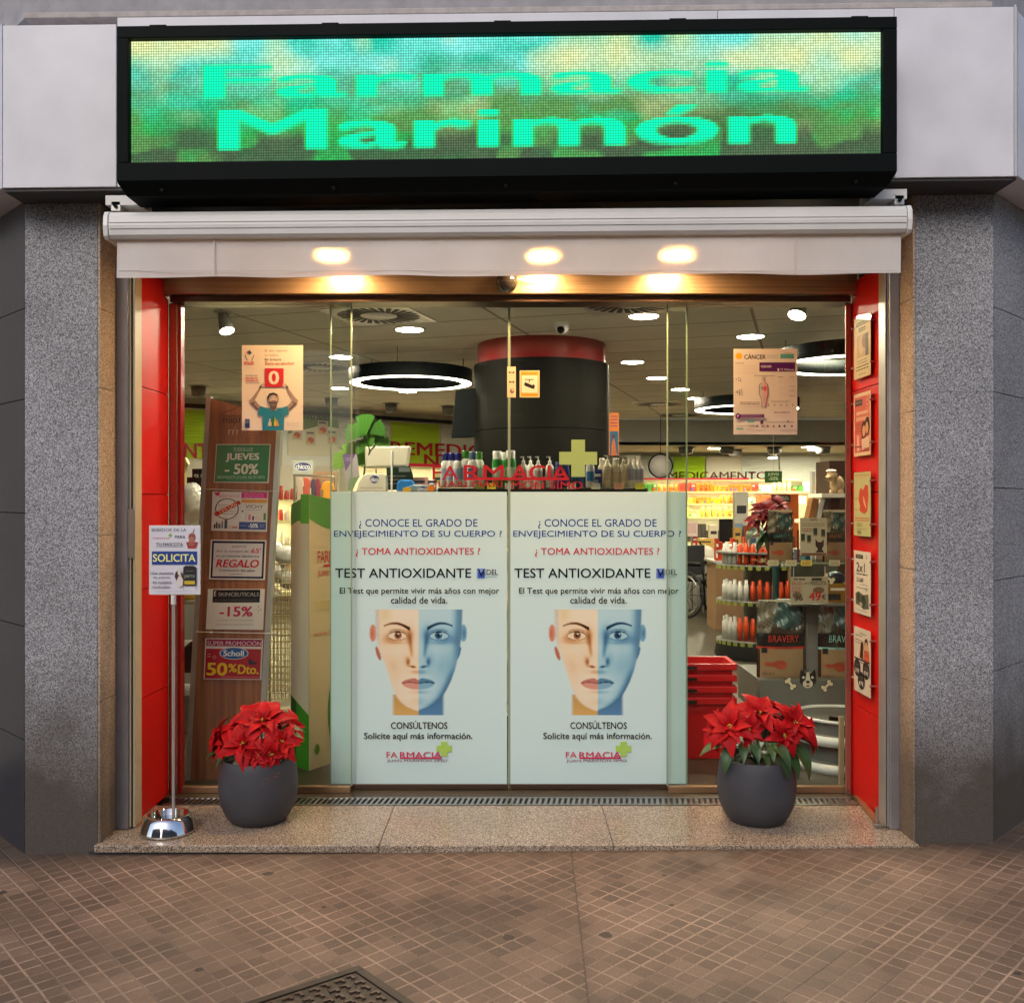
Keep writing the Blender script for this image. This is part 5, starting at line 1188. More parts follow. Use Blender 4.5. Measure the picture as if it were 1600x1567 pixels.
def food_bag(px0, px1, y0, y1, D, title, sub, tcol, lab, grp, foot='ADULT', small=False):
    """pillow shaped bag with crimped top"""
    x0, x1, zt_, zb = X(px0, D), X(px1, D), Z(y0, D), Z(y1, D); t = thing('pet_food_bag', lab, 'pet food bag', ((x0+x1)/2, D+.07, zb), grp)
    nx, nz = 70, 70; depth = (x1-x0)*.20
    def surf(u, v, s):        # u 0..1 across, v 0..1 up
        bulge = (math.sin(PI*min(max(u, .0), 1))**.55)*(1-max(0, (v-.55)/.45)**1.6)*(1 if v > .05 else .85+v*3)
        pinch = 1-.05*max(0, (v-.7)/.3)
        wr = (.006*math.sin(17*u+9*v+3*math.sin(6*v))+.005*math.sin(29*v-11*u)+.003*abs(math.sin(41*u+17*v)))*min(1, (v-.5)*6) if v > .5 else .002*math.sin(11*u+5*v)
        return Vector(((x0+x1)/2+(u-.5)*(x1-x0)*pinch, D+.07 - s*(depth*bulge*.55+.002) - (wr if s > 0 else 0), zb+(zt_-zb)*v + .006*math.sin(5*u+1)*(v > .95)))
    m = MB()
    for s in (1, -1):
        vs = [surf(i/nx, j/nz, s) for j in range(nz+1) for i in range(nx+1)]
        for j in range(nz):
            for i in range(nx):
                v = (j+.5)/nz; u_ = (i+.5)/nx; cr_ = .05*math.sin(9*u_+3*v)+.03*math.sin(31*u_-13*v)+.02*math.sin(57*v+5*u_); vv = v+cr_*.6
                if v > .58: c = lin((108, 103, 90)) if (u_-.1+cr_*2 < (v-.58)*1.2) else (lin((58, 84, 86)) if vv > .68 and .2 < u_+cr_ < .85 else lin((58, 47, 36))); q_ = .75+.5*abs(math.sin(23*u_+11*v+6*math.sin(9*v))); c = tuple(a_*q_ for a_ in c)
                elif v > .42: c = lin((28, 24, 22))
                elif v > .385: c = lin(tcol if not small else (28, 24, 22))
                else: c = lin((150, 122, 92)) if .05 < u_ < .97 else lin((60, 40, 30))
                q = j*(nx+1)+i; f = (q, q+1, q+nx+2, q+nx+1)
                if s < 0: f = f[::-1]
                m.add([], [], None); m.f.append(tuple(k + (0 if s > 0 else (nx+1)*(nz+1)) for k in f)); m.c.append(c); m.sm.append(True)
        m.v += [tuple(v) for v in vs]
    obj('bag_body', m, G['print_gloss'], t)
    def art(txts):
        pr = MB()
        for tx, u0, v0, u1, v1, c, bd in txts:
            if isinstance(tx, str):
                tv, tf = text_mesh(tx, bd); a = tv.min(0); b = tv.max(0); q = (tv-a)/(b-a); pts = [surf(u0+qq[0]*(u1-u0), v0+qq[1]*(v1-v0), 1)+Vector((0, -.0035, 0)) for qq in q]; pr.add(pts, tf, lin(c))
            else: pr.add([surf(u0+p[0]*(u1-u0), v0+p[1]*(v1-v0), 1)+Vector((0, -.0028, 0)) for p in tx], [tuple(range(len(tx)))], lin(c))
        return pr
    chick = [(0, .55), (.12, .72), (.35, .62), (.6, .85), (.85, .8), (1, .5), (.88, .15), (.62, .1), (.4, .38), (.15, .35)]
    it = [(title, .22, .475, .86, .565, tcol, .03), (chick, .12, .10, .62, .26, (165, 70, 45), 0), ([(0,0),(1,0),(1,1),(0,1)], .08, .33, .20, .40, (25, 22, 22), 0)]
    if sub: it.append((sub, .36, .39, .75, .415, (225, 215, 200) if small else (70, 20, 15), .01))
    if foot: it.append((foot, .08, .045, .34, .075, (40, 30, 25), .03))
    obj('bag_print', art(it), G['print'], t)
    obj('top_seal', MB().box(x0+(x1-x0)*.04, x1-(x1-x0)*.04, D+.066, D+.074, zt_-.002, zt_+.012), colmat((190, 185, 170)), t)
GB = 'pet food bags in the window display'
food_bag(1187, 1262, 942, 1061, DP+.02, 'BRAVERY', 'CHICKEN', (190, 50, 30), 'large pet food bag with red lettering on the grey plinth', GB)
food_bag(1284, 1352, 938, 1066, DP+.04, 'BRAVERY', 'SALMON', (140, 190, 190), 'large pet food bag with pale lettering beside the red jamb', GB, 'ADULT')
food_bag(1204, 1244, 800, 878, DP+.02, 'BRAVERY', None, (60, 110, 105), 'small pet food bag with teal print on the glass shelf', GB, None, True)
food_bag(1291, 1330, 800, 878, DP+.06, 'BRAVERY', None, (130, 90, 60), 'small pet food bag on the glass shelf beside the red jamb', GB, None, True)
pr = Print.at(DP-.02); pr.paper(1250, 809, 1292, 868, (185, 178, 160), .003); pr.text('bravery', 1266, 810, 1277, 814, (60, 55, 50), .03); pr.lines(1253, 1289, [818, 821], (110, 100, 90), .9); pr.lines(1253, 1275, [826, 829], (150, 45, 40), 1.1)
for px, py in ((1271, 825), (1283, 827), (1251.5, 834), (1261, 836)): pr.rect(px, py, px+6, py+10, (30, 60, 55)); pr.rect(px, py+10, px+6, py+12.5, (150, 120, 90))
pr.poly([(1274, 842), (1278, 847), (1283, 847), (1287, 842), (1287, 852), (1284, 858), (1288, 863), (1274, 863), (1278, 858), (1274, 852)], (50, 25, 25)); pr.rect(1252, 864, 1291, 867.5, (120, 70, 50))
obj('pet_promo_card', pr.mb, G['print'], label='white card showing four small bags and a dog between the small food bags', cat='card')
pack('blue_box', X(1258, DP), DP+.02, Z(878, DP), 20/F*DP, .08, 19/F*DP, (30, 90, 130), 'blue box with pale lid edge under the white dog card', None, (120, 170, 190), 'box')
obj('leash_tube', MB().cyl(P(1247, 877.5, DP+.01), P(1247, 828, DP+.01), .007, n=10), colmat((120, 25, 30)), label='thin dark red tube standing between bag and white dog card', cat='tube')
for i, px in enumerate((1208, 1236, 1260, 1304)):
    pr = Print.at(DP-.038); pr.paper(px-8.5, 875, px+8.5, 884, (205, 195, 165) if i != 2 else (215, 190, 90), .001); pr.lines(px-6.5, px+6.5, [877, 879.5, 881.5], (70, 60, 50), .8)
    obj('price_tag', pr.mb, G['print'], label='price tag on the glass shelf edge, ' + ('first from the indoor poinsettia', 'second from the indoor poinsettia', 'third, the yellowish one', 'last, nearest the red jamb')[i], cat='price tag', group='price tags on the glass pet shelf')
pr = Print.at(DP-.05); pr.paper(1235, 901, 1294, 943, (150, 140, 120), .002); pr.rect(1235.5, 901.5, 1293.5, 942.5, (168, 158, 138)); pr.rect(1268, 903, 1284, 907, (50, 42, 40)); pr.lines(1240, 1258, [904], (60, 50, 45), 2)
pr.text('SALUD', 1237, 909, 1253, 914, (170, 50, 45), .015); pr.text('para', 1255, 910, 1263, 914, (70, 40, 40), 0, 2); pr.text('MASCOTA', 1266, 908, 1291, 914, (60, 45, 40), .01); pr.lines(1237, 1252, [917, 920, 923], (170, 70, 60), 1.1)
pr.ell(1245, 930, 7, 6, (120, 95, 75)); pr.ell(1279, 922, 9, 5, (110, 85, 65)); pr.text('36', 1242, 929, 1254, 938, (60, 45, 40), .03); pr.text('49', 1264, 925, 1282, 938, (185, 30, 35), .03); pr.text('€', 1284, 928, 1290, 936, (60, 45, 40), .02)
obj('pet_health_card', pr.mb, G['print'], label='faded card reading SALUD para MASCOTA with red price 49', cat='card')
obj('card_hooks', MB().cyl(P(1240, 901, DP-.048), P(1240, 885, DP-.03), .0015, n=6).cyl(P(1289, 901, DP-.048), P(1289, 885, DP-.03), .0015, n=6), G['steel'], label='two thin wires holding the faded pet health card', cat='wire')
pack('yellow_carton', X(1310, DP+.1), DP+.1, Z(944, DP)+.001, 36/F*DP, .15, 30/F*DP, (150, 105, 20), 'dark and yellow carton behind the faded pet health card', None, (30, 28, 45), 'carton')
obj('pet_cushion', MB().ball(P(1305, 903, DP+.15), .06, n=18, sz=.7), colmat((28, 28, 50)), label='dark navy pet cushion above the yellow carton', cat='cushion')
# low island of boxed goods beyond the curved gondola
DI = 11.2; t = thing('island_unit', 'low wooden island unit of mixed boxes beyond the curved gondola', 'display unit', (X(1165, DI), DI, 0))
obj('body', MB().box(X(1118, DI), X(1240, DI), DI, DI+.5, 0, .78), G['brown_card'], t, bevel=.004); obj('worktop', MB().box(X(1114, DI), X(1244, DI), DI-.03, DI+.53, .782, .81), G['grey_light'], t, bevel=.003)
rq = random.Random(31); px = 1119; i = 0
while px < 1238:
    wd = rq.uniform(5, 11); c, cn = rq.choice([((190, 60, 35), 'red'), ((215, 195, 150), 'cream'), ((120, 80, 50), 'brown'), ((205, 130, 60), 'orange'), ((225, 220, 205), 'white'), ((70, 90, 110), 'slate blue')])
    pack('boxed_goods', X(px+wd/2, DI), DI+.02, .811, wd/F*DI*.92, .1, rq.uniform(.12, .30), c, cn+' box standing on the low island unit', 'boxes on the low island unit', rq.random() < .6 and rq.choice([(235, 230, 215), (60, 50, 50), (200, 170, 60)]), 'box')
    px += wd; i += 1
# books and plush dog on shelf at the side
obj('side_shelf', MB().box(X(1262, 7.4), X(1345, 7.4), 7.4, 7.75, Z(812, 7.4)-.03, Z(812, 7.4)), G['shelf_white'], label='pale side shelf behind the small food bags', cat='shelf')
obj('side_shelf', MB().box(X(1284, 7.4), X(1345, 7.4), 7.4, 7.75, Z(771, 7.4)-.03, Z(771, 7.4)), G['shelf_white'], label='upper pale shelf under the plush dog', cat='shelf')
obj('shelf_upright', MB().box(X(1284, 7.45), X(1290, 7.45), 7.7, 7.76, 0, Z(735, 7.4)), G['grey_light'], label='grey upright holding the shelves under the plush dog', cat='upright')
for i, (px, c, w_) in enumerate(((1268, (130, 85, 45), 10), (1279, (195, 190, 180), 7), (1287, (60, 60, 65), 5), (1305, (70, 22, 28), 14))):
    D = 7.45; M = Matrix.Translation(P(px, 812, D)) @ Matrix.Rotation(R(12 if i < 3 else 0), 4, 'Y')
    obj('pet_care_box', MB().box(-w_/2/F*D, w_/2/F*D, 0, .12, 0, 34/F*D, lin(c), M), G['product'], label=('tan leaning box on the side shelf', 'pale leaning box on the side shelf', 'dark slim leaning box on the side shelf', 'maroon box on the side shelf beside the red jamb')[i], cat='box', bevel=.003)
t = thing('plush_dog', 'brown and white plush dog sitting on the upper side shelf', 'plush toy', P(1305, 771, 7.5)); D = 7.5
obj('body', MB().ball(P(1308, 757, D), .055, n=18, sz=1.3).ball(P(1300, 744, D-.03), .042, n=18).ball(P(1294, 747, D-.06), .022, n=14).ball(P(1300, 769, D-.05), .022, n=12, sz=1.2).ball(P(1314, 769, D-.05), .022, n=12, sz=1.2), G['plush'], t)
obj('ear', MB().ball(P(1307, 745, D-.02), .02, n=12, sz=1.9, sy=.5), G['plush_dark'], t); obj('ear', MB().ball(P(1294, 740, D+.02), .018, n=12, sz=1.6, sy=.5), G['plush_dark'], t)
obj('nose', MB().ball(P(1290, 746, D-.08), .008, n=10), G['plush_dark'], t); obj('cap', MB().ball(P(1299, 736, D-.03), .04, n=14, sz=.35), G['plush_white'], t)
obj('dark_cabinet', MB().box(X(1296, 9), X(1350, 9), 9, 9.4, 0, Z(720, 9)), G['bronze_dark'], label='tall dark cabinet behind the plush dog', cat='cabinet')
# stack of red shopping baskets
def baskets():
    D = 5.55; xc = X(1095, D)
    for i in range(4):
        z0 = .0 + i*.066; t = thing('shopping_basket', ('bottom red shopping basket of the nested stack', 'second red shopping basket up in the nested stack', 'third red shopping basket up in the nested stack', 'topmost red shopping basket of the nested stack')[i], 'basket', (xc, D+.15, z0), 'nested red shopping baskets')
        wt, wb, h = .205, .165, .36; dt, db = .14, .11; cyy = D+.16
        m = MB(); n = 0
        def lp(w_, d_, z): return [(xc-w_, cyy-d_, z), (xc+w_, cyy-d_, z), (xc+w_, cyy+d_, z), (xc-w_, cyy+d_, z)]
        L = [lp(wb, db, z0), lp(wt-.01, dt-.01, z0+h), lp(wt, dt, z0+h), lp(wt, dt, z0+h-.03), lp(wt-.006, dt-.006, z0+h-.03)]
        vs = sum(L, []); fs = [(3,2,1,0)] + [(i_, (i_+1) % 4, 4+(i_+1) % 4, 4+i_) for i_ in range(4)]
        for a, b in ((1, 2), (2, 3)): fs += [(a*4+i_, a*4+(i_+1) % 4, b*4+(i_+1) % 4, b*4+i_) for i_ in range(4)]
        m.add(vs, fs); o = obj('tub', m, G['basket_red'], t, bevel=.004)
        obj('rim', MB().box(xc-wt-.008, xc+wt+.008, cyy-dt-.010, cyy-dt-.001, z0+h-.036, z0+h+.003).box(xc+wt+.001, xc+wt+.01, cyy-dt, cyy+dt, z0+h-.036, z0+h+.003).box(xc-wt-.01, xc-wt-.001, cyy-dt, cyy+dt, z0+h-.036, z0+h+.003), G['basket_red'], t, bevel=.004)
        obj('handle_recess', MB().box(xc-.13, xc-.02, cyy-dt-.0125, cyy-dt-.0105, z0+h-.03, z0+h-.012), G['black_matte'], t)
baskets()
# two tier pet table with white lips
t = thing('tier_stand', 'grey two tier display stand with white curved lips behind the planter', 'display stand', (X(1315, 5.35), 5.5, 0)); xs_ = X(1325, 5.4)
for z, r in ((.0, .30), (.15, .29)):
    obj('tier', MB().lathe([(.001, z), (r-.01, z), (r-.01, z+.05), (.001, z+.05)], (xs_, 5.52, 0), 48), G['grey_display'], t); obj('lip', MB().lathe([(r-.008, z), (r, z), (r, z+.055), (r-.008, z+.055), (r-.008, z)], (xs_, 5.52, 0), 48), G['white_gloss'], t)
obj('top_edge', MB().lathe([(.23, .27), (.25, .27), (.25, .285), (.23, .285), (.23, .27)], (xs_, 5.52, 0), 48), G['white_gloss'], t); obj('riser', MB().lathe([(.22, .05), (.22, .27)], (xs_, 5.52, 0), 40), G['grey_display'], t)
obj('window_batten', MB().box(X(1312, 5.08), X(1319, 5.08), 5.08, 5.10, .0, Z(1120, 5.08)), colmat((175, 155, 125)), label='cream batten standing inside the glass beside the tier stand', cat='batten')
obj('leaning_tablet', MB().prism([(1291, 1163), (1298, 1120), (1312, 1122), (1314, 1165)], 5.35, 5.38), G['black_metal'], label='dark leaning tablet on the tier stand', cat='tablet', bevel=.003)

# ------------------------------------------------------------------ near-window left: baskets and shelf behind the wooden board
DS = 6.2
t = thing('side_unit', 'grey white side unit with shelves behind the wooden promotion board', 'shelf unit', (X(300, DS), DS, 0))
x0, x1 = X(255, DS), X(330, DS)
for z in (.25, .55, .86, 1.17): obj('shelf', MB().box(x0, x1, DS, DS+.4, z-.025, z), G['grey_light'], t, bevel=.004)
obj('side_panel', MB().box(x0-.02, x0-.001, DS, DS+.4, 0, 1.35), G['grey_light'], t); obj('base', MB().box(x0, x1, DS+.02, DS+.38, 0, .22), G['grey_light'], t)
z = .86
obj('folded_blanket', MB().box(x0+.03, x1-.03, DS+.02, DS+.3, z+.001, z+.06), colmat((200, 170, 70), .9), label='folded yellow blanket on the side unit', cat='blanket', bevel=.02)
obj('folded_towel', MB().box(x0+.05, x1-.05, DS+.02, DS+.3, z+.062, z+.115), colmat((205, 200, 175), .9), label='folded cream towel on the yellow blanket', cat='towel', bevel=.02)
def crumple(name, c, r, mt, lab, cat, seed, sz=1.2):
    rn = random.Random(seed); m = MB(); n, k = 22, 14; vs = []
    for j in range(k+1):
        for i in range(n):
            th = PI*j/k; ph = 2*PI*i/n; rr = r*(1+rn.uniform(-.1, .1)); vs.append((c.x+rr*math.sin(th)*math.cos(ph), c.y+rr*.7*math.sin(th)*math.sin(ph), c.z-rr*sz*math.cos(th)))
    m.add(vs, [(j*n+i, j*n+(i+1) % n, (j+1)*n+(i+1) % n, (j+1)*n+i) for j in range(k) for i in range(n)], None, True)
    return obj(name, m, G[mt], label=lab, cat=cat)
crumple('wrapped_plush', P(300, 790, DS+.15), .105, 'plastic_wrap', 'crumpled transparent bag of plush toys on the side unit', 'bag', 4, 1.35)
pr = Print.at(7.4); 
for i, (a, b, y0) in enumerate(((300, 322, 732), (292, 318, 746))):
    pack('black_box', X((a+b)/2, 7.4-.1*i), 7.4-.1*i, Z(762, 7.4), (b-a)/F*7.3, .1, (762-y0)/F*7.3, (28, 22, 22), ('black box lettered SU behind the crumpled bag', 'lower black box before the SU box')[i], None, None, 'box')
pr = Print.at(7.395); pr.text('SU', 303.5, 741, 315, 748, (215, 210, 200), .02); obj('box_lettering', pr.mb, G['print'], bpy.data.objects['black_box'])
obj('box_table', MB().box(X(285, 7.25), X(325, 7.25), 7.25, 7.6, Z(762, 7.4)-.03, Z(762, 7.4)-.001).box(X(287, 7.3), X(323, 7.3), 7.3, 7.55, 0, Z(762, 7.4)-.031), G['grey_light'], label='grey stand under the black boxes', cat='stand')
obj('curved_lamp', MB().tube([P(283, 800, 7.0), P(284, 740, 7.0), P(288, 722, 7.0), P(293, 720, 7.0)], .03, 12), colmat((185, 160, 90)), label='tan curved plush neck beside the red jamb', cat='plush toy')
obj('black_hamper', MB().prism([(283, 1052), (310, 1052), (311, 1003), (300, 1000), (283, 1014)], 5.9, 6.1), G['black_matte'], label='black rounded bag under the side unit shelf', cat='bag', bevel=.02)
# wire basket
def wire_basket():
    D = 6.9; t = thing('wire_basket', 'tall wire basket full of wrapped goods beside the green tower', 'wire basket', (X(440, D), D, 0)); x0, x1 = X(405, D), X(470, D); m = MB(); r = .0035
    n = 11; zt_ = 1.05
    for i in range(n+1):
        x = x0+(x1-x0)*i/n; m.cyl((x, D, .08), (x, D, zt_-.0), r, n=5); m.cyl((x, D+.3, .08), (x, D+.3, zt_), r, n=5)
    for i in range(22):
        z = .08+(zt_-.08)*i/21; m.cyl((x0, D, z), (x1, D, z), r, n=5); m.cyl((x0, D+.3, z), (x1, D+.3, z), r, n=5); m.cyl((x0, D, z), (x0, D+.3, z), r, n=5); m.cyl((x1, D, z), (x1, D+.3, z), r, n=5)
    obj('wire_mesh', m, mat('brass_wire', (.62,.5,.28), .35, metal=.6), t)
    for a, b in ((x0, D), (x1, D), (x0, D+.3), (x1, D+.3)): obj('leg', MB().cyl((a, b, 0), (a, b, zt_+.02), .009, n=8), G['steel'], t)
    for i, (px, py, s_) in enumerate(((425, 860, 1), (447, 868, 2), (432, 895, 3), (452, 905, 4), (420, 930, 5))):
        crumple('wrapped_pack', P(px, py, D+.13), .085, 'plastic_wrap', 'crumpled clear wrapped pack in the wire basket, ' + ('topmost by the board', 'topmost by the tower', 'middle by the board', 'middle by the tower', 'lowest one seen')[i], 'pack', s_, .8)
wire_basket()
# cardboard tower, green and white
def tower():
    D = 5.35; t = thing('cardboard_tower', 'green and cream cardboard promotion tower behind the door glass', 'cardboard display', (X(490, D), D, 0))
    # side face turned to the window, front face running back to the right
    def pts(px, py): return P(px, py, D)
    x0, xc, x1 = X(455, D+.12), X(483, D), X(545, D+.3); y0, yc, y1 = D+.12, D, D+.3
    ztp = Z(772, D)
    m = MB(); m.add([(x0, y0, 0), (xc, yc, 0), (x1, y1, 0), (x0+.25, y1+.2, 0), (x0, y0, ztp-.06), (xc, yc, ztp), (x1, y1, ztp-.05), (x0+.25, y1+.2, ztp-.06)], [(0,1,5,4), (1,2,6,5), (2,3,7,6), (3,0,4,7), (3,2,1,0), (4,5,6,7)], lin((190, 165, 130)))
    obj('carton', m, G['print'], t)
    def face(a, b):
        U = Vector((b[0]-a[0], b[1]-a[1], 0)); L = U.length; U = U/L; return Print(Vector((a[0], a[1], ztp))+Vector((U.y, -U.x, 0))*.0015, U, (0, 0, -1), .0004), L
    p1, L1 = face((x0, y0), (xc, yc)); H = ztp
    p1.poly([(0, .06), (L1, 0), (L1, H-.002), (0, H-.002)], (60, 140, 35)); p1.poly([(0, .18), (L1*.4, .15), (L1, .16), (L1, H*.80), (0, H*.74)], (205, 200, 180)); p1.rect(L1*.55, .0, L1, .165, (80, 170, 45)); p1.poly([(0, H*.74), (L1*.3, H*.76), (L1*.3, H-.003), (0, H-.003)], (35, 90, 25))
    obj('side_print', p1.mb, G['print'], t)
    p2, L2 = face((xc, yc), (x1, y1)); n = 14
    p2.poly([(0, .002), (L2, .05), (L2, .15)] + [(L2*(1-i/n), .15+.05*math.sin(i/n*3.0+.4)) for i in range(n+1)], (70, 125, 35))
    p2.poly([(L2, H*.55)] + [(L2*(.75-.3*math.sin(i/n*PI*.9)), H*(.58+.41*i/n)) for i in range(n+1)] + [(L2, H-.003)], (75, 115, 30))
    p2.text('FARMACIA', L2*.2, .32, L2*.98, .39, (185, 25, 35), 0); p2.rect(L2*.34, .40, L2*.98, .412, (185, 25, 35)); p2.text('JUAN MARIMON', L2*.2, .43, L2*.98, .475, (190, 60, 50), 0); p2.text('FARMACIA', L2*.2, .60, L2*.95, .66, (205, 175, 110), 0); p2.text('www.farmacia', L2*.1, .77, L2*.98, .80, (190, 110, 70), 0)
    p2.ell(L2*.18, H*.93, .02, .03, (90, 120, 40))
    obj('front_print', p2.mb, G['print'], t)
    for px, py in ((486, 812), (486, 1030)): pass
tower()
# indoor poinsettia placed with the other plants below

# ------------------------------------------------------------------ big face posters on the door leaves
def face_grid():
    """portrait print, half warm half blue; returns (nx, ny, colours) over the box 160..880 x 240..1000"""
    nx, ny = 130, 137; xx, yy = np.meshgrid(np.linspace(160, 880, nx), np.linspace(240, 1000, ny)); C0 = 523.0
    bg = np.array(lin((198, 226, 228)))
    def g(cx, cy, rx, ry, a=0, p=2):
        c, s_ = math.cos(a), math.sin(a); u = ((xx-cx)*c+(yy-cy)*s_)/rx; v = (-(xx-cx)*s_+(yy-cy)*c)/ry; return np.exp(-(np.abs(u)**p+np.abs(v)**p))
    sm = lambda e0, e1, x: (lambda t: t*t*(3-2*t))(np.clip((x-e0)/(e1-e0), 0, 1))
    # face outline: half width as a function of height
    hy = np.array([240, 330, 430, 520, 600, 680, 760, 820, 870, 910, 940, 965, 975]); hl = np.array([325, 322, 318, 300, 268, 240, 216, 196, 172, 138, 100, 45, 0]); hr = np.array([325, 322, 320, 306, 290, 270, 240, 210, 180, 142, 102, 46, 0])
    L = np.interp(yy, hy, hl); Rr = np.interp(yy, hy, hr); Wd = np.where(xx < C0, L, Rr); dx = np.abs(xx-C0)
    face = np.where(xx < C0, sm(0, 34, Wd-dx), sm(0, 14, Wd-dx))*(yy < 976)
    neck = sm(0, 26, 194-dx)*(yy > 850)
    D = np.zeros_like(xx)                     # darkness
    D += np.where(xx < C0, .10, .30)*sm(110, 0, Wd-dx)*(face > 0)     # towards the contour
    D += .30*sm(.0, 1, (dx-225)/95)*sm(720, 480, yy)*(xx > C0)
    for s in (-1, 1):
        ex = C0+s*150
        # brow: arched stroke
        t = (xx-(C0+s*65))/(s*180); by = 386-12*np.clip(t, 0, 1)-32*np.sin(np.clip(t, 0, 1)*PI*.92); th = 10*(1-.7*np.clip(t, 0, 1))+1.5
        br = sm(th+5, th-4, np.abs(yy-by+8))*(t > -.02)*(t < 1.02)
        D += .85*br
        D += .36*g(ex, 424, 98, 58) + .34*g(C0+s*60, 430, 32, 70) + .25*g(ex+s*60, 450, 60, 36, s*.3)
        # eye white, iris, pupil, lids
        lid = np.sqrt(np.clip(1-((xx-ex)/66)**2, 0, 1)); up = 430-30*lid; lo = 430+30*lid
        ins = sm(-2, 5, yy-up)*sm(-2, 5, lo-yy)*(np.abs(xx-ex) < 66)
        D = D*(1-ins)+.10*ins
        ir = sm(29, 24, np.hypot(xx-ex-4*s*-1, yy-426))*ins; D = D*(1-ir)+.72*ir
        pu = sm(14, 10, np.hypot(xx-ex+4*s, yy-426)); D = D*(1-pu)+1.0*pu
        hl_ = sm(7, 4, np.hypot(xx-ex-8, yy-416)); D = D*(1-hl_)
        D += .85*sm(6, 1, np.abs(yy-up+1))*(np.abs(xx-ex) < 70)*(yy < 434); D += .4*sm(4, 1, np.abs(yy-lo))*(np.abs(xx-ex) < 60)
        D += .45*sm(4, 1, np.abs(yy-up+16))*(np.abs(xx-ex) < 60); D += .2*g(ex, 480, 70, 14)
        # nose flank, nostril, wing
        D += .40*g(C0+s*50, 530, 16, 95, s*.12) + .50*g(C0+s*72, 618, 15, 32) + .20*g(C0+s*90, 600, 30, 60) - .12*g(C0+s*40, 600, 14, 26) + .85*g(C0+s*38, 652, 22, 8, s*-.15) + .25*g(C0+s*30, 690, 50, 18)
        D += .22*g(C0+s*170, 640, 60, 110, s*.3)
    D += .10*g(C0, 600, 24, 60)
    mw = 118; mt = (xx-C0)/mw; inside = np.abs(mt) < 1; arch = np.sqrt(np.clip(1-mt**2, 0, 1))
    upl = 766-34*arch**1.2+14*np.exp(-(mt/.12)**2); lol = 768+50*arch
    lips = sm(-2, 5, yy-upl)*sm(-2, 6, lol-yy)*inside; upper = lips*(yy < 768)
    D = D*(1-lips*.7)+lips*(.30+.22*(yy < 768))
    D += .75*sm(5, 1, np.abs(yy-767-4*np.cos(mt*6)))*inside; D += .28*g(C0, 835, 75, 12) + .20*g(C0, 905, 60, 30)
    D += .34*sm(70, 0, Wd-dx)*sm(600, 760, yy)*(xx > C0)
    rs = np.random.RandomState(2); D += .02*(rs.rand(ny, nx)-.5)
    D = np.clip(D, 0, 1)
    def pal(stops):
        ks = np.array([k for k, c in stops]); cs = np.array([lin(c) for k, c in stops]); return np.stack([np.interp(D, ks, cs[:, i]) for i in range(3)], -1)
    warm = pal([(0, (226, 218, 196)), (.2, (224, 205, 172)), (.4, (204, 158, 110)), (.65, (140, 88, 52)), (1, (48, 28, 20))])
    blue = pal([(0, (176, 212, 222)), (.2, (142, 190, 208)), (.42, (94, 146, 180)), (.7, (40, 82, 118)), (1, (14, 36, 60))])
    lft = (xx < C0)[..., None]
    col = np.where(lft, warm, blue)
    hx = 1-sm(240, 360, yy) ; yellow = np.array(lin((214, 190, 120)))
    col = np.where(lft, col*(1-.5*g(285, 270, 40, 70)[..., None])+yellow*(.5*g(285, 270, 40, 70)[..., None]), col)
    lc = np.where((xx < C0), 1, 0)*lips*.55; pink = np.array(lin((214, 120, 130))); col = col*(1-lc[..., None])+pink*(1-.45*D[..., None])*lc[..., None]
    # grey hair at the temples
    hr_ = (sm(265, 305, dx)*(yy < 520))[..., None]*(.35+.65*rs.rand(ny, nx)[..., None])*.8; gcol = np.where(lft, np.array(lin((158, 170, 182))), np.array(lin((104, 146, 172)))); col = col*(1-hr_)+gcol*hr_
    nk = np.where(lft, np.array(lin((198, 160, 92))), np.array(lin((76, 124, 166)))) * (.8+.3*((yy[..., None]-850)/150))
    out = bg*(1-neck[..., None])+nk*neck[..., None]
    for s in (-1, 1):        # ears and the lobes lower down
        ecx = C0+s*326; e = sm(1.08, .92, np.sqrt(((xx-ecx)/25)**2+((yy-410)/62)**2)); c = np.array(lin((206, 140, 112) if s < 0 else (112, 168, 198))); c2 = np.array(lin((178, 104, 80) if s < 0 else (60, 110, 150)))
        k = g(ecx+s*4, 412, 9, 34)[..., None]; out = out*(1-e[..., None])+(c*(1-k)+c2*k)*e[..., None]
        e = sm(1.1, .9, np.sqrt(((xx-(C0+s*288)+s*.28*(yy-555))/15)**2+((yy-556)/50)**2)); out = out*(1-e[..., None])+c2*e[..., None]
    out = out*(1-face[..., None])+col*face[..., None]
    out = np.where((yy < 246)[..., None], out*.97, out)
    return nx, ny, out
_fg = face_grid()
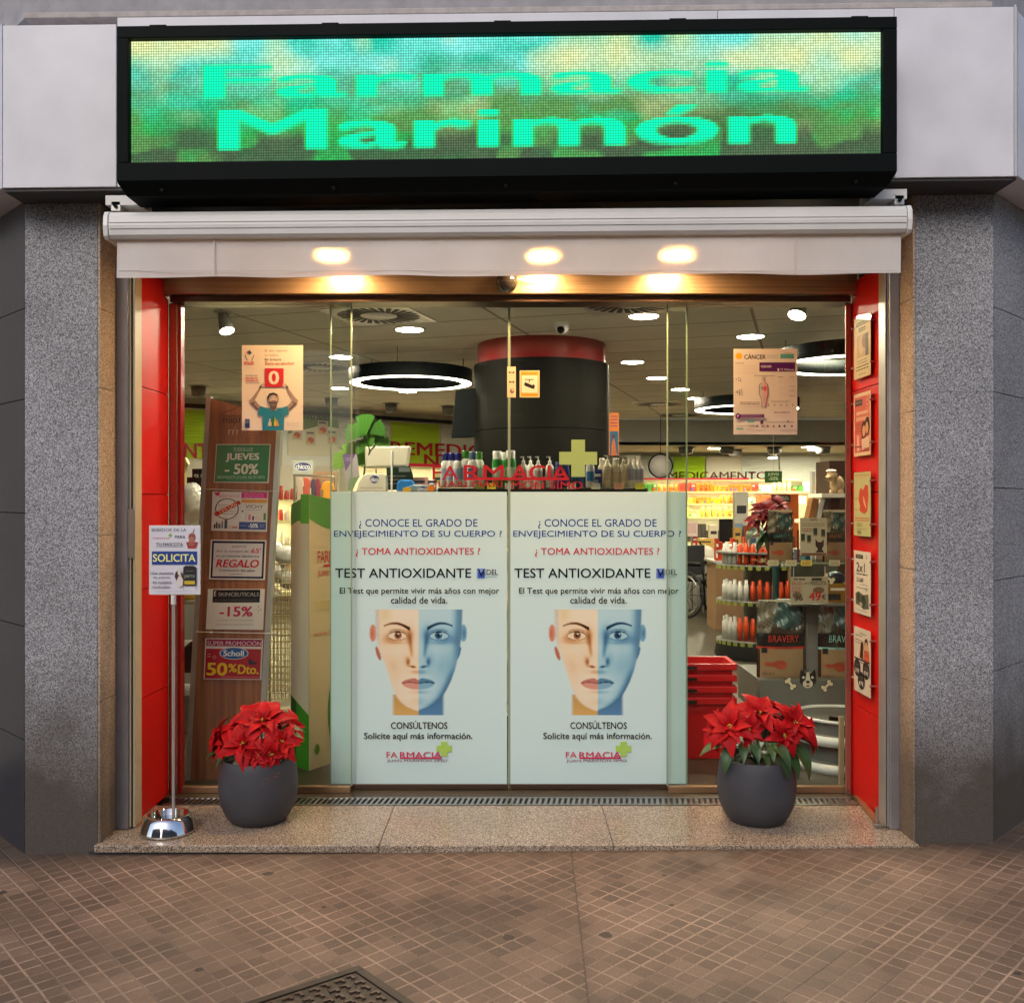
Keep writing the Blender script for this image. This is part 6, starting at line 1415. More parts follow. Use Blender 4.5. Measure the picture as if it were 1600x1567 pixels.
def face_poster(ox, lab, teal0, teal1):
    D = YD-.004; t = thing('door_poster', lab, 'poster', P(655+ox, 1229, D), 'antioxidant test posters on the door leaves')
    pr = Print.at(D); W = (198, 226, 228)
    x0, x1 = (517.5, 792) if ox == 0 else (797.5, 1071.5)
    pr.paper(x0, 768.5, x1, 1229, W, .0015)
    B = (28, 52, 140); Rd = (200, 24, 38); K = (14, 14, 18)
    o = ox
    pr.text('¿ CONOCE EL GRADO DE', 561+o, 811, 746+o, 826, B, .004); pr.text('ENVEJECIMIENTO DE SU CUERPO ?', 522+o, 829, 784+o, 841.5, B, .004)
    pr.text('¿ TOMA ANTIOXIDANTES ?', 556+o, 856, 750+o, 869.5, Rd, .004)
    pr.text('TEST ANTIOXIDANTE', 524+o, 888, 736+o, 902.5, K, .010)
    pr.rect(745+o, 888, 758+o, 903, (120, 150, 215)); pr.rect(747+o, 894, 757+o, 903, (60, 90, 180)); pr.poly([(746+o, 889), (749+o, 889), (752+o, 897), (755+o, 889), (757+o, 889), (752+o, 902)], (20, 30, 70)); pr.text('EDEL', 755+o, 889.5, 778+o, 898, (30, 40, 60), .004); pr.lines(759+o, 777+o, [900.5], (120, 150, 170), .6)
    pr.text('El Test que permite vivir más años con mejor', 531+o, 918, 780+o, 930, K, .006); pr.text('calidad de vida.', 611+o, 932, 699+o, 942.5, K, .006)
    pr.text('CONSÚLTENOS', 611+o, 1125, 699+o, 1138, K, .008); pr.text('Solicite aquí más información.', 569+o, 1144, 738+o, 1157, K, .010)
    c = (165, 205, 95); pr.poly([(689+o, 1158), (699+o, 1158), (699+o, 1164), (706+o, 1164), (706+o, 1174), (699+o, 1174), (699+o, 1181), (689+o, 1181), (689+o, 1174), (682+o, 1174), (682+o, 1164), (689+o, 1164)], c)
    pr.text('FA', 604+o, 1174, 621+o, 1183, (200, 30, 90), 0); pr.text('RMACIA', 625+o, 1174, 690+o, 1183.5, (200, 30, 90), .008); pr.rect(625+o, 1182.3, 690+o, 1184.5, (200, 30, 90)); pr.text('JUAN MARIMON SIMO', 605+o, 1185.5, 699+o, 1190.5, (130, 50, 110), 0)
    obj('sheet', pr.mb, G['print_gloss'], t)
    nx, ny, cc = _fg; sc_ = 260/1198.0; off = OFF[t.name]
    m = MB(); vs = []
    for j in range(ny):
        for i in range(nx):
            fx = 160+720*i/(nx-1); fy = 240+760*j/(ny-1); vs.append(P(540+fx*sc_+o, 900+fy*340/1567, D-.0004))
    m.add(vs, [(j*nx+i, (j+1)*nx+i, (j+1)*nx+i+1, j*nx+i+1) for j in range(ny-1) for i in range(nx-1)])
    fo = obj('portrait_print', m, G['print_gloss'], t); at = fo.data.color_attributes.new('Col', 'FLOAT_COLOR', 'POINT'); a = np.ones((nx*ny, 4), np.float32); a[:, :3] = cc.reshape(-1, 3); at.data.foreach_set('color', a.ravel())
face_poster(0, 'tall pale poster with half blue face, on the door leaf nearer the pet bowl', 0, 0)
face_poster(280, 'tall pale poster with half blue face, on the door leaf nearer the baskets', 0, 0)

# vinyl lettering and cross stuck on the door glass
V = (165, 6, 24)
def vinyl():
    t = thing('door_lettering', 'red vinyl pharmacy name with pale green cross stuck on the door glass', 'lettering', P(795, 767, YD-.003))
    pr = Print.at(YD-.002); pr.text('FA', 676, 728, 716, 749.5, V, .005); pr.text('RM', 725, 727, 787, 750, V, .018); pr.text('ACIA', 799, 727, 889, 750, V, .018); pr.rect(725, 746, 889, 750.5, V)
    pr.text('JUAN MARI', 677, 752, 785, 764, V, .005); pr.text('MON SIMO', 799, 752, 910, 764, V, .005); obj('letters', pr.mb, G['print'], t)
    m = MB().prism([(893, 687), (914, 687), (914, 706), (933, 706), (933, 726), (914, 726), (914, 745), (893, 745), (893, 726), (874, 726), (874, 706), (893, 706)], YD-.014, YD-.0005); obj('cross', m, G['plus_green'], t)
vinyl()
# small stickers
pr = Print.at(YG-.003); pr.paper(792.5, 573, 806, 621, (205, 190, 160), .0008); pr.mb.v = [(a, b+.05-.001, c) for a, b, c in pr.mb.v]
for y in (582, 597): pr.poly([(796, y-1), (803, y-1), (803, y+1), (796, y+1)], (60, 45, 40)); pr.ell(796.5, y, 1.3, 1.6, (60, 45, 40), 10); pr.ell(802.5, y, 1.3, 1.6, (60, 45, 40), 10)
pr.ell(800, 611, 3.4, 4, (110, 90, 75)); pr.ell(801, 609, 2, 2.4, (190, 160, 120))
pr.mb.v = [(a, YD-.002-.0001*i/len(pr.mb.v) if False else b, c) for i, (a, b, c) in enumerate(pr.mb.v)]
pr2 = Print.at(YD-.002); pr2.paper(792.5, 573, 806, 621, (205, 190, 160), .0008)
for y in (582, 597): pr2.rect(796, y-.7, 803, y+.7, (60, 45, 40)); pr2.ell(796.5, y, 1.3, 1.7, (60, 45, 40), 10); pr2.ell(802.5, y, 1.3, 1.7, (60, 45, 40), 10)
pr2.ell(800, 611, 3.4, 4, (110, 90, 75)); pr2.ell(801, 609, 2, 2.4, (190, 160, 120))
obj('door_sticker', pr2.mb, G['print'], label='narrow cream sticker across the gap of the door leaves', cat='sticker')
pr = Print.at(YD-.002); pr.paper(812, 579, 843, 621, (205, 192, 160), .0008); pr.rect(813.5, 580.5, 841.5, 619.5, (200, 150, 40)); pr.rect(815, 586.5, 840, 614, (212, 204, 185)); pr.lines(816, 839, [583.5, 616.5], (160, 110, 30), 1.2)
pr.rect(820, 592.5, 834, 593.8, (25, 22, 22)); pr.rect(826.5, 593, 827.7, 598, (25, 22, 22)); pr.poly([(820, 597), (832, 602), (833, 600), (836, 602.5), (834.5, 608), (830.5, 607), (819, 602.5)], (22, 20, 20))
obj('camera_sticker', pr.mb, G['print'], label='yellow bordered video camera warning sticker on the door glass', cat='sticker')

# left window poster: man holding up a red square
def alcohol_poster():
    D = YG-.003; pr = Print.at(D); k = 120/1254
    def q(x, y): return (370+x*k, 530+y*150/1567)
    def pg(pts, c): pr.poly([q(*p) for p in pts], c)
    def tx(s, x0, y0, x1, y1, c, b=0): a, d = q(x0, y0), q(x1, y1); pr.text(s, a[0], a[1], d[0], d[1], c, b)
    pr.paper(378, 539.5, 473.5, 672.5, (226, 214, 196), .0012)
    tx('Si ets menor', 455, 165, 830, 208, (90, 80, 70)); tx('el millor', 455, 240, 690, 282, (150, 140, 130)); tx('és treure', 455, 310, 725, 352, (70, 60, 50), .01); tx('Zero en alcohol', 455, 372, 930, 420, (205, 95, 45), .012)
    for s in (-1, 1): pr.line([q(208+s*70, 260), q(208+s*62, 300), q(208+s*38, 330), q(208+s*42, 355)], 1.1, (110, 100, 100))
    pg([(165, 215), (208, 180), (250, 225), (208, 262)], (60, 80, 100)); pg([(160, 205), (190, 200), (185, 232), (165, 232)], (200, 60, 50)); pr.lines(q(118, 0)[0], q(285, 0)[0], [q(0, 370)[1], q(0, 400)[1]], (220, 110, 110), 1.5); pr.lines(q(140, 0)[0], q(280, 0)[0], [q(0, 470)[1]], (190, 180, 170), .5)
    pr.lines(q(145, 0)[0], q(350, 0)[0], [q(0, 590)[1]], (120, 110, 100), 1); pr.lines(q(145, 0)[0], q(350, 0)[0], [q(0, 628)[1]], (205, 90, 60), 1.3); pr.lines(q(145, 0)[0], q(370, 0)[0], [q(0, 668)[1]], (210, 50, 50), 1.4); pr.lines(q(145, 0)[0], q(380, 0)[0], [q(0, 710)[1]], (130, 130, 150), .9)
    SK = (158, 134, 118); SD = (98, 78, 70); SL = (200, 178, 160)
    # arms
    for s in (-1, 1):
        f = lambda x: 605+s*(x-605)*-1 if s < 0 else x
        def mm(pts): return [((1210-x) if s < 0 else x, y) for x, y in pts]
        pg(mm([(830, 790), (770, 720), (800, 735), (840, 770), (850, 810), (960, 960), (1005, 1000), (985, 1060), (860, 1170), (820, 1100), (900, 1010), (915, 1000), (820, 820)]), SK)
        pg(mm([(835, 770), (845, 815), (810, 800), (790, 765)]), SD); pg(mm([(900, 1015), (985, 1050), (860, 1170), (850, 1140), (930, 1060)]), SD)
    pg([(462, 478), (768, 478), (766, 783), (464, 783)], (200, 22, 26)); tx('0', 530, 525, 685, 735, (235, 220, 200), .035)
    for s in (-1, 1): pg([(605+s*165, 700), (605+s*190, 735), (605+s*175, 785), (605+s*145, 780), (605+s*150, 730)], SL)
    TE = (18, 122, 150)
    pg([(385, 1090), (470, 1120), (540, 1125), (560, 1170), (640, 1170), (665, 1125), (740, 1120), (830, 1090), (855, 1230), (780, 1250), (772, 1490), (425, 1490), (425, 1260), (340, 1230)], TE)
    pg([(540, 1030), (665, 1030), (650, 1140), (600, 1175), (550, 1140)], SD)
    pr.ell(*q(597, 985), 92*k, 100*150/1567, SK); pg([(508, 1010), (500, 940), (530, 890), (605, 872), (665, 900), (690, 960), (670, 930), (600, 905), (540, 930), (522, 985)], (40, 28, 24)); pr.ell(*q(605, 985), 62*k, 60*150/1567, SL)
    pr.line([q(550, 950), q(590, 955)], .8, SD); pr.line([q(620, 955), q(660, 950)], .8, SD); pg([(595, 950), (615, 950), (622, 990), (590, 990)], (215, 190, 170)); pr.line([q(570, 1010), q(640, 1010)], 1, (120, 70, 60)); pg([(515, 1020), (680, 1020), (650, 1065), (545, 1065)], SD)
    for cx, w_, h0, c in ((545, 30, 1310, (190, 190, 170)), (598, 25, 1260, (30, 110, 50)), (630, 18, 1290, (205, 190, 90)), (665, 28, 1330, (205, 150, 60))): pg([(cx-w_, h0+60), (cx-w_*.4, h0+30), (cx-w_*.4, h0-10), (cx+w_*.4, h0-10), (cx+w_*.4, h0+30), (cx+w_, h0+60), (cx+w_, 1420), (cx-w_, 1420)], c)
    pg([(138, 1305), (215, 1305), (215, 1450), (138, 1450)], (30, 50, 110)); pr.lines(q(140, 0)[0], q(212, 0)[0], [q(0, 1330)[1], q(0, 1360)[1]], (190, 190, 200), .6); pr.ring(*q(845, 1385), 2.3, 2.6, .5, (140, 130, 120)); pr.lines(q(885, 0)[0], q(1020, 0)[0], [q(0, 1370)[1], q(0, 1390)[1], q(0, 1412)[1]], (150, 145, 140), .45)
    obj('alcohol_poster', pr.mb, G['print_gloss'], label='window poster of a man in a teal shirt holding up a red 0', cat='poster')
alcohol_poster()
def cancer_poster():
    D = YG-.003; pr = Print.at(D); k = 360/1567
    def q(x, y): return (1040+x*k, 440+y*k)
    def r(x0, y0, x1, y1, c): a, b = q(x0, y0), q(x1, y1); pr.rect(a[0], a[1], b[0], b[1], c)
    def tx(s, x0, y0, x1, y1, c, b=0): a, d = q(x0, y0), q(x1, y1); pr.text(s, a[0], a[1], d[0], d[1], c, b)
    def ls(x0, x1, ys, c, h=.5): pr.lines(q(x0, 0)[0], q(x1, 0)[0], [q(0, y)[1] for y in ys], c, h)
    a, b = q(462, 458), q(895, 1040); pr.paper(a[0], a[1], b[0], b[1], (216, 206, 198), .0012)
    pr.ell(*q(498, 507), 24*k, 22*k, (225, 165, 30)); tx('CÁNCER', 535, 490, 680, 528, (70, 66, 62), .014); ls(690, 770, [502, 516], (150, 160, 160), .8); r(780, 492, 872, 524, (90, 160, 155)); ls(805, 855, [484], (120, 120, 110), .5)
    r(637, 550, 880, 612, (88, 34, 96)); tx('+250.000', 645, 570, 718, 586, (225, 215, 225), .01); tx('72 Millones', 780, 592, 872, 606, (225, 215, 225), 0); pr.ell(*q(766, 600), 1.6, 2.2, (220, 200, 220))
    tx('Cáncer', 474, 548, 535, 560, (90, 80, 80)); ls(474, 620, [570, 582, 594, 606, 618, 628], (185, 175, 168), .35)
    ls(600, 740, [638], (120, 110, 105), .9); ls(765, 800, [648], (90, 80, 80), 1)
    SKN = (170, 165, 160)
    body = [(665, 650), (674, 655), (676, 670), (672, 684), (690, 694), (697, 710), (697, 770), (688, 800), (680, 850), (678, 858), (668, 858), (665, 790), (662, 858), (652, 858), (648, 800), (634, 765), (634, 710), (641, 694), (658, 684), (654, 670), (656, 655)]
    pr.poly([q(*p) for p in body], (90, 90, 95)); cx = 665; pr.poly([q(cx+(x-cx)*.86, 754+(y-754)*.985) for x, y in body], (196, 186, 180)); pr.poly([q(cx+(x-cx)*.86, 754+(y-754)*.985) for x, y in body if x >= 665], (216, 160, 165)); pr.ell(*q(676, 728), 3, 4, (205, 90, 100)); pr.ell(*q(656, 725), 2, 3, (140, 150, 150))
    for x, y in ((480, 665), (495, 658), (508, 665), (495, 675), (509, 678), (480, 752), (490, 745), (490, 758), (503, 740), (503, 750), (503, 760), (503, 770)): pr.ell(*q(x, y), 1, 1, (90, 80, 90), 8)
    for y in range(732, 776, 8): r(514, y, 521, y+4, (80, 75, 85))
    ls(700, 750, [662, 700, 740], (190, 182, 176), .35); ls(765, 878, [662, 674, 686, 722, 734, 760, 772], (180, 172, 166), .35); ls(838, 878, [650, 712, 742, 778], (110, 100, 100), .6)
    ls(505, 636, [820, 830], (110, 95, 95), 1.1); ls(480, 640, [848, 860, 872], (185, 176, 170), .35); ls(715, 840, [814], (120, 105, 100), 1)
    for i, x in enumerate((698, 738, 782, 822, 862)): pr.line([q(x-5, 832), q(x+3, 838), q(x-2, 850)], .8, (90, 85, 80))
    ls(735, 840, [888], (80, 75, 80), 1.3); ls(480, 640, [884, 892], (190, 182, 176), .3)
    r(490, 903, 668, 926, (110, 45, 115)); pr.ell(*q(490, 916), 4.2, 4.6, (110, 45, 115)); tx('P', 485, 907, 497, 925, (220, 205, 220), .01); ls(512, 655, [908, 917], (190, 160, 190), .6)
    r(555, 948, 600, 960, (90, 170, 160)); pr.rect(*q(642, 945), *q(662, 970), (100, 50, 100)); ls(675, 870, [952, 958], (150, 145, 140), .8); ls(478, 600, [978, 984], (150, 145, 140), .7); r(478, 996, 527, 1006, (90, 160, 140)); ls(540, 600, [1000], (130, 125, 120), .6)
    for x, c in ((620, (120, 120, 130)), (655, (160, 140, 140)), (692, (150, 90, 60)), (732, (130, 130, 120)), (771, (70, 60, 70)), (806, (60, 90, 90)), (855, (150, 120, 120)), (830, (140, 140, 150))): pr.ell(*q(x, 984 if x not in (830,) else 952), 1.8, 2, c, 10)
    ls(605, 660, [1010], (120, 115, 110), .4); ls(775, 885, [1008, 1018], (120, 115, 110), .5)
    obj('cancer_poster', pr.mb, G['print_gloss'], label='window poster headed CÁNCER with a body outline and purple bar', cat='poster')
cancer_poster()

# ------------------------------------------------------------------ wooden promotion board
def board():
    D = 5.17; t = thing('promotion_board', 'tall leaning wooden board with grey edges and promotion cards behind the glass', 'board', (X(350, D), D+.03, 0))
    z_b = 1224
    obj('plank', MB().prism([(328, 622), (432, 650), (436, 655), (400, z_b-4), (296, z_b-4)], D+.008, D+.04), G['wood_board'], t)
    obj('edge_strip', MB().prism([(322, 617), (329, 619), (296, z_b), (288.5, z_b)], D, D+.045), G['alu_light'], t)
    obj('edge_strip', MB().prism([(433, 650), (440, 652), (407, z_b), (400, z_b)], D, D+.045), G['alu_light'], t)
    obj('bottom_strip', MB().prism([(296.5, z_b-5), (400, z_b-5), (400, z_b), (296.5, z_b)], D+.001, D+.045), G['alu_light'], t)
    pr = Print.at(D+.006); c = (205, 120, 95)
    pr.line([(348, 648), (352, 643), (362, 641), (376, 634), (378, 640), (388, 646), (392, 650), (348, 650)], .8, (30, 18, 18)); pr.text('FISIOTERAPIA', 349, 653, 410, 661, (35, 20, 20), .004)
    pr.text('m', 356, 671, 371, 679, (225, 170, 140), 0, 1.5); pr.line([(365, 669), (369, 666.5)], .8, (225, 170, 140)); pr.text('Tcuida', 376, 670, 404, 679, (205, 130, 100), 0); pr.rect(357, 681, 371, 681.7, c); pr.rect(382, 681.5, 401, 682.2, c)
    obj('brand_print', pr.mb, G['print'], t)
    obj('tie_wires', MB().cyl(P(320, 764, D-.002), P(436, 768, D-.002), .0016, n=6).cyl(P(305, 987, D-.002), P(431, 990, D-.002), .0022, n=6), G['white_gloss'], t)
    for px, py in ((330, 988), (428, 989)): obj('wire_bead', MB().ball(P(px, py, D-.003), .007, n=10), G['white_gloss'], t)
    def card(nm, pts, base, lab, fn):
        # quad card: local coordinates 0..100 across, 0..100 down
        pr = Print.at(D+.003); pr.step = .0001
        pr.poly(pts, base); pr.mb.add([v + Vector((0, .0012, 0)) for v in [Vector(q) for q in pr.mb.v[:4]]], [(0,1,2,3)], lin(base))
        U = Vector(((pts[1][0]-pts[0][0])/100, (pts[1][1]-pts[0][1])/100)); V_ = Vector(((pts[3][0]-pts[0][0])/100, (pts[3][1]-pts[0][1])/100)); n0 = len(pr.mb.v)
        fn(pr)
        o = pr.mb
        # map local to photo plane
        for i in range(n0, len(o.v)):
            a, b, c_ = o.v[i]; lu = (a/b)*F+CX; lv = CY-(c_-EYE)/b*F
            u = pts[0][0]+U.x*lu+V_.x*lv; v = pts[0][1]+U.y*lu+V_.y*lv; bb = b; q_ = P(u, v, D+.003); o.v[i] = (q_.x, bb, q_.z)
        obj(nm, o, G['print_gloss'], label=lab, cat='promotion card', group='promotion cards on the wooden board')
    Wt = (222, 214, 206)
    def c1(p): p.rect(1.5, 2, 98.5, 98, (62, 128, 84)); p.text('TODOS LOS', 32, 9, 68, 19, (190, 205, 180), .01); p.text('JUEVES', 20, 24, 80, 46, (222, 222, 205), .03); p.text('- 50%', 20, 52, 80, 78, (222, 222, 205), .03); p.lines(6, 94, [83, 87], (150, 195, 160), 2.2); p.lines(25, 75, [92], (120, 175, 135), 1.5)
    card('promotion_card', [(338, 694), (423, 694), (420, 755), (334, 754)], (215, 205, 190), 'green card reading TODOS LOS JUEVES -50% on the wooden board', c1)
    def c2(p):
        p.rect(52, 1, 98, 16, (205, 40, 125)); p.lines(57, 92, [4, 8, 12], (225, 120, 170), 2); p.rect(52, 19, 98, 28, (215, 150, 70)); p.text('Febrero', 6, 5, 48, 15, (215, 130, 150), 0); p.poly([(3, 3), (14, 2), (12, 10), (6, 9)], (200, 40, 90))
        p.ring(27, 44, 21, 27, 1.6, (30, 28, 32)); p.lines(12, 42, [34, 40, 50, 56], (110, 105, 105), 1.2); p.poly([(4, 55), (48, 22), (52, 30), (8, 64)], (190, 50, 35)); p.text('15% Dto', 10, 36, 47, 45, (235, 190, 160), .02, rot=-.62)
        p.text('VICHY', 60, 33, 92, 42, (60, 60, 70), 0); p.lines(60, 90, [46], (130, 130, 140), 1); p.ell(55, 50, 1.3, 1.8, (30, 30, 40))
        for x, w_, h, c in ((54, 4, 16, (225, 225, 220)), (60, 3, 18, (205, 205, 205)), (66, 4, 14, (220, 120, 140)), (73, 3, 10, (60, 60, 70)), (79, 5, 9, (225, 205, 195)), (86, 3, 9, (230, 200, 190)), (93, 4, 18, (90, 140, 70))): p.rect(x, 72-h, x+w_, 72, c)
        for x, w_, h, c in ((5, 3, 10, (90, 75, 70)), (9, 2.5, 16, (60, 60, 65)), (13, 4, 12, (120, 120, 120)), (19, 2, 19, (90, 90, 95)), (24, 5, 22, (70, 80, 90)), (31, 6, 8, (215, 190, 180)), (38, 9, 6, (215, 140, 120))): p.rect(x, 94-h, x+w_, 94, c)
        p.rect(50, 77, 98, 96, (45, 75, 140)); p.text('-50%', 67, 81, 84, 92, (230, 235, 240), .02); p.lines(53, 63, [86], (150, 170, 210), 1.5); p.lines(87, 96, [83, 88], (150, 170, 210), 1.5)
    card('promotion_card', [(332, 768), (419.5, 769), (417, 831), (330, 829)], Wt, 'white card with a slanted red 15% ribbon and pink bar on the wooden board', c2)
    def c3(p): p.rect(2.5, 3, 97.5, 97, (28, 32, 66)); p.rect(6, 8.5, 94, 92, (208, 200, 200)); p.text('sesderma', 38, 13, 64, 19, (80, 80, 90), 0); p.text('Por la compra de', 11, 26, 68, 33, (50, 60, 110), .004, 1.5); p.text('65', 73, 21, 87, 33, (205, 30, 60), .01, 1.5); p.text('€', 89, 20, 92, 25, (205, 30, 60), 0); p.text('en productos Sesderma', 11, 38, 88, 45, (50, 60, 110), .004, 1.5); p.text('REGALO', 12, 50, 87, 69, (195, 25, 50), .022, 3); p.text('Contorno de ojos', 17, 74, 82, 81, (50, 60, 110), .008, 1.5); p.lines(38, 60, [86], (110, 110, 130), 1.3); p.rect(30, 84, 36, 90, (225, 200, 180))
    card('promotion_card', [(329.5, 843), (416.5, 844), (414, 906), (326.5, 905)], Wt, 'dark blue framed card reading REGALO on the wooden board', c3)
    def c4(p): p.rect(9, 2, 92, 34, (34, 30, 32)); p.text('SKINCEUTICALS', 19, 9, 90, 18, (185, 180, 175), 0); p.poly([(11, 6), (15, 5), (12, 15), (16, 16), (11, 19)], (200, 195, 190)); p.lines(12, 88, [27], (110, 105, 105), 1.2); p.text('-15%', 23, 44, 80, 68, (185, 25, 75), .03); p.text('* Excepto packs promocionales', 21, 76, 82, 80, (120, 110, 115), 0); p.lines(17, 84, [88], (130, 120, 120), 1.2)
    c4b = c4
    def c4(p):
        c4b(p)
        for a in (.2, .8, 1.5, 2.3, 3.2): p.line([(91+2*math.cos(a*2), 50+3*math.sin(a*2)), (91+6*math.cos(a*2), 50+9*math.sin(a*2))], .8, (110, 105, 115))
    card('promotion_card', [(325, 920), (414, 920), (411, 984), (321.5, 983)], Wt, 'white card with black heading and red -15% on the wooden board', c4)
    def c5(p):
        p.rect(2, 2, 98, 19, (150, 30, 90)); p.text('SÚPER PROMOCIÓN', 4, 4, 97, 17, (230, 190, 190), .004); p.rect(2, 25, 98, 98, (176, 24, 44)); p.lines(30, 96, [93], (225, 150, 150), 1)
        p.ell(51, 36, 25, 15, (225, 225, 230), 40); p.ell(51, 36, 23.5, 13.5, (28, 90, 165), 40); p.text('Scholl', 33, 29, 68, 43, (235, 240, 245), .025)
        p.text('50', 6, 60, 40, 90, (245, 200, 40), .03); p.text('%', 43, 62, 57, 82, (245, 200, 40), .02); p.text('Dto.', 60, 64, 95, 86, (245, 200, 40), .02)
        p.poly([(76, 52), (84, 50), (82, 56), (92, 56), (92, 62), (78, 63)], (60, 30, 60)); p.line([(6, 40), (11, 38)], 1, (220, 160, 160)); p.line([(6, 45), (12, 44)], 1, (220, 160, 160)); p.ring(18, 46, 3, 4, .8, (220, 160, 160))
    card('promotion_card', [(321, 997), (411, 998), (408.5, 1062), (318, 1061)], Wt, 'red card reading SÚPER PROMOCIÓN 50% Dto. at the foot of the wooden board', c5)
board()
obj('foam_roll', MB().tube([P(303, 1226, 5.16), P(345, 1227, 5.16), P(410, 1226, 5.16)], .014, 12), G['plush_white'], label='white foam roll lying before the foot of the wooden board', cat='foam roll')

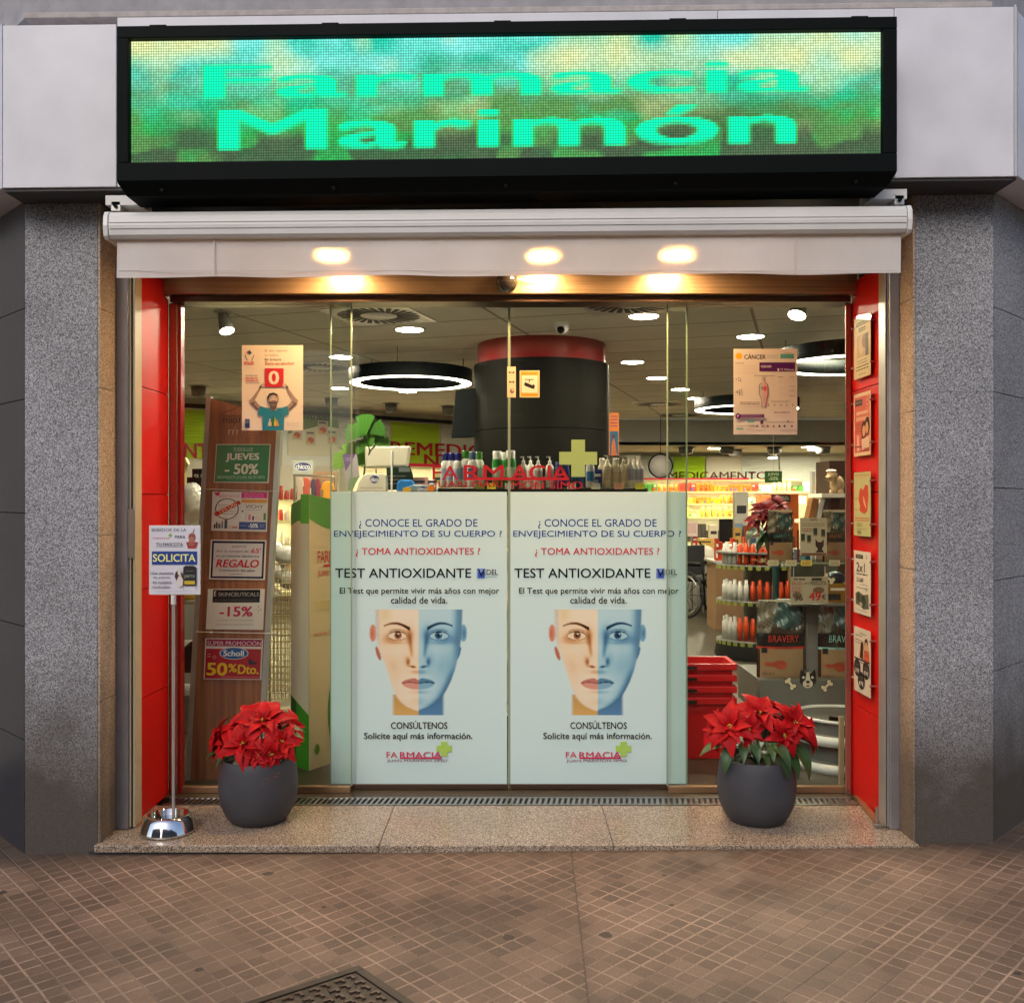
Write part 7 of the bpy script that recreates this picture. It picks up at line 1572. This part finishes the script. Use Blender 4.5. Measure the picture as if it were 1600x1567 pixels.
# ------------------------------------------------------------------ five posters with standoffs on the red wall
def side_posters():
    xs = XWR-.020
    Y0 = 1.742*F/(1340-CX) ; ya, yb = 4.835, 4.61
    data = [(2.415, 2.11), (2.035, 1.725), (1.645, 1.33), (1.255, .945), (.875, .555)]
    labs = ['topmost cream poster on the red wall, with a small photo of a face', 'pink poster with a couple, second from the top on the red wall', 'pale green poster with a red apple heart shape on the red wall', 'white poster reading 2x1 on the red wall', 'lowest white poster with three black price circles on the red wall']
    for i, (zt_, zb) in enumerate(data):
        t = thing('wall_poster', labs[i], 'poster', (xs, (ya+yb)/2, zb), 'acrylic posters on the red wall')
        L = ya-yb; H = zt_-zb; pr = Print((xs, ya, zt_), (0, -L/100, 0), (0, 0, -H/140), .0001)
        if i == 0:
            pr.paper(0, 0, 100, 140, (228, 205, 160)); pr.lines(14, 86, [13, 18], (60, 75, 50), 3.4); pr.lines(30, 70, [27, 32], (60, 75, 50), 3.4); pr.rect(18, 44, 88, 94, (205, 170, 125)); pr.ell(45, 66, 16, 20, (225, 190, 150)); pr.ell(66, 60, 16, 16, (150, 105, 75)); pr.rect(70, 44, 88, 94, (95, 65, 50)); pr.lines(20, 80, [100, 106], (120, 110, 80), 1.8); pr.lines(14, 90, [113, 120], (70, 80, 55), 2.6); pr.lines(30, 70, [131], (130, 120, 90), 1.6)
        elif i == 1:
            pr.paper(0, 0, 100, 140, (232, 200, 170)); pr.rect(6, 8, 94, 132, (214, 92, 84)); pr.rect(9, 14, 52, 28, (55, 35, 38)); pr.lines(14, 46, [19], (150, 110, 100), 3)
            for y in (14, 24, 34): pr.ring(82, y, 8, 5, 1.5, (235, 170, 150))
            pr.rect(14, 40, 90, 50, (230, 150, 130)); pr.rect(14, 53, 90, 62, (232, 165, 145)); pr.lines(20, 84, [43], (240, 215, 200), 3); pr.lines(10, 50, [68, 73, 78, 84], (150, 50, 50), 1.8)
            pr.ell(62, 84, 14, 20, (45, 25, 25)); pr.ell(82, 76, 14, 20, (40, 24, 22)); pr.ell(62, 86, 9, 13, (225, 165, 125)); pr.ell(80, 80, 9, 13, (220, 155, 115)); pr.poly([(48, 104), (94, 98), (92, 124), (52, 128)], (235, 200, 185)); pr.rect(12, 92, 44, 130, (225, 120, 110)); pr.poly([(22, 96), (30, 92), (36, 128), (24, 130)], (245, 190, 180)); pr.lines(60, 92, [124, 128], (120, 70, 70), 1.4); pr.lines(8, 46, [118], (50, 30, 35), 3)
        elif i == 2:
            pr.paper(0, 0, 100, 140, (196, 192, 140)); pr.lines(10, 92, [6], (190, 90, 70), 2.2); pr.lines(14, 80, [12], (205, 150, 120), 1.4)
            pr.poly([(34, 40), (44, 34), (56, 40), (70, 28), (86, 30), (88, 56), (82, 84), (66, 92), (46, 88), (34, 84), (38, 74), (28, 60)], (206, 70, 50)); pr.poly([(56, 52), (62, 56), (74, 76), (72, 80), (58, 66)], (225, 180, 140)); pr.lines(8, 24, [56, 60, 82], (120, 110, 80), 1.4)
            pr.rect(8, 100, 92, 102, (195, 80, 60)); pr.rect(8, 105, 92, 107, (200, 95, 70)); pr.lines(20, 50, [113, 117], (90, 100, 60), 1.8); pr.lines(20, 80, [124], (110, 120, 80), 1.2); pr.rect(22, 128, 46, 136, (130, 140, 90))
        elif i == 3:
            pr.paper(0, 0, 100, 140, (226, 216, 204)); pr.rect(12, 8, 56, 17, (48, 44, 46)); pr.lines(20, 48, [11], (150, 145, 140), 2.4); pr.ell(76, 12, 4, 5, (180, 170, 160)); pr.text('2x1', 16, 26, 66, 46, (40, 36, 36), .02); pr.lines(18, 84, [49.5], (70, 60, 60), 3); pr.text('21,50€', 18, 59, 60, 70, (50, 44, 44), .015); pr.lines(40, 84, [73], (110, 100, 95), 1.2); pr.lines(16, 80, [81], (90, 80, 80), 1.8); pr.text('2ª', 74, 80, 86, 87, (70, 60, 60), 0)
            pr.poly([(12, 96), (30, 90), (60, 96), (88, 92), (90, 124), (60, 128), (40, 122), (14, 120)], (92, 96, 84)); pr.ell(32, 104, 10, 10, (60, 50, 44)); pr.ell(60, 110, 14, 14, (48, 60, 42)); pr.ell(80, 102, 8, 9, (110, 100, 84)); pr.ell(46, 118, 9, 5, (170, 160, 150)); pr.lines(20, 84, [131], (140, 130, 125), 1)
        else:
            pr.paper(0, 0, 100, 140, (222, 208, 194)); pr.lines(34, 74, [10], (150, 130, 120), 3); pr.lines(8, 50, [16, 26, 32], (90, 70, 70), 2); pr.poly([(30, 64), (36, 42), (46, 30), (58, 26), (70, 20), (86, 24), (94, 50), (96, 66)], (214, 170, 140)); pr.ell(50, 40, 9, 12, (52, 30, 28)); pr.poly([(42, 42), (56, 46), (58, 66), (36, 64)], (60, 34, 34)); pr.ell(76, 28, 9, 10, (44, 28, 26)); pr.ell(76, 34, 7, 8, (215, 165, 130)); pr.poly([(64, 44), (90, 44), (94, 66), (62, 66)], (200, 90, 60))
            pr.rect(4, 66, 96, 70, (40, 36, 38)); pr.lines(6, 94, [73], (80, 70, 70), 2)
            for cx, cy, tx_ in ((22, 88, '39€'), (76, 86, '89€'), (48, 112, '67€')): pr.ell(cx, cy, 20, 19, (38, 36, 40), 28); pr.text(tx_, cx-12, cy+1, cx+14, cy+11, (220, 214, 205), .02); pr.lines(cx-10, cx+10, [cy-8, cy-4], (130, 126, 125), 1)
        obj('sheet', pr.mb, G['print'], t)
        m = MB().box(xs-.0055, xs-.0025, yb-.018, ya+.012, zb-.004, zt_+.004); obj('acrylic_plate', m, G['acrylic'], t)
        for yy in (ya+.006, yb-.012):
            for zz in (zt_-.045, zb+.06): obj('standoff', MB().cyl((XWR, yy, zz), (xs-.010, yy, zz), .0055, n=14), G['steel'], t)
side_posters()

# ------------------------------------------------------------------ pet water bowl with sign on a pole
def bowl_stand():
    D = 4.37; x = X(263, D); px = X(271, D); t = thing('pet_bowl_stand', 'polished steel pet bowl with a thin pole carrying a white notice', 'pet bowl stand', (x, D, 0))
    obj('bowl', MB().lathe([(.118, .002), (.122, .006), (.120, .014), (.104, .062), (.094, .078), (.086, .081), (.080, .078), (.070, .040), (.05, .028), (.001, .026)], (x, D, 0), 56), G['chrome'], t)
    obj('pole', MB().cyl((px, D, .028), (px, D, Z(928, D)), .0075, n=18), G['alu_light'], t)
    obj('pole_clamp', MB().cyl((px, D, Z(944, D)), (px, D, Z(930, D)), .011, n=18), G['white_gloss'], t)
    obj('sign_plate', MB().box(X(233, D), X(313, D), D-.001, D+.004, Z(929, D), Z(821, D)), G['white_gloss'], t, bevel=.001)
    pr = Print.at(D-.0015); k = 340/1567
    def q(a, b): return (200+a*k, 760+b*k)
    def tx(s, x0, y0, x1, y1, c, b=0, sh=0): a_, d_ = q(x0, y0), q(x1, y1); pr.text(s, a_[0], a_[1], d_[0], d_[1], c, b, sh)
    pr.rect(234, 822, 312, 927.5, (216, 216, 226)); DK_ = (60, 60, 84)
    tx('BEBEDOR DE LA', 172, 303, 420, 325, DK_, .004); tx('FARMACIA', 180, 366, 300, 380, (190, 60, 90), 0); a_ = q(305, 352); pr.rect(a_[0]-3, a_[1]-1, a_[0]+3, a_[1]+1.2, (120, 175, 80)); pr.rect(a_[0]-1.1, a_[1]-3.2, a_[0]+1.1, a_[1]+3.2, (120, 175, 80)); tx('PARA', 338, 352, 414, 374, DK_, .004); tx('TU MASCOTA', 203, 405, 397, 429, DK_, .004); pr.rect(*q(203, 433), *q(397, 435), (110, 110, 130))
    pr.ell(*q(462, 365), 26*k, 30*k, (160, 92, 80)); pr.ell(*q(458, 395), 20*k, 34*k, (178, 110, 90)); pr.line([q(468, 335), q(474, 318), q(480, 306)], 1, (120, 70, 60)); pr.poly([q(420, 400), q(505, 400), q(490, 445), q(432, 445)], (168, 52, 52)); pr.ell(*q(460, 415), 22*k, 16*k, (150, 96, 80)); pr.ell(*q(452, 356), .9, 1.1, (50, 30, 30)); pr.ell(*q(472, 356), .9, 1.1, (50, 30, 30))
    pr.rect(*q(174, 467), *q(498, 562), (24, 62, 140)); tx('SOLICITA', 183, 487, 487, 541, (238, 236, 150), .022)
    for s, y0, x0, x1 in (('Una muestra', 612, 165, 328), ('de pienso', 645, 184, 308), ('en nuestro', 680, 182, 316), ('mostrador.', 711, 176, 312)): tx(s, x0, y0, x1, y0+20, (70, 72, 96), .003)
    pr.poly([q(352, 600), q(375, 580), q(392, 600), q(402, 660), q(396, 715), q(370, 725), q(350, 700), q(345, 650)], (215, 210, 205)); pr.poly([q(345, 620), q(360, 605), q(366, 650), q(352, 680), q(340, 650)], (70, 35, 30)); pr.poly([q(380, 610), q(400, 630), q(402, 670), q(388, 650)], (90, 50, 42)); pr.ell(*q(372, 622), 8*k, 16*k, (225, 220, 215)); pr.ell(*q(370, 640), 1.1, 1, (30, 20, 20))
    pr.poly([q(402, 580), q(418, 570), q(478, 570), q(495, 582), q(494, 712), q(402, 712)], (34, 32, 36)); tx('perro', 412, 636, 484, 664, (150, 170, 130), .004); pr.rect(*q(410, 678), *q(486, 704), (205, 175, 50)); pr.lines(q(418, 0)[0], q(480, 0)[0], [q(0, 605)[1]], (120, 110, 100), .9); pr.line([q(401, 712), q(401, 745)], .6, (90, 90, 100)); pr.line([q(493, 712), q(493, 745)], .6, (90, 90, 100))
    pr.lines(q(215, 0)[0], q(465, 0)[0], [q(0, 752)[1]], (170, 172, 185), .5)
    obj('notice_print', pr.mb, G['print'], t)
    obj('water', MB().lathe([(.001, .052), (.073, .052)], (x, D, 0), 40), glass('water', (.85,.9,.9), .02), t)
bowl_stand()
# ------------------------------------------------------------------ floor guide on the red wall side
t = thing('floor_guide', 'small brass floor rail with upright pin at the foot of the red wall', 'floor guide', (X(1365, 4.55), 4.55, 0))
obj('rail', MB().add([(X(1334, 4.86), 4.86, 0.001), (X(1341, 4.86), 4.86, 0.001), (X(1381, 4.43), 4.43, 0.001), (X(1369, 4.43), 4.43, 0.001), (X(1334, 4.86), 4.86, .016), (X(1341, 4.86), 4.86, .016), (X(1381, 4.43), 4.43, .016), (X(1369, 4.43), 4.43, .016)], [(0,3,2,1), (4,5,6,7)][::1] + [(0,1,5,4), (1,2,6,5), (2,3,7,6), (3,0,4,7)]), G['bronze'], t)
obj('foot', MB().box(X(1365, 4.42), X(1379, 4.42), 4.405, 4.428, 0, .018), G['steel'], t, bevel=.002)
obj('pin', MB().cyl((X(1370, 4.44), 4.44, .018), (X(1370, 4.44), 4.44, .088), .007, n=14), G['steel'], t)

# ------------------------------------------------------------------ poinsettias
def leaf_geo(m, base, dr, up, L, W, droop=.3, fold=.25, n=6, lobed=False, twist=0):
    dr = Vector(dr).normalized(); up = Vector(up); side = dr.cross(up).normalized(); up = side.cross(dr).normalized()
    if twist: side, up = side*math.cos(twist)+up*math.sin(twist), up*math.cos(twist)-side*math.sin(twist)
    rows = []; base = Vector(base)
    for i in range(n+1):
        t = i/n; w_ = math.sin(PI*min(1, t**.8*.98+.015))**.85*(1-.35*t)
        if lobed and .3 < t < .6: w_ *= 1.18
        p = base + dr*(L*(t-.0)) + up*(L*(.18*math.sin(PI*t*.7) - droop*t*t))
        a = W*.5*w_
        rows.append((p-side*a+up*a*fold, p-side*a*.5+up*a*fold*.35, p, p+side*a*.5+up*a*fold*.35, p+side*a+up*a*fold))
    vs = [v for r in rows for v in r]; fs = [(i*5+j, i*5+j+1, (i+1)*5+j+1, (i+1)*5+j) for i in range(n) for j in range(4)]
    m.add(vs, fs, None, True)
def flower_head(c, nrm, r, rnd):
    m = MB(); nrm = Vector(nrm).normalized(); a0 = rnd.uniform(0, 6.28); u = nrm.orthogonal().normalized(); v = nrm.cross(u)
    for ring, (k, rr, wd, el, dp) in enumerate(((6, 1.0, .60, .12, .38), (5, .78, .55, .38, .3), (4, .45, .42, .7, .2))):
        for i in range(k):
            a = a0+2*PI*(i+.5*ring)/k+rnd.uniform(-.2, .2); d = (u*math.cos(a)+v*math.sin(a))*math.cos(el)+nrm*math.sin(el); L = r*rr*rnd.uniform(.82, 1.12)
            leaf_geo(m, Vector(c)+d*.008+nrm*.004*ring, d, nrm, L, L*wd*rnd.uniform(.85, 1.1), dp*rnd.uniform(.6, 1.5), rnd.uniform(.15, .45), lobed=True, twist=rnd.uniform(-.25, .25))
    b = MB()
    for i in range(6): b.ball(Vector(c)+nrm*.018+u*rnd.uniform(-.009, .009)+v*rnd.uniform(-.009, .009), .0035, n=8)
    return m, b
def poinsettia(t, rnd, heads, centre, leafs, stem_base, n_fill=10, bm='bract'):
    st = MB(); cv = Vector(centre)
    for c, nrm, r in heads:
        m, b = flower_head(c, nrm, r, rnd); h = obj('flower_head', m, G[bm], t); obj('buds', b, G['yellow_bud'], h)
        st.tube([stem_base, (Vector(stem_base)+Vector(c))/2+Vector((0, 0, -.01)), Vector(c)], .004, 6)
    obj('stems', st, G['leaf_green'], t)
    g = MB()
    for c, d, L in leafs: leaf_geo(g, c, d, (0, -.35, 1), L, L*.5, .35, .25)
    for i in range(n_fill):
        a = rnd.uniform(0, 6.28); d = Vector((math.cos(a), math.sin(a), rnd.uniform(-.4, .5))); leaf_geo(g, cv+Vector((d.x*.05, d.y*.05, rnd.uniform(-.03, .05))), d, (0, 0, 1), rnd.uniform(.08, .13), .055, .4, .25)
    obj('leaves', g, G['leaf_green'], t)
def potted(px, lab, heads, leafs, seed, dy=0):
    D = 4.53; x = X(px, D); rnd = random.Random(seed); t = thing('potted_poinsettia', lab, 'potted plant', (x, D, 0), 'poinsettias in dark pots on the doorstep')
    s = .182
    prof = [(.118, .0), (.128, .006), (.152, .038), (.173, .085), (.181, .13), (.183, .165), (.180, .21), (.174, .255), (.168, .294), (.164, .300), (.158, .297), (.156, .262), (.001, .258)]
    obj('pot', MB().lathe(prof, (x, D, 0), 64), G['pot'], t)
    obj('soil', MB().lathe([(.001, .268), (.05, .272), (.154, .268)], (x, D, 0), 32), G['soil'], t)
    H = [(P(a, b, D+dd), n_, r) for a, b, dd, n_, r in heads]
    if seed == 5:          # scuff of orange paint on this pot
        sc_ = MB(); rn = random.Random(8)
        for i in range(26):
            a = R(-58)+rn.gauss(0, .16); zz = .232+rn.gauss(0, .010)+(a-R(-58))*.06; rr = .1805; da = rn.uniform(.01, .05); dz = rn.uniform(.001, .0035)
            rr = .1775+.0035; q = [(x+rr*math.cos(a+da*k), D+rr*math.sin(a+da*k), zz+dz*j+k*.003) for k, j in ((0,0),(1,0),(1,1),(0,1))]; sc_.add(q, [(0,1,2,3)])
        obj('paint_scuff', sc_, mat('scuff', (.30,.10,.04), .8), t)
    LF = [(P(a, b, D+dd), d, L) for a, b, dd, d, L in leafs]
    poinsettia(t, rnd, H, (x, D, .31), LF, (x, D, .265))
potted(404, 'dark round pot of red poinsettia nearer the pet bowl stand',
  [(381, 1164, -.10, (-.15, -.8, .6), .130), (411, 1128, -.02, (.05, -.55, .85), .135), (440, 1160, -.06, (.35, -.75, .5), .105), (352, 1160, .02, (-.7, -.3, .5), .105), (432, 1132, .09, (.5, -.1, .8), .12), (375, 1140, .06, (-.4, -.3, .9), .12), (402, 1180, -.13, (.1, -.9, .2), .09), (345, 1150, .05, (-.8, -.3, .4), .11), (424, 1178, -.12, (.3, -.9, .1), .085), (456, 1138, .06, (.8, -.3, .4), .09), (392, 1122, .08, (-.1, -.2, 1), .12)],
  [(378, 1182, -.10, (-.2, -.5, -.8), .11), (398, 1186, -.12, (.1, -.5, -.8), .12), (440, 1150, 0, (.7, -.2, .1), .11), (436, 1142, 0, (.9, .1, .1), .12), (350, 1172, 0, (-.9, -.2, -.3), .10), (360, 1178, -.05, (-.7, -.4, -.5), .09)], 5)
potted(1182, 'dark round pot of red poinsettia nearer the red wall',
  [(1142, 1136, -.08, (-.35, -.75, .55), .130), (1186, 1116, -.02, (.0, -.55, .85), .125), (1240, 1132, -.04, (.4, -.65, .6), .125), (1212, 1112, .08, (.2, -.1, .95), .115), (1160, 1118, .08, (-.3, -.1, .95), .11), (1224, 1150, -.10, (.25, -.85, .3), .10), (1122, 1142, .0, (-.7, -.5, .4), .10), (1170, 1140, -.1, (.0, -.9, .3), .085), (1258, 1142, .02, (.8, -.4, .3), .10)],
  [(1128, 1165, -.05, (-.9, -.3, -.15), .12), (1140, 1165, -.08, (-.3, -.5, -.8), .13), (1160, 1160, -.08, (-.1, -.7, -.5), .11), (1175, 1160, -.1, (.1, -.7, -.5), .11), (1200, 1160, -.1, (.0, -.8, -.3), .12), (1212, 1165, -.1, (.3, -.5, -.8), .16), (1235, 1160, -.04, (.5, -.3, -.8), .19), (1245, 1150, 0, (.8, -.1, -.5), .13), (1205, 1160, -.12, (.5, -.6, -.6), .15), (1225, 1170, -.06, (.5, -.4, -.9), .15)], 9)
# poinsettia inside, wrapped in teal foil, on a tall stand
D = 6.7; t = thing('indoor_poinsettia', 'dark red poinsettia in teal wrap inside, beside the small food bags', 'potted plant', P(1212, 900, D)); rnd = random.Random(4)
obj('wrap', MB().lathe([(.03, Z(888, D)), (.05, Z(870, D)), (.085, Z(838, D)), (.10, Z(828, D))], (X(1212, D), D, 0), 14), colmat((40, 95, 100), .3), t)
obj('stand_pole', MB().cyl((X(1212, D), D, 0), P(1212, 888, D), .022), colmat((35, 85, 90), .4), t)
H = [(P(a, b, D+dd), n_, r) for a, b, dd, n_, r in ((1196, 800, -.05, (-.2, -.6, .7), .13), (1214, 792, .02, (.2, -.4, .9), .13), (1183, 812, 0, (-.6, -.5, .5), .10), (1206, 812, -.1, (.1, -.9, .4), .10))]
poinsettia(t, rnd, H, P(1204, 835, D), [(P(1190, 825, D), (-.8, -.2, -.5), .16), (P(1195, 835, D), (-.5, -.4, -.8), .15), (P(1200, 830, D-.05), (-.2, -.6, -.8), .15), (P(1215, 830, D-.05), (.2, -.6, -.8), .14)], P(1212, 850, D), 14, 'bract_dark')
# ------------------------------------------------------------------ manhole cover
def manhole():
    th = R(42); c, s_ = math.cos(th), math.sin(th); zp = lambda x: -.027+.0101*x
    ap = Vector((X(560, 3.15), 3.16)); w1 = .62; w2 = .50
    e1 = Vector((-math.cos(R(36)), -math.sin(R(36)))); e2 = Vector((math.sin(R(41)), -math.cos(R(41))))
    t = thing('manhole_cover', 'dark patterned iron utility cover set in the pavement', 'manhole cover', (ap.x, ap.y-.2, zp(ap.x)))
    def q(a, b, h): p = ap+e1*a+e2*b; return (p.x, p.y, zp(p.x)+h)
    def quad(m, a0, a1, b0, b1, h0, h1):
        vs = [q(a0, b0, h0), q(a1, b0, h0), q(a1, b1, h0), q(a0, b1, h0), q(a0, b0, h1), q(a1, b0, h1), q(a1, b1, h1), q(a0, b1, h1)]
        m.add(vs, [(0,1,2,3), (7,6,5,4), (0,4,5,1), (1,5,6,2), (2,6,7,3), (3,7,4,0)])
    iron = mat('iron', (.045,.032,.026), .45, metal=.4, noise=.35, nscale=30)
    m = MB(); fr = .028; quad(m, 0, w1, 0, fr, -.02, .007); quad(m, 0, w1, w2-fr, w2, -.02, .007); quad(m, 0, fr, fr+.0005, w2-fr-.0005, -.02, .0065); quad(m, w1-fr, w1, fr+.0005, w2-fr-.0005, -.02, .0065); obj('frame', m, iron, t)
    m = MB(); quad(m, fr+.004, w1-fr-.004, fr+.004, w2-fr-.004, -.02, .003); obj('plate', m, iron, t)
    m = MB(); st = .044; n = 0
    for i in range(int((w1-2*fr)/st)):
        for j in range(int((w2-2*fr)/st)):
            a = fr+.016+i*st; b = fr+.014+j*st
            if (i+j) % 2: quad(m, a, a+.028, b+.008, b+.017, .0031, .0085); quad(m, a, a+.009, b+.0172, b+.028, .0031, .0085)
            else: quad(m, a+.008, a+.017, b, b+.028, .0031, .0085); quad(m, a+.0172, a+.028, b, b+.009, .0031, .0085)
    obj('raised_treads', m, mat('iron_worn', (.09,.055,.042), .4, metal=.4, noise=.3, nscale=40), t)
manhole()
